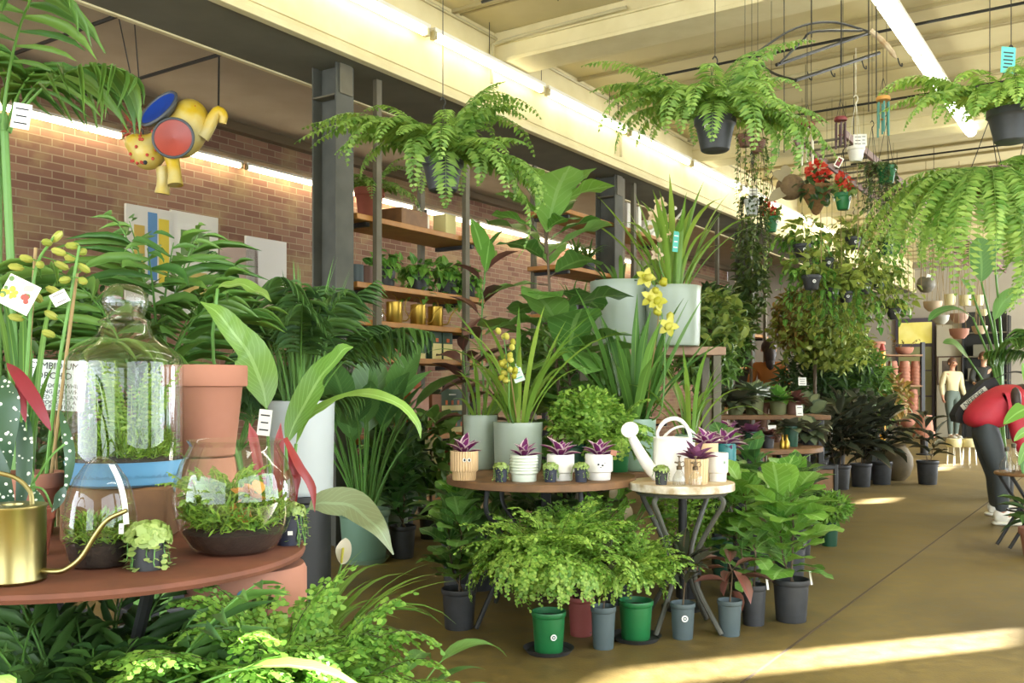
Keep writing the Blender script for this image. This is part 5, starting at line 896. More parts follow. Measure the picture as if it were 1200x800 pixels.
# big green pot with giant leaves, and black pot
t = thing('giant_peace_lily', 'tall broad leaved plant in a large sage green pot on the floor, by the shelving', 'potted plant', fl(427, 5.72)); pot(t, .158, .32, mat('sage_plastic', '6f9079', .5), 'nursery', k=40); saucer(t, .15, 'sage', .03); b0 = np.array(t.location); mb = broad_mb(24, .62, .36, .085, (0, 0, .3), (1.15, 1.52), (.3, 1.3), .05, .2, az=[-2.9, -2.4, -1.9, -1.4, -.9, -.4, .1], pr=.009); PY = 5.6
for pts, w, nh, k in (([(432, 505), (431, 470), (434, 430), (428, 405)], .125, (.25, -1, .1), 1), ([(398, 452), (410, 462), (428, 450), (432, 410)], .13, (-.2, -1, .3), 1), ([(446, 467), (465, 462), (485, 447), (506, 434)], .06, (.2, -.6, .8), 1), ([(383, 508), (372, 512), (366, 525), (372, 530)], .06, (-.3, -.8, .5), 1)):
    p = [P(x, y, PY)-b0 for x, y in pts]; bigleaf(mb, p, w, nh, 'lance', .15, 16); mb.tube(bez([(0, 0, .3), (p[0]+np.array([0, 0, .3]))/2, p[0]], 8), .008, 6, 1)
part('foliage', mb, [K['peace'], K['stem']], t, sharp=False)
fiddle('dark leafy plant in a black pot on the floor, right of the sage green pot', fl(472, 5.86), .083, .2, 'blackpl', .66, 30, .15, .085, 'peace', (-.1, .9), name='leafy_plant', tpl='oval')
t = potted('grey_planter', 'grey pot with a shrub just behind the sage green pot', fl(463, 6.0), .09, .3, 'grey'); part('foliage', bush_mb(130, (0, 0, .6), (.15, .15, .26), .13, .07, 'oval', .2), [K['bushd'], K['stem']], t, sharp=False); part('stem', MB().tube([(0, 0, .26), (0, 0, .6)], .01, 6), K['stemd'], t)
for i, (px, v, z, lab) in enumerate(((470, -4.2, .55, 'dark leafy plant in front of the fifth shelf board, left'), (505, -4.15, .62, 'dark leafy plant in front of the fifth shelf board, right'), (458, -4.1, .5, 'dark leafy plant by the foot of the first shelving unit'))):
    u, Y = rv(px, v); t = potted('leafy_shrub', lab, room(u, v, 0), .09, .22, 'blackpl'); part('foliage', bush_mb(110, (0, 0, z), (.16, .15, .24), .15, .085, 'ovalw', .2), [K['bush' if i else 'bushd'], K['stem']], t, sharp=False); part('stem', MB().tube([(0, 0, .2), (0, 0, z)], .01, 6), K['stemd'], t)
# ================================================================== potting tables towards the right
RT = fl(885, 7.45); t = thing('round_table', 'round wooden display table of small begonias, beyond the white watering can', 'table', RT); RZ = .6
part('tabletop', MB().lathe([(0, RZ-.04), (.5, RZ-.04), (.51, RZ-.035), (.51, RZ-.004), (.505, RZ), (0, RZ)], 56), M['wood'], t)
for a in (-2.4, -.8, .8, 2.4): part('leg', MB().tube(bez([(math.cos(a)*.36, math.sin(a)*.36, RZ-.04), (math.cos(a)*.42, math.sin(a)*.42, .3), (math.cos(a)*.3, math.sin(a)*.3, .01)], 10), .02, 8), M['black'], t)
def smallp(name, label, px, Y, z, r, h, pm, k, n, L, w, tpl='oval', e=None, kind='nursery', card=None, stick=False, cat='potted plant'):
    t = potted(name, label, (*PZ(px, Y, z)[:2], z), r, h, pm, kind, k=20); part('foliage', rosette_mb(n, L, w, (0, 0, h*.86), tpl, e or (.1, 1.2)) if n < 60 else bush_mb(n, (0, 0, h+L*.8), (r*2, r*2, L*1.3), L, w, tpl, .2), [K[k], K['stem']], t, sharp=False)
    if card: tagp(t, (card[0], -r*.8, h+card[1]), card[2], card[3], card[4] if len(card) > 4 else 0, -.1, lines=3 if card[2] > .06 else 2)
    if stick: sticker(t, r*.95, h*.6, r*.24)
    return t
smallp('begonia', 'dark purple begonia in a dark green stickered pot on the round display table', 880, 7.15, RZ, .062, .125, 'dgreen', 'purpled', 22, .12, .08, stick=True)
smallp('begonia', 'dark begonia in a small black pot near the front of the display table', 900, 7.1, RZ, .05, .1, 'blackpl', 'rubberb', 20, .1, .07, card=(.02, .06, .06, .03))
smallp('begonia', 'silver begonia in the right dark green pot on the display table', 927, 7.3, RZ, .062, .16, 'dgreen', 'variegated', 24, .15, .1, card=(.05, .12, .06, .08, .3))
smallp('begonia', 'spilling silver leaved begonia at the right end of the display table', 948, 7.55, RZ, .06, .12, 'blackpl', 'variegated', 34, .19, .12, e=(-.5, 1.1))
smallp('begonia', 'burgundy begonia at the left of the display table', 851, 7.2, RZ, .06, .12, 'olivepot', 'purple', 22, .14, .09)
smallp('begonia', 'pink tinged small plant low on the display table front', 866, 7.05, RZ, .035, .06, 'terrad', 'rubberb', 18, .07, .04)
for px, lab in ((917, 'left brass bottle on the display table'), (922, 'right brass bottle on the display table')):
    t = thing('bottle', lab, 'bottle', (*PZ(px, 7.02, RZ)[:2], RZ)); part('body', MB().lathe([(0, 0), (.018, 0), (.02, .01), (.02, .05), (.008, .07), (.008, .1), (.011, .105), (0, .107)], 16), M['goldm'], t)
TT = fl(880, 8.35); t = thing('display_bench', 'raised bench at the back of the begonia display', 'bench', TT); part('top', MB().box((0, 0, .8), (1.25, .5, .04)), M['wood'], t)
for x in (-.55, .55):
    for y in (-.2, .2): part('leg', MB().box((x, y, .39), (.05, .05, .78)), M['black'], t)
smallp('calathea', 'striped plant in an olive pot with a white card, left on the raised bench', 838, 8.25, .821, .095, .17, 'olivepot', 'calathea', 26, .26, .11, e=(.2, 1.3), card=(-.03, .06, .1, .09, .2))
smallp('calathea', 'silver leaved plant in front of the wide white card on the raised bench', 862, 8.2, .821, .075, .12, 'olivepot', 'variegated', 30, .22, .13, e=(-.2, 1.1))
smallp('calathea', 'striped plant in an olive pot with a wide white card, middle of the raised bench', 884, 8.3, .821, .09, .17, 'olivepot', 'calathea', 26, .24, .1, card=(.06, .03, .12, .09))
smallp('croton', 'bright green small plant right on the raised bench', 912, 8.3, .821, .08, .12, 'olivepot', 'pothos', 30, .2, .09, e=(.2, 1.3))
smallp('begonia', 'brown leaved begonia with a small white card at the right end of the raised bench', 930, 8.3, .821, .07, .12, 'brownpot', 'rubberb', 26, .16, .08, card=(.06, .17, .07, .07))
# blue pot on the bench behind the white table
smallp('begonia', 'teal glazed square pot with a burgundy plant, beside the white table', 850, 5.08, BZ, .058, .135, 'blueg', 'purple', 20, .13, .05, 'blade', kind='plain'); turtlepot('small trailing succulent in a blue pot left of the teal glazed pot', onT(843, 4.93, BZ), .025, .06, .01, 110, .06, 'blueg', seedtag=False)
cr = fl(950, 7.15); t = thing('crate', 'dark framed wooden crate under the begonia display at the aisle', 'crate', cr, .1)
for z in (.27, .46):
    for y in (-.1, .1): part('rail', MB().box((0, y, z), (.3, .03, .03)), M['black'], t)
for x in (-.15, .15):
    for y in (-.1, .1): part('post', MB().box((x, y, .24), (.03, .03, .48)), M['black'], t)
part('panel', MB().box((0, -.09, .365), (.28, .012, .17)), M['wood'], t)
B2 = fl(990, 10.95); t = thing('display_bench', 'pale plank bench with red potted plants, behind the dark rubber plants', 'bench', B2); part('top', MB().box((0, 0, .685), (.66, .4, .04)), mat('pale_bench', 'b0935e', .6), t)
for x in (-.28, .28): part('leg', MB().box((x, 0, .3325), (.06, .34, .665)), M['greyb'] if 'greyb' in M else mat('grey_trestle', '5c6460', .6), t)
for i, (px, lab) in enumerate(((976, 'left red pot of silvery foliage on the plank bench'), (994, 'middle red pot of silvery foliage on the plank bench'), (1011, 'right red pot of silvery foliage on the plank bench'))): smallp('fittonia', lab, px, 10.8, .706, .085, .11, mat('red_pot%d' % i, '94382c', .5), 'variegated', 90, .09, .07)
smallp('fittonia', 'leafy plant with a white price card behind the red pots', 938, 9.0, .0, .1, .6, 'blackpl', 'variegated', 160, .16, .12)
# dark rubber plants along the aisle
for i, (px, Y, lab) in enumerate(((984, 9.85, 'dark rubber plant in a black pot, leftmost of the row by the plank bench'), (1009, 10.1, 'dark rubber plant in a black pot, middle of the row by the plank bench'), (1033, 10.35, 'dark rubber plant in a black pot, right of the row beside the round brown urn'))):
    rubber(lab, fl(px, Y), .115, .25, 'blackpl', .92, 20, .32, .12, 'rubber', False, (-.2, .9), [[(0, 0, .2), (.02, 0, .5), (0, 0, .8)], [(.04, .03, .2), (.08, .05, .5), (.12, .06, .72)], [(-.04, 0, .2), (-.1, -.03, .45), (-.12, -.04, .68)]])
solo('urn', MB().lathe([(0, 0), (.09, 0), (.15, .06), (.185, .17), (.18, .27), (.13, .36), (.1, .39), (.11, .41), (.09, .41), (.085, .36)], 36), mat('brown_urn', '6c5f42', .7, c2='5a4e36', scale=14, bump=.2), 'round brown clay urn on the floor behind the rubber plants', 'urn', fl(1050, 10.8))
rubber('slim rubber plant in a black pot standing alone by the aisle', fl(1087, 10.35), .118, .26, 'blackpl', .78, 13, .26, .07, 'rubber', False, (-.1, 1.), [[(0, 0, .2), (-.03, 0, .5), (-.02, 0, .72)], [(.04, .03, .2), (.1, .05, .5)]])
# ================================================================== things hanging from the ceiling
def hanger(t, r, h, top, n=3, m=None, wr=.0022):
    for i in range(n):
        a = i*2*PI/n+.4; part('hanger_wire', MB().tube([(math.cos(a)*r*.97, math.sin(a)*r*.97, h-.01), (0, 0, h+.26)], wr, 5), m or M['wire'], t)
    part('hook', MB().tube(bez([(0, 0, h+.25), (.012, 0, h+.275), (0, 0, h+.3), (-.012, 0, h+.285)], 8), wr*1.5, 5), m or M['wire'], t); part('cord', MB().tube([(0, 0, h+.29), (0, 0, top)], wr, 5), m or M['wire'], t)
def hfern(label, px, py, Y, r, h, pm, n, L, ztop=ZC-.03, k='fern', **kw):
    p = P(px, py, Y); p[2] -= h/2; t = thing('hanging_fern', label, 'hanging plant', p); pot(t, r, h, pm, 'hang'); part('foliage', fern_mb(n, L, .082, .025, (0, 0, h*.95), rb=r*.9, **kw), [K[k], K['stem']], t, sharp=False); hanger(t, r, h, ztop-p[2]); return t
hfern('hanging fern in front of the first shelving unit, left one', 519, 206, 4.5, .1, .15, 'blackpl', 58, .66, e=(.1, 1.5), bend=(.9, 2.8))
t = hfern('hanging fern with a visible black pot, under the cream beam lights in the centre', 838, 158, 4.55, .1, .16, 'blackpl', 58, .62, e=(.05, 1.45), bend=(.9, 2.8)); sticker(t, .095, .1, .012, -2.2)
t = hfern('hanging fern with a teal tag at the upper right edge', 1185, 148, 4.35, .105, .15, 'blackpl', 56, .56, k='fernl', e=(.1, 1.3), bend=(1., 2.4)); tagp(t, (-.03, -.03, .37), .07, .12, .1, 0, .05, mats=[TAGT, TAGB], lines=5)
hfern('hanging fern in a brown pot with long drooping fronds, lower right', 1160, 214, 4.75, .1, .13, 'brownpot', 80, .78, k='fernl', e=(-.3, 1.0), bend=(1.5, 2.3), p=.55)
def hpot(name, label, px, py, Y, r, h, pm, ztop=ZC-.03, cord=None, card=None, kind='hang', wr=.0018):
    p = P(px, py, Y); p[2] -= h/2; t = thing(name, label, 'hanging plant' if name != 'hanging_pot' else 'hanging pot', p); pot(t, r, h, pm, kind, name != 'hanging_pot', k=22); hanger(t, r, h, ztop-p[2], 3, cord, wr)
    if card: tagp(t, (0, -r*.6, h+.03), *card)
    return t
CW = mat('white_cord', 'd0cbb6', .7)
t = hpot('hanging_pot', 'white hanging pot with two white cards on pale cords', 1003, 181, 5.4, .05, .085, 'whitec', 3.0, CW, (.05, .07)); tagp(t, (.03, -.02, .12), .05, .07)
t = hpot('hanging_plant', 'green hanging pot of dark trailing stems, right of the white hanging pot', 1039, 205, 5.5, .056, .1, 'greenpl'); part('foliage', trail_mb(26, .42, 24, .03, .02, 'oval', (-.03, 0, .1), .05, .06, .02), [K['vined'], K['wiry']], t, sharp=False)
for i, (px, py, Y, lab, lx) in enumerate(((988, 236, 5.6, 'green hanging pot with a bright red bloom, below the white hanging pot', -.01), (904, 263, 6.2, 'green hanging pot with a red bloom, at the end of the fluorescent row', -.02))):
    t = hpot('hanging_plant', lab, px, py, Y, .05, .1, 'greenpl'); part('flower', bush_mb(60, (lx, -.02, .16), (.03, .03, .05), .04, .03, 'oval', .2), [K['orange'], K['stem']], t, 'red flowers', False); part('foliage', bush_mb(50, (.0, 0, .12), (.06, .06, .04), .05, .03, 'oval', .2), [K['vine'], K['stem']], t, sharp=False); sticker(t, .048, .06, .012, -1.)
t = hpot('hanging_plant', 'pale grey hanging pot with trailing stems and a white card, beside a red bloom', 881, 243, 6.0, .05, .1, 'grey2', card=(.06, .07)); part('foliage', trail_mb(20, .5, 26, .03, .02, 'oval', (0, 0, .1), .05, .06, .02), [K['vined'], K['wiry']], t, sharp=False)
# woven basket with flowers
p = P(945, 222, 5.8); t = thing('hanging_basket', 'woven hanging basket full of red and orange flowers with wing shaped leaves', 'hanging basket', p)
part('basket', MB().lathe([(0, -.16), (.02, -.15), (.1, .0), (.105, .02), (.095, .02), (.05, -.04)], 24, (.06, 0, 0)), mat('woven_brown', '6a4a2c', .8, c2='8a6a40', scale=60, bump=.4), t); part('nest', MB().ball((-.09, .03, .02), (.09, .08, .08), 16), mat('woven_nest', '5c4a34', .9, c2='7a6648', scale=50, bump=.5), t)
part('foliage', bush_mb(90, (.05, -.03, .0), (.11, .09, .08), .06, .04, 'oval', .2), [K['bushd'], K['stem']], t, sharp=False); part('flower', bush_mb(80, (.05, -.07, .09), (.06, .03, .06), .04, .035, 'oval', .2), [K['orange'], K['stem']], t, 'red flowers', False)
mb = MB()
for a_ in ((-.1, 0, .03, -.22, -.03, .09), (-.1, 0, -.01, -.24, -.03, -.08), (-.1, 0, .06, -.16, .0, .13)): bigleaf(mb, [np.array(a_[:3]), np.array(a_[:3])*.5+np.array(a_[3:])*.5+np.array([0, 0, .02]), np.array(a_[3:])], .035, (0, -1, .2), 'oval', .1)
part('wing_leaf', mb, mat('mesh_wing', '8a8062', .6), t); part('cord', MB().tube([(.03, 0, .0), (.03, 0, 3.78-p[2])], .002, 5), M['wire'], t)
# arched rack
RA = P(968, 62, 5.4); t = thing('hanging_rack', 'arched dark metal pot rack hung under the ceiling at the right', 'rack', RA); q = lambda x, y, Y=5.4: P(x, y, Y)-RA
for a, b_ in (((910, 76, 5.2), (1022, 37, 5.7)), ((932, 94, 4.9), (1030, 62, 5.4))): part('bar', MB().tube([q(*a), q(*b_)], .011, 6), M['wire'], t)
for pts in (((880, 66, 5.3), (930, 34, 5.4), (975, 26, 5.5), (1022, 38, 5.7)), ((914, 74, 5.2), (940, 48, 5.3), (955, 37, 5.3), (1010, 36, 5.6)), ((932, 94, 4.9), (905, 85, 5.05), (880, 66, 5.3))): part('arch', MB().tube(bez([q(*p_) for p_ in pts], 18), .007, 6), M['wire'], t)
part('driftwood', MB().tube(bez([q(1020, 36), q(1032, 46), q(1043, 58), q(1050, 68)], 14), np.array([.02, .017, .02, .016, .018, .02, .016, .02, .018, .016, .019, .016, .012, .006])*.9, 8), mat('bleached_wood', 'b8a888', .8, c2='8a6a3c', scale=20), t)
for x, y, Y in ((951, 44, 5.3), (986, 78, 5.1)): part('hanger', MB().tube([q(x, y, Y), P(x, y, Y)*np.array([1, 1, 0])+np.array([0, 0, 3.8])-RA], .004, 5), M['wire'], t)
for x, y in ((946, 84), (973, 80), (1010, 71), (1052, 68)): part('hook', MB().tube(bez([q(x, y), q(x+2, y+7), q(x+5, y+10), q(x+5, y+6)], 8), .004, 5), M['wire'], t)
def chime(label, px, y0, y1, Y, r, tubem, topm, ztop, n=6):
    p = P(px, y0, Y); L = (y1-y0)/F*Y; t = thing('wind_chime', label, 'wind chime', p); part('top_disc', MB().lathe([(0, -.008), (r*.95, -.008), (r, 0), (r*.9, .012), (0, .016)], 20), topm, t)
    for i in range(n): a = i*2*PI/n+.3; part('tube', MB().tube([(math.cos(a)*r*.75, math.sin(a)*r*.75, -.02), (math.cos(a)*r*.75, math.sin(a)*r*.75, -L*(.8+.2*(i % 3)/2))], .006, 8), tubem, t)
    for a in (0, 2.1, 4.2): part('cord', MB().tube([(math.cos(a)*r*.8, math.sin(a)*r*.8, .01), (0, 0, .12)], .0015, 4), M['wire'], t)
    part('string', MB().tube([(0, 0, .12), (0, 0, ztop-p[2])], .0018, 4), M['wire'], t); part('clapper', MB().lathe([(0, -L*.55), (r*.4, -L*.55), (r*.4, -L*.53), (0, -L*.53)], 12), topm, t); return t
CS1 = mat('silver_tube', 'c8c4b4', .3, metal=.8); CS2 = mat('dark_plum_tube', '4a3438', .4, metal=.3); CS3 = mat('teal_tube', '4a8478', .4, metal=.3); CR = mat('dark_red_disc', '7a2a2c', .5); CO = mat('amber_disc', 'c08a3c', .5)
chime('silver wind chime with a dark red top, leftmost of three', 946, 147, 193, 5.2, .042, CS1, CR, 3.05); chime('dark plum wind chime in the middle of three', 985, 140, 174, 5.25, .036, CS2, CR, 2.98); chime('teal wind chime with an amber top, rightmost of three', 1035, 116, 160, 5.3, .04, CS3, CO, 2.96)
t = thing('gift_tag', 'small red and white card hanging below the plum wind chime', 'tag', P(983, 190, 5.25)); R = np.array(Matrix.Rotation(.5, 3, 'Y')); part('card', MB().box((0, 0, 0), (.035, .003, .06), b=.0005, R=R), TAGW, t); part('print', MB().box((0, -.002, 0), (.024, .002, .045), b=.0005, R=R), CR, t); part('string', MB().tube([(0, 0, .02), (0, 0, .12)], .0012, 4), M['wire'], t)
# ladders under the ceiling
def ladder(label, u0, u1, n, z=3.1):
    t = thing('ladder', label, 'ladder', room((u0+u1)/2, -2.2, z), SR); L = u1-u0
    for y in (-.2, .2): part('rail', MB().box((0, y, 0), (L, .03, .065), b=.004), mat('maroon_rail', '5c4038', .6), t)
    for i in range(n): part('rung', MB().tube([(-L/2+L*(i+.5)/n, -.2, 0), (-L/2+L*(i+.5)/n, .2, 0)], .011, 6), M['steel_br'], t)
    for x in (-L/2+.3, L/2-.3):
        for y in (-.2, .2): part('chain', MB().tube([(x, y, .03), (x, y, ZC-.03-z)], .003, 4), M['wire'], t)
ladder('near maroon ladder hung flat below the ceiling', 7.8, 12.0, 16); ladder('far maroon ladder hung flat below the ceiling', 13.6, 18.5, 19)
for i in range(26):
    v = (-2.0, -2.4)[i % 2]; u = 8.2+i*.34; solo('cord', MB().tube([(0, 0, 0), (.01, .0, -U(.5, 1.2))], .0035, 4), mat('jute_cord', '8a7650', .9) if i == 0 else bpy.data.materials['jute_cord'], 'thin jute cord dangling empty from the hung ladders', 'cord', room(u, v, 3.066), 0, 'empty cords under the ladders')
# hanging shell pots
SH_ = {'g': mat('dark_grey_shell', '5a5648', .6, c2='6c6656', scale=20), 'b': mat('beige_shell', 'b09a7c', .7), 'c': mat('cream_shell', 'c2b98c', .6), 'p': mat('pinkish_shell', '9c7a66', .7, c2='b08c78', scale=14), 't': Q['terra'], 's': mat('silver_shell', '9c9a8c', .5)}
for i, (px, py, Y, r, m, kind, lab) in enumerate(((1085, 333, 11.5, .11, 'g', 'ball', 'dark grey ball shaped hanging pot with a white tag'), (1093, 357, 12, .115, 'b', 'bowl', 'beige hanging bowl below the dark grey ball pot'), (1113, 351, 12.6, .08, 'c', 'cyl', 'cream hanging cup, left of three'), (1131, 352, 12.8, .08, 'c', 'cyl', 'cream hanging cup, middle of three'), (1146, 352, 13, .08, 'c', 'cyl', 'cream hanging cup, right of three'),
                                       (1102, 373, 12.4, .11, 's', 'bowl', 'silvery hanging bowl left of the pinkish one'), (1124, 371, 11.8, .11, 'p', 'bowl', 'pinkish hanging bowl above the terracotta one'), (1124, 389, 11.5, .115, 't', 'bowl', 'terracotta hanging bowl, lowest of the hanging pots'), (1148, 385, 12.6, .1, 'b', 'bowl', 'beige hanging bowl at the right, behind the tall leaves'), (1152, 365, 13, .08, 'c', 'bowl', 'cream hanging bowl at the right of the pinkish one'))):
    p = P(px, py, Y); t = thing('hanging_pot', lab, 'hanging pot', p)
    if kind == 'ball': part('pot', MB().lathe([(.03, -r*.93), (r*.6, -r*.8), (r*.95, -r*.3), (r, 0), (r*.9, r*.5), (r*.62, r*.8), (r*.55, r*.8), (r*.8, r*.4)], 24), SH_[m], t); tagp(t, (0, -r*.7, r*.8), .05, .05, 0, 0, .3, lines=0)
    elif kind == 'bowl': part('pot', MB().lathe([(0, -r*.75), (r*.5, -r*.7), (r*.9, -r*.25), (r, r*.35), (r*.9, r*.35), (r*.7, -r*.2)], 24), SH_[m], t)
    else: part('pot', MB().lathe([(0, -r*.9), (r*.85, -r*.9), (r*.95, r*.9), (r*.85, r*.9), (r*.75, -r*.5)], 20), SH_[m], t)
    for k_ in range(3): a = k_*2.1; part('cord', MB().tube([(math.cos(a)*r*.75, math.sin(a)*r*.75, r*.35), (0, 0, .8), (0, 0, ZC-.03-p[2])], .004, 4), bpy.data.materials['jute_cord'], t)
# hanging vines cluster
for i, (px, py, Y, r, n, L, pm, lab) in enumerate(((940, 294, 9.0, .085, 12, .3, 'blackpl', 'black hanging pot of ivy, highest at the left of the vine cluster'), (969, 309, 9.3, .07, 14, .5, 'blackpl', 'black hanging pot of vines below the ivy pot, near the middle of the cluster'), (951, 331, 8.8, .09, 14, .5, 'blackpl', 'large black hanging pot at the left middle of the vine cluster'), (975, 344, 9.0, .07, 16, .5, 'blackpl', 'small black hanging pot low in the vine cluster, left of its neighbour'), (991, 348, 9.1, .07, 16, .5, 'blackpl', 'small black hanging pot low in the vine cluster, right of its neighbour'), (1012, 338, 9.3, .075, 16, .6, 'blackpl', 'black hanging pot at the right middle of the vine cluster'), (1040, 292, 9.6, .08, 14, .55, 'dgreen', 'dark hanging pot of vines at the upper right of the cluster'), (1030, 331, 9.6, .07, 14, .45, 'dgreen', 'dark green hanging pot at the right of the vine cluster'), (1047, 368, 9.8, .075, 10, .18, 'blackpl', 'black hanging bowl of small plants, lowest right of the vine cluster'), (1000, 285, 9.4, .08, 16, .6, 'blackpl', 'black hanging pot hidden in leaves at the top of the vine cluster'))):
    t = hpot('hanging_vine', lab, px, py, Y, r, r*1.5, pm); mb = trail_mb(n+6, L, 15, .085, .055, 'heart', (0, 0, r*1.5), r, .2, .06, None, .2, False); part('foliage', mb, [K['vineb' if i % 2 else 'pothos'], K['wiry']], t, sharp=False); part('crown', bush_mb(60, (0, 0, r*2.9), (.22, .2, .11), .1, .065, 'heart', .2, .3), [K['vineb'], K['stem']], t, sharp=False); sticker(t, r*.9, r*.8, .016)
# long strings of leaves
for i, (px, y0, Y, L, lab) in enumerate(((873, 165, 6.2, .85, 'long leafy string hanging beside the black potted fern, left'), (888, 172, 6.0, .95, 'long leafy string hanging beside the black potted fern, right'), (1022, 200, 6.4, .6, 'curtain of thin leafy strings below the near ladder'))):
    t = hpot('hanging_plant', lab, px, y0, Y, .05, .08, 'brownpot'); part('foliage', trail_mb(9, L, 36, .03, .02, 'oval', (0, 0, .08), .05, .03, .02), [K['vine'], K['wiry']], t, sharp=False)
# single wires
for i, (px, Y, z0, lab) in enumerate(((654, 5.6, 3.35, 'thin bare wire hanging under the ceiling left of the black potted fern'), (919, 5.4, 2.4, 'thin bare wire hanging right of the black potted fern'), (1018, 4.6, 2.4, 'bare wire hanging left of the teal tag'), (1027, 4.7, 2.5, 'bare wire hanging close to the teal tag'))): solo('hanging_wire', MB().tube([(0, 0, 0), (0, 0, ZC-.03-z0)], .003, 5), M['wire'], lab, 'wire', (*PZ(px, Y, z0)[:2], z0))
# ================================================================== back of the shop
def atw(px, py, u=UB): r = (px-600)/F; Y = u/(S_*r+C_); return (r*Y, Y, H-(py-HZ)/F*Y)
def wbox(name, label, cat, x0, x1, y0, y1, u, d, m, kind=None):
    a, b_ = np.array(atw(x0, y1, u)), np.array(atw(x1, y0, u)); w_ = np.linalg.norm((b_-a)[:2]); h_ = b_[2]-a[2]; c = (a+b_)/2; mb = MB().box((0, 0, 0), (d, w_, h_), b=.004)
    if kind: o = struct(name, mb, m); o.location = c; o.rotation_euler = (0, 0, SR); return o
    return solo(name, mb, m, label, cat, c, SR)
LIT = mat('lit_window', 'd8c850', .5, c2='f0e898', scale=3, emit=.15); PANEL = mat('green_door_panel', '8a8a5a', .5); PUR = mat('purple_grey_frame', '4e4650', .6)
wbox('trim_20', '', '', 1050, 1096, 372, 516, UB-.05, .08, PUR, 1); wbox('window_10', '', '', 1053, 1092, 377, 403, UB-.1, .03, LIT, 1)
wbox('door_1', '', '', 1053, 1092, 406, 514, UB-.1, .04, PANEL, 1)
for i, y in enumerate((434, 464)): wbox('trim_%d' % (21+i), '', '', 1053, 1092, y-.8, y+.8, UB-.13, .03, PUR, 1)
wbox('trim_23', '', '', 1099, 1131, 380, 516, UB-.2, .3, M['pale'], 1); wbox('trim_24', '', '', 1132, 1180, 364, 516, UB-.04, .06, M['dark'], 1)  # the dark slab paints in the shade of an open recess
wbox('trim_25', '', '', 1000, 1260, 287, 300, UB-.1, .16, M['pale'], 1); wbox('trim_26', '', '', 1000, 1260, 303, 306, UB-.1, .12, M['wall'], 1)
t = thing('picture_frame', 'dark framed picture on the pale pillar behind the standing woman', 'picture', atw(1113, 434, UB-.37), SR); part('frame', MB().box((0, 0, 0), (.03, .5, .62), b=.004), mat('frame_wood', '4a3424', .5), t); part('mat_board', MB().box((.016, 0, 0), (.01, .44, .56), b=.001), M['pale'], t); part('print', MB().box((.022, 0, 0), (.006, .3, .42), b=.001), mat('print_dark', '6a5a4a', .6, c2='3a342c', scale=8), t)
t = thing('shelf_rack', 'dark shelf rack against the back wall, right of the pale pillar', 'shelf', atw(1156, 440, UB-.35), SR)
for z in (-.6, -.1, .4, .9): part('board', MB().box((0, 0, z), (.4, .9, .03)), M['steel_br'], t)
for y in (-.43, .43): part('side', MB().box((0, y, -.1), (.42, .03, 2.7)), M['black'], t)
for i, (y, z) in enumerate(((-.2, .0), (.15, .0), (-.1, .5), (.2, .5))): 
    o = thing('storage_box', 'grey storage box on the dark rack, '+('lower left', 'lower right', 'upper left', 'upper right')[i], 'box', np.array(atw(1156, 440, UB-.35))+np.array(Matrix.Rotation(SR, 3, 'Z') @ Vector((-.02, y, z-.083))), SR); part('box', MB().box((0, 0, .12), (.3, .28, .24)), mat('grey_box', '6c6a58', .7) if i == 0 else bpy.data.materials['grey_box'], o)
# terracotta shelving
TY2 = 15.4
t = thing('shelving_unit', 'shelving of stacked terracotta pots near the back door', 'shelf', (*PZ(1050, TY2, 0)[:2], 0)); sx_ = F/TY2
for z in (.42, .66, 1.105, 1.6): part('board', MB().box((0, 0, z-.015), (.72, .36, .03)), M['wood'], t)
part('post', MB().box((.39, -.1, .9), (.06, .06, 1.8)), M['black'], t); part('post', MB().box((-.38, .1, .85), (.05, .05, 1.7)), M['steel_br'], t)
def stack(label, px, z, r, n, dz, up=False, Y=TY2-.03):
    for i in range(n):
        o = thing('terracotta_pot', label, 'pot', PZ(px, Y, z+i*dz), 0, label+'s'); h = dz*2.1 if i == n-1 else dz*1.02
        part('pot', MB().lathe([(0, 0), (r*.97, 0), (r, .004), (r, dz*.55), (r*.92, dz*.6), (r*(.75 if i == n-1 else .9), h), (0, h)], 18), Q['terra'], o)
stack('terracotta pot in the left upturned stack on the middle pot shelf', 1046, 1.105, .085, 6, .055); stack('terracotta pot in the central upturned stack on the middle pot shelf', 1060, 1.105, .09, 6, .055); stack('terracotta pot in the right upturned stack on the middle pot shelf', 1073, 1.105, .085, 6, .055)
stack('terracotta pot in the wide stack on the lower pot shelf', 1056, .66, .1, 4, .065); stack('terracotta pot in the tall narrowing stack on the lower pot shelf', 1070, .66, .085, 5, .062)
t = thing('terracotta_bowl', 'terracotta bowl on the bottom pot shelf', 'pot', PZ(1061, TY2, .421)); pot(t, .16, .13, 'terra', 'bowl', False)
t = thing('terracotta_pot', 'large upturned terracotta pot right of the pot shelving', 'pot', PZ(1083, 14.9, .28)); part('pot', MB().lathe([(0, .35), (.11, .35), (.14, .1), (.165, .09), (.17, 0), (.15, 0)], 24), Q['terra'], t)
solo('plant_stand', MB().lathe([(0, 0), (.12, 0), (.12, .02), (.06, .03), (.06, .25), (.13, .26), (.13, .279), (0, .279)], 20), M['black'], 'black stand under the large upturned terracotta pot', 'stand', PZ(1083, 14.9, 0))
t = thing('terracotta_bowl', 'terracotta bowl with dry twigs on the top pot shelf', 'pot', PZ(1060, TY2, 1.601)); pot(t, .14, .12, 'terra', 'bowl', False); part('twigs', trail_mb(9, -.2, 6, .06, .03, 'oval', (0, 0, .1), .08, .25, .05), [K['olive'], K['stemd']], t, sharp=False)
t = thing('terracotta_pot', 'terracotta pot on the top pot shelf beside the yellow pole', 'pot', PZ(1026, 15.2, 1.601-.0)); pot(t, .15, .2, 'terra', 'terra', False)
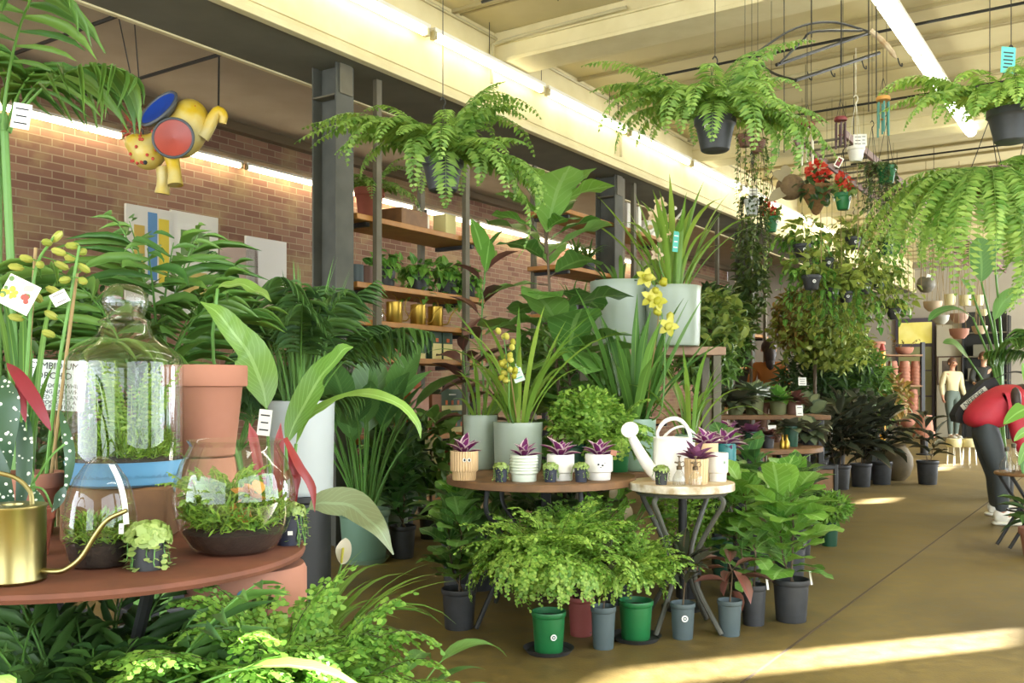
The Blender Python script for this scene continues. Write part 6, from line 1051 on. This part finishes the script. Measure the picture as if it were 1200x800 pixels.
t = thing('shelf', 'narrow shelf under the terracotta pot beside the yellow pole', 'shelf', PZ(1020, 15.2, 0)); part('board', MB().box((.0, 0, 1.585), (.5, .34, .03)), M['wood'], t); part('leg', MB().box((-.2, 0, .785), (.05, .05, 1.57)), M['black'], t); part('leg', MB().box((.2, .1, .785), (.05, .05, 1.57)), M['black'], t)
t = thing('yellow_pole', 'thick yellow pole with a red brown cap in front of the terracotta shelving', 'pole', PZ(1034, 14.6, 0)); part('shaft', MB().lathe([(0, 0), (.05, 0), (.05, 1.62), (0, 1.62)], 8), mat('yellow_paint', 'd8a020', .5), t); part('cap', MB().lathe([(.05, 1.62), (.05, 1.66), (.02, 1.74), (0, 1.75)], 8), M['redm'], t)
# white stools
for px, lab in ((1118, 'white round wire stool, left of a pair behind the bending woman'), (1136, 'white round wire stool, right of a pair behind the bending woman')):
    t = thing('stool', lab, 'stool', fl(px, 12.9)); part('seat', MB().lathe([(0, .25), (.09, .25), (.1, .27), (.1, .34), (.09, .36), (0, .36)], 24), mat('cream_seat', 'd8cc98', .5) if px == 1118 else bpy.data.materials['cream_seat'], t)
    for k_ in range(6): a = k_*PI/3; part('leg', MB().tube([(math.cos(a)*.085, math.sin(a)*.085, .26), (math.cos(a)*.1, math.sin(a)*.1, .005)], .005, 5), M['white'], t)
# big climbing vines and greenery masses
def mass(name, label, px, Y, blobs, pm='blackpl', r=.16, h=.3):
    t = potted(name, label, fl(px, Y), r, h, pm); b0 = np.array(t.location)
    for i, (x, y, rx, rz, n, k, L, w, tpl) in enumerate(blobs):
        c = P(x, y, Y)-b0; part('foliage' if i == 0 else 'branch', bush_mb(n, c, (rx, min(rx, .5), rz), L, w, tpl, .15, .2, .6, .8), [K[k], K['stem']], t, sharp=False)
    part('stem', MB().tube(bez([(0, 0, h*.8), (P(blobs[0][0], blobs[0][1], Y)-b0)*.5, P(blobs[0][0], blobs[0][1], Y)-b0], 8), .02, 6), K['stemd'], t); return t
mass('climbing_vine', 'tall tangle of yellow green climbing vine below the hanging pots', 955, 10.6, [(955, 385, .5, .42, 1000, 'vineb', .1, .05, 'oval'), (975, 360, .45, .25, 500, 'vine', .1, .05, 'oval'), (930, 375, .22, .35, 700, 'olive', .1, .045, 'oval'), (985, 405, .35, .3, 700, 'vineb', .1, .045, 'oval')])
mass('leafy_shrub', 'dark green ferny shrub under the climbing vine', 975, 11.2, [(970, 450, .6, .45, 1300, 'bushd', .18, .04, 'lance'), (1000, 440, .4, .35, 700, 'bush', .18, .04, 'lance')])
mass('croton', 'orange tinged bushy plant in front of the terracotta shelving', 1030, 12.6, [(1028, 465, .42, .32, 800, 'olive', .14, .05, 'oval'), (1020, 475, .4, .3, 700, 'bush', .14, .04, 'lance'), (1000, 415, .3, .2, 420, 'olive', .12, .05, 'oval')])
mass('leafy_shrub', 'leafy green shrub left of the person in rust, near the third steel column', 865, 10.4, [(848, 400, .28, .4, 600, 'bush', .16, .06, 'lance'), (840, 365, .3, .3, 420, 'bushd', .15, .06, 'oval')])
mass('leafy_shrub', 'mid green shrub filling the gap behind the sage pots and the right grey pot', 830, 7.9, [(832, 385, .3, .3, 600, 'vine', .12, .05, 'oval'), (825, 425, .25, .22, 400, 'bush', .12, .04, 'lance')])
mass('climbing_vine', 'vine covering the third steel column top to bottom', 880, 11.6, [(880, 320, .2, .75, 600, 'vined', .12, .06, 'oval')])
mass('leafy_shrub', 'dense dark shrub behind the maidenhair herb and orchids', 690, 6.4, [(680, 435, .55, .36, 1000, 'bush', .13, .05, 'oval'), (735, 430, .3, .3, 500, 'vine', .1, .05, 'oval')])
# palm along the back right and tall bird of paradise
t = potted('bird_of_paradise', 'tall bird of paradise with a paddle leaf, behind the bending woman', fl(1176, 9.0), .1, .25, 'blackpl'); b0 = np.array(t.location); mb = MB()
for pts, w, nh in (([(1150, 330), (1150, 310), (1148, 290), (1146, 278)], .135, (.1, -1, .1)), ([(1140, 372), (1120, 362), (1100, 366), (1088, 376)], .07, (0, -.4, 1)), ([(1165, 375), (1175, 355), (1190, 343), (1205, 340)], .08, (0, -.6, .8)), ([(1140, 345), (1134, 335), (1126, 326)], .035, (.3, -.8, .3)), ([(1135, 420), (1118, 403), (1105, 402)], .07, (0, -.5, .8)), ([(1165, 300), (1172, 270), (1180, 250)], .06, (.4, -.9, .2))):
    p = [P(x, y, 8.9)-b0 for x, y in pts]; bigleaf(mb, p, w, nh, 'oval', .2, 16); mb.tube(bez([(U(-.05, .05), 0, .28), (p[0]*np.array([.25, .25, .6])+np.array([0, 0, .1])), p[0]], 12), np.linspace(.018, .009, 12), 6, 1)
part('foliage', mb, [K['peace'], K['stem']], t, sharp=False)
t = potted('areca_palm', 'feathery palm at the right edge behind the bending woman', fl(1226, 8.2), .12, .3, 'blackpl'); part('foliage', palm_mb(14, .42, .22, .014, (0, 0, 1.3), (.4, 1.45), (.5, 1.6), 16, .3), [K['palm'], K['stem']], t, sharp=False); part('stem', MB().tube([(0, 0, .26), (0, 0, 1.4)], .02, 7), K['stem'], t)
# near right edge: small folding table with bottles and pothos
ft = fl(1203, 6.2); FZ = .5; t = thing('folding_table', 'small dark folding table at the right edge with glass bottles', 'table', ft); part('top', MB().lathe([(0, FZ-.02), (.19, FZ-.02), (.195, FZ-.01), (.19, FZ), (0, FZ)], 36), M['wood'], t)
for x0, x1, y in ((-.14, .14, -.08), (.14, -.14, -.08), (-.14, .14, .08), (.14, -.14, .08)): part('leg', MB().tube([(x0, y, FZ-.02), (x1*1.1, y, .012)], .011, 6), M['black'], t)
part('ring', MB().tube([(math.cos(a)*.12, math.sin(a)*.1, .25) for a in np.linspace(0, 2*PI, 25)], .007, 6), M['black'], t)
def gbottle(label, px, Y, s=1.): 
    t = thing('glass_bottle', label, 'bottle', PZ(px, Y, FZ)); part('glass', MB().lathe([(0, 0), (.035*s, 0), (.042*s, .006), (.042*s, .05*s), (.02*s, .085*s), (.012*s, .1*s), (.012*s, .13*s), (.016*s, .135*s)], 22), M['glass'], t); part('stopper', MB().lathe([(0, .128*s), (.011*s, .128*s), (.014*s, .15*s), (0, .16*s)], 14), mat('pewter', '7c786c', .35, metal=.8) if 'pewter' not in bpy.data.materials else bpy.data.materials['pewter'], t)
gbottle('round clear glass bottle with a stopper, left on the folding table', 1180, 6.15, 1.1); gbottle('clear glass bottle behind the round one on the folding table', 1188, 6.28, 1.2)
t = thing('trailing_pothos', 'bright pothos with large leaves on the folding table at the right edge', 'potted plant', PZ(1208, 6.22, FZ)); pot(t, .07, .12, 'blackpl'); b0 = np.array(t.location); mb = MB()
for pts, w, nh in (([(1203, 478), (1190, 485), (1176, 497)], .06, (-.2, -.8, .6)), ([(1206, 505), (1197, 508), (1188, 517)], .035, (-.2, -.9, .3)), ([(1208, 520), (1200, 530), (1194, 545)], .04, (-.3, -.9, .2)), ([(1210, 470), (1222, 462), (1236, 468)], .06, (.1, -.7, .7)), ([(1204, 535), (1200, 545), (1199, 556)], .03, (-.2, -1, .2)), ([(1212, 455), (1204, 440), (1198, 425)], .05, (0, -1, .3))):
    p = [P(x, y, 6.1)-b0 for x, y in pts]; bigleaf(mb, p, w, nh, 'heart', .12, 10); mb.tube(bez([(0, 0, .1), p[0]*.6+np.array([0, 0, .06]), p[0]], 8), .003, 5, 1)
part('foliage', mb, [K['pothos'], K['stem']], t, sharp=False)
t = potted('rubber_plant', 'low dark leaved plant in a terracotta pot at the bottom right edge', fl(1214, 5.9), .1, .18, 'terra', 'terra'); part('foliage', stemleaf_mb([[(0, 0, .15), (-.02, 0, .24), (-.04, 0, .3)]], 12, .2, .07, 'oval', (-.2, .6), .2, r=.006), [K['bushd'], K['stemd']], t, sharp=False)
t = thing('hanging_plant', 'small hanging plant with a few white blooms at the right edge', 'hanging plant', P(1203, 235, 5.2)); pot(t, .07, .11, 'dgreen', 'hang'); part('foliage', trail_mb(16, .3, 16, .05, .03, 'oval', (0, 0, .1), .07, .09, .03), [K['vine'], K['wiry']], t, sharp=False); part('flower', bush_mb(24, (-.06, -.08, .06), (.05, .03, .05), .03, .024, 'oval', .2), [leafmat('white_petal', 'dcd8cc', 'eeeadf', .5, .3), K['stem']], t, 'white flowers', False); hanger(t, .07, .11, ZC-.05-P(1203, 235, 5.2)[2])
# ================================================================== people
SKIN = mat('skin', 'c08a6c', .5); SKIN2 = mat('skin_pale', 'c99a7c', .5); HAIRD = mat('dark_hair', '2c1f18', .5, c2='3c2a20', scale=30); HAIRB = mat('brown_hair', '4a3020', .5, c2='5a3c28', scale=30)
EYEW = mat('eye_dark', '1c1614', .3); LIPM = mat('lip', '96504a', .5)
def skinned(name, chains, m, parent, sub=2, label=None):
    vs, rs, es, key = [], [], [], {}
    def vid(p, r):
        k = tuple(np.round(p, 4))
        if k not in key: key[k] = len(vs); vs.append(tuple(map(float, p))); rs.append(r if np.ndim(r) else (r, r))
        return key[k]
    for ch in chains:
        prev = None
        for p, r in ch:
            i = vid(p, r)
            if prev is not None and prev != i: es.append((prev, i))
            prev = i
    me = bpy.data.meshes.new(name); me.from_pydata(vs, es, []); o = bpy.data.objects.new(name, me); COL.objects.link(o)
    md = o.modifiers.new('skin', 'SKIN'); md.use_smooth_shade = True; md.branch_smoothing = .4; sd = me.skin_vertices[0].data
    for i, r in enumerate(rs): sd[i].radius = r; sd[i].use_root = (i == 0)
    s2 = o.modifiers.new('sub', 'SUBSURF'); s2.levels = sub; s2.render_levels = sub
    dg = bpy.context.evaluated_depsgraph_get(); dg.update(); nm = bpy.data.meshes.new_from_object(o.evaluated_get(dg)); bpy.data.objects.remove(o); bpy.data.meshes.remove(me); nm.name = name; nm.materials.clear(); nm.materials.append(m)
    for p in nm.polygons: p.use_smooth = True
    q = link(bpy.data.objects.new(name, nm), parent)
    if label: q['label'] = label
    return q
def hand(wr, d, side, s, curl=.5):               # wrist, direction, palm normal -> chains
    d = nrm(np.array(d, float)); n = nrm(np.array(side, float)-d*np.dot(side, d)); x = np.cross(d, n); pc = wr+d*.05*s; out = [[(wr, .022*s), (pc, (.026*s, .02*s))]]
    for i, (o_, l) in enumerate(((-.028, .062), (-.01, .072), (.009, .068), (.026, .054))):
        b0 = wr+d*.082*s+x*o_*s; p1 = b0+(d*math.cos(curl*.6)+n*math.sin(curl*.6))*l*.5*s; p2 = p1+(d*math.cos(curl*1.5)+n*math.sin(curl*1.5))*l*.45*s; out.append([(pc, .022*s), (b0, .0095*s), (p1, .0085*s), (p2, .007*s)])
    th = wr+d*.03*s-x*.03*s; out.append([(pc, .022*s), (th, .011*s), (th+(d*.7-x*.5+n*.3)*.035*s, .0095*s), (th+(d*1.2-x*.5+n*.5)*.045*s, .008*s)]); return out
def figure(label, loc, J, shirt, trousers, shoes, hair, skin, sleeve=1., hairpts=None, hem=.5, thick=1.):
    """J: joints in metres relative to loc"""
    t = thing('person', label, 'person', loc); j = {k_: np.array(v, float) for k_, v in J.items()}; L = lambda a, b_, f: j[a]*(1-f)+j[b_]*f; k = thick
    tor = [(j['pel'], (.135*k, .1*k)), (j['waist'], (.115*k, .085*k)), (j['chest'], (.14*k, .1*k)), (j['neck'], .055)]; skt = [(p_, tuple(np.atleast_1d(r_)*.78) if np.ndim(r_) else r_) for p_, r_ in tor]
    body = [skt+[(L('neck', 'head', .45), .05), (j['head']-nrm(j['head']-j['neck'])*.03, .075), (j['head'], .092), (j['head']+nrm(j['head']-j['neck'])*.07, .07)], [(j['head'], .092), (j['head']+np.array(J['face'])*.1-np.array([0, 0, .01]), .018)]]
    arms = []; legs = []
    for s in 'lr':
        a = [(j['chest'], (.12*k, .086*k)), (j['sh'+s], .056), (L('sh'+s, 'el'+s, .5), .05), (j['el'+s], .041), (L('el'+s, 'wr'+s, .4), .04), (j['wr'+s], .027)]; arms.append(a)
        g_ = [(j['pel'], (.116*k, .086*k)), (j['hip'+s], .092*k), (L('hip'+s, 'kn'+s, .45), .08*k), (j['kn'+s], .056), (L('kn'+s, 'an'+s, .35), .053), (j['an'+s], .036)]; legs.append(g_)
        gb = [(p_, tuple(np.atleast_1d(r_)*.75) if np.ndim(r_) else r_*.78) for p_, r_ in g_[:4]]+g_[4:]
        body += [a]+hand(j['wr'+s], j['wr'+s]-j['el'+s], np.array(J['palm'+s]), 1., .7)+[gb+[(j['an'+s]+np.array(J['toe'+s])*.13-np.array([0, 0, .045]), .032)]]
    skinned('body', body, skin, t)
    gr = lambda ch, q: [(p, tuple(np.atleast_1d(r)+q) if np.ndim(r) else r+q) for p, r in ch]
    sh = [gr([(L('pel', 'waist', hem), (.14*k, .105*k))]+tor[1:3]+[(L('chest', 'neck', .8), .075)], .014)]
    for a in arms: sh.append(gr(a[:5] if sleeve > .9 else a[:3], .013)+([(L('el'+('l' if a is arms[0] else 'r'), 'wr'+('l' if a is arms[0] else 'r'), .92), .038)] if sleeve > .9 else []))
    skinned('top', sh, shirt, t)
    skinned('trousers', [gr([(L('pel', 'waist', .85), (.118*k, .09*k)), tor[0]], .012)]+[gr(g_, .011) for g_ in legs], trousers, t)
    for s in 'lr':
        a = j['an'+s]; d = np.array(J['toe'+s]); mb = MB(); an = math.atan2(d[1], d[0]); R = np.array(Matrix.Rotation(an, 3, 'Z')); z0 = a[2]-.085
        mb.box(np.array([a[0], a[1], z0+.014])+d*.07, (.27, .095, .026), b=.012, R=R); mb.ball(np.array([a[0], a[1], z0+.045])+d*.1, (.125, .043, .042), 14, 1, R); mb.ball(np.array([a[0], a[1], z0+.07])-d*.0, (.065, .042, .06), 14, 1, R); part('shoe', mb, [M['white'], shoes], t)
    hd = j['head']; up = nrm(hd-j['neck']); fc = nrm(np.array(J['face'], float)); mb = MB(); R = frames(fc[None], up[None], [1.])[0]; mb.ball(hd+up*.036-fc*.036, (.097, .088, .1), 18, 0, R)
    for p_, r_ in hairpts or []: mb.ball(np.array(p_), r_, 12)
    part('hair', mb, hair, t); x = np.cross(fc, up)
    for q in (-1, 1): part('eye', MB().ball(hd+fc*.083+x*.032*q+up*.015, .011, 8), EYEW, t)
    part('mouth', MB().ball(hd+fc*.085-up*.048, (.022, .012, .007), 8, 0, R), LIPM, t)
    for q in (-1, 1): part('ear', MB().ball(hd+x*.09*q, (.012, .02, .03), 8, 0, R), skin, t)
    return t
def stand(h, fx=0., fy=-1., arml=None, armr=None, stride=.1):
    s = h/1.7; x = np.array([-fy, fx, 0]); f = np.array([fx, fy, 0]); z = UPV; g = lambda a, b_, c_: (x*a+f*b_+z*c_)*s
    J = dict(pel=g(0, 0, .95), waist=g(0, 0, 1.1), chest=g(0, .01, 1.3), neck=g(0, -.01, 1.47), head=g(0, .02, 1.6), face=f, hipl=g(-.09, 0, .9), hipr=g(.09, 0, .9), knl=g(-.1, .02+stride*.6, .5), knr=g(.1, .02, .5), anl=g(-.1, stride, .085), anr=g(.11, -stride*.5, .085), toel=f, toer=f, shl=g(-.17, 0, 1.4), shr=g(.17, 0, 1.4),
             ell=g(-.23, -.03, 1.13), elr=g(.23, -.03, 1.13), wrl=g(-.25, .06, .9), wrr=g(.25, .06, .9), palml=x, palmr=-x)
    for k_, v in (arml or {}).items(): J[k_] = g(*v)
    for k_, v in (armr or {}).items(): J[k_] = g(*v)
    return J
figure('woman standing by the pale pillar in a cream long sleeved top and grey green trousers', (*PZ(1116, 19.6, 0)[:2], 0), stand(1.66, .1, -.99), mat('cream_knit', 'cfc398', .8), mat('grey_green_trousers', '5f6c62', .8), M['white'], HAIRB, SKIN, 1., [((.03, .08, 1.62), .06)], .0)
figure('man in a dark jacket reaching his hands forward, right of the standing woman', (*PZ(1153, 18.3, 0)[:2], 0), stand(1.74, -.55, -.83, dict(ell=(-.2, .12, 1.17), wrl=(-.12, .38, 1.12)), dict(elr=(.22, .1, 1.17), wrr=(.14, .36, 1.1))), mat('dark_jacket', '2e302c', .8), mat('dark_jeans', '33373c', .8), M['white'], HAIRB, SKIN2, 1.)
pt = stand(1.64, .2, .98, dict(ell=(-.24, -.02, 1.14), wrl=(-.25, .08, .9)), dict(elr=(.24, -.02, 1.14), wrr=(.25, .08, .9)))
figure('person in a rust orange top seen from behind among the plants', (*PZ(901, 12.0, 0)[:2], 0), pt, mat('rust_knit', 'a8672c', .85), mat('brown_trousers', '6a4a34', .8), M['brnm'], HAIRD, SKIN, 1., [((0, -.06, 1.48), (.08, .06, .16)), ((.0, -.07, 1.38), (.06, .045, .12))], .1)
# bending woman
BY = 7.35; bl = fl(1158, BY)
def B(px, py, dy=0.): return P(px, py, BY+dy)-np.array(bl)
J = dict(pel=B(1150, 500), waist=B(1160, 484), chest=B(1181, 468), neck=B(1206, 462), head=B(1207, 474, -.02), face=(.62, -.1, -.75), hipl=B(1157, 507, -.09), hipr=B(1152, 507, .09), knl=B(1173, 556, -.12), knr=B(1165, 556, .16), anl=B(1174, 598, -.1), anr=B(1166, 587, .45), toel=(.92, -.25, 0), toer=(.85, .1, 0), shl=B(1192, 470, -.15), shr=B(1196, 466, .15), ell=B(1194, 505, -.2), elr=B(1204, 505, .17), wrl=B(1203, 536, -.22), wrr=B(1214, 532, .12), palml=(.3, .9, 0), palmr=(.3, -.9, 0))
J['anl'][2] = .085; J['anr'][2] = .085
RJ = mat('red_jacket', 'c42c3c', .6, c2='b02434', scale=6); t = figure('woman bending forward in a red jacket and dark leggings at the right edge', bl, J, RJ, mat('charcoal_leggings', '3e4446', .7), M['white'], HAIRD, SKIN, 1., [(B(1198, 460, -.05), (.08, .1, .07)), (B(1190, 470, -.2), (.04, .05, .11))], -.1, 1.0)
skinned('jacket', [[(B(1151, 503), .15), (B(1150, 490), .17), (B(1166, 478), .19), (B(1184, 468), .185), (B(1200, 462), .12)], [(B(1184, 468), .185), (J['shl'], .09), ((J['shl']+J['ell'])/2, .082), (J['ell'], .072), (B(1199, 522, -.21), .066), (B(1202, 532, -.22), .05)], [(B(1184, 468), .185), (J['shr'], .09), (J['elr'], .07), (B(1211, 526, .13), .055)]], RJ, t)
bg = thing('shoulder_bag', 'black bag with a pale lettered band slung behind the bending woman', 'bag', bl); dy = .12
mb = MB(); q_ = np.array([B(*p, dy) for p in ((1119, 486), (1124, 476), (1154, 446), (1166, 442), (1172, 452), (1150, 485), (1134, 497), (1121, 494))]); n = len(q_); V = np.concatenate([q_, q_+np.array([0, .1, 0])]); mb.add(V, [np.array([list(range(n))[::-1], list(range(n, 2*n))]), np.array([[i, (i+1) % n, n+(i+1) % n, n+i] for i in range(n)])]); part('pouch', mb, mat('black_canvas', '262626', .8), bg)
part('strap', MB().ribbon(bez([B(1166, 444, .1), B(1184, 436, 0), B(1202, 438, -.08), B(1216, 452, -.14)], 12), np.full(12, .02), np.array([0, -.5, .9]), 0), mat('strap_black', '26262a', .7), bg)
a_, b_ = B(1127, 478, dy), B(1156, 455, dy); d = nrm(b_-a_); cc = (a_+b_)/2+np.array([0, -.003, 0]); up_ = np.cross(np.array([0, -1, 0]), d); up_ = up_ if up_[2] > 0 else -up_
R = np.stack([d, np.array([0, 1, 0]), up_], 1); bn = part('lettered_band', MB().box(cc, (.25, .003, .05), b=.001, R=R), mat('band_white', 'c8ccb8', .6), bg, 'pale band with dark letters')
lt = MB(); text_mb(lt, 'NEEDER', .056, cc+np.array([0, -.002, 0]), d, up_, lift=.001); part('lettering', lt, TAGB, bn)
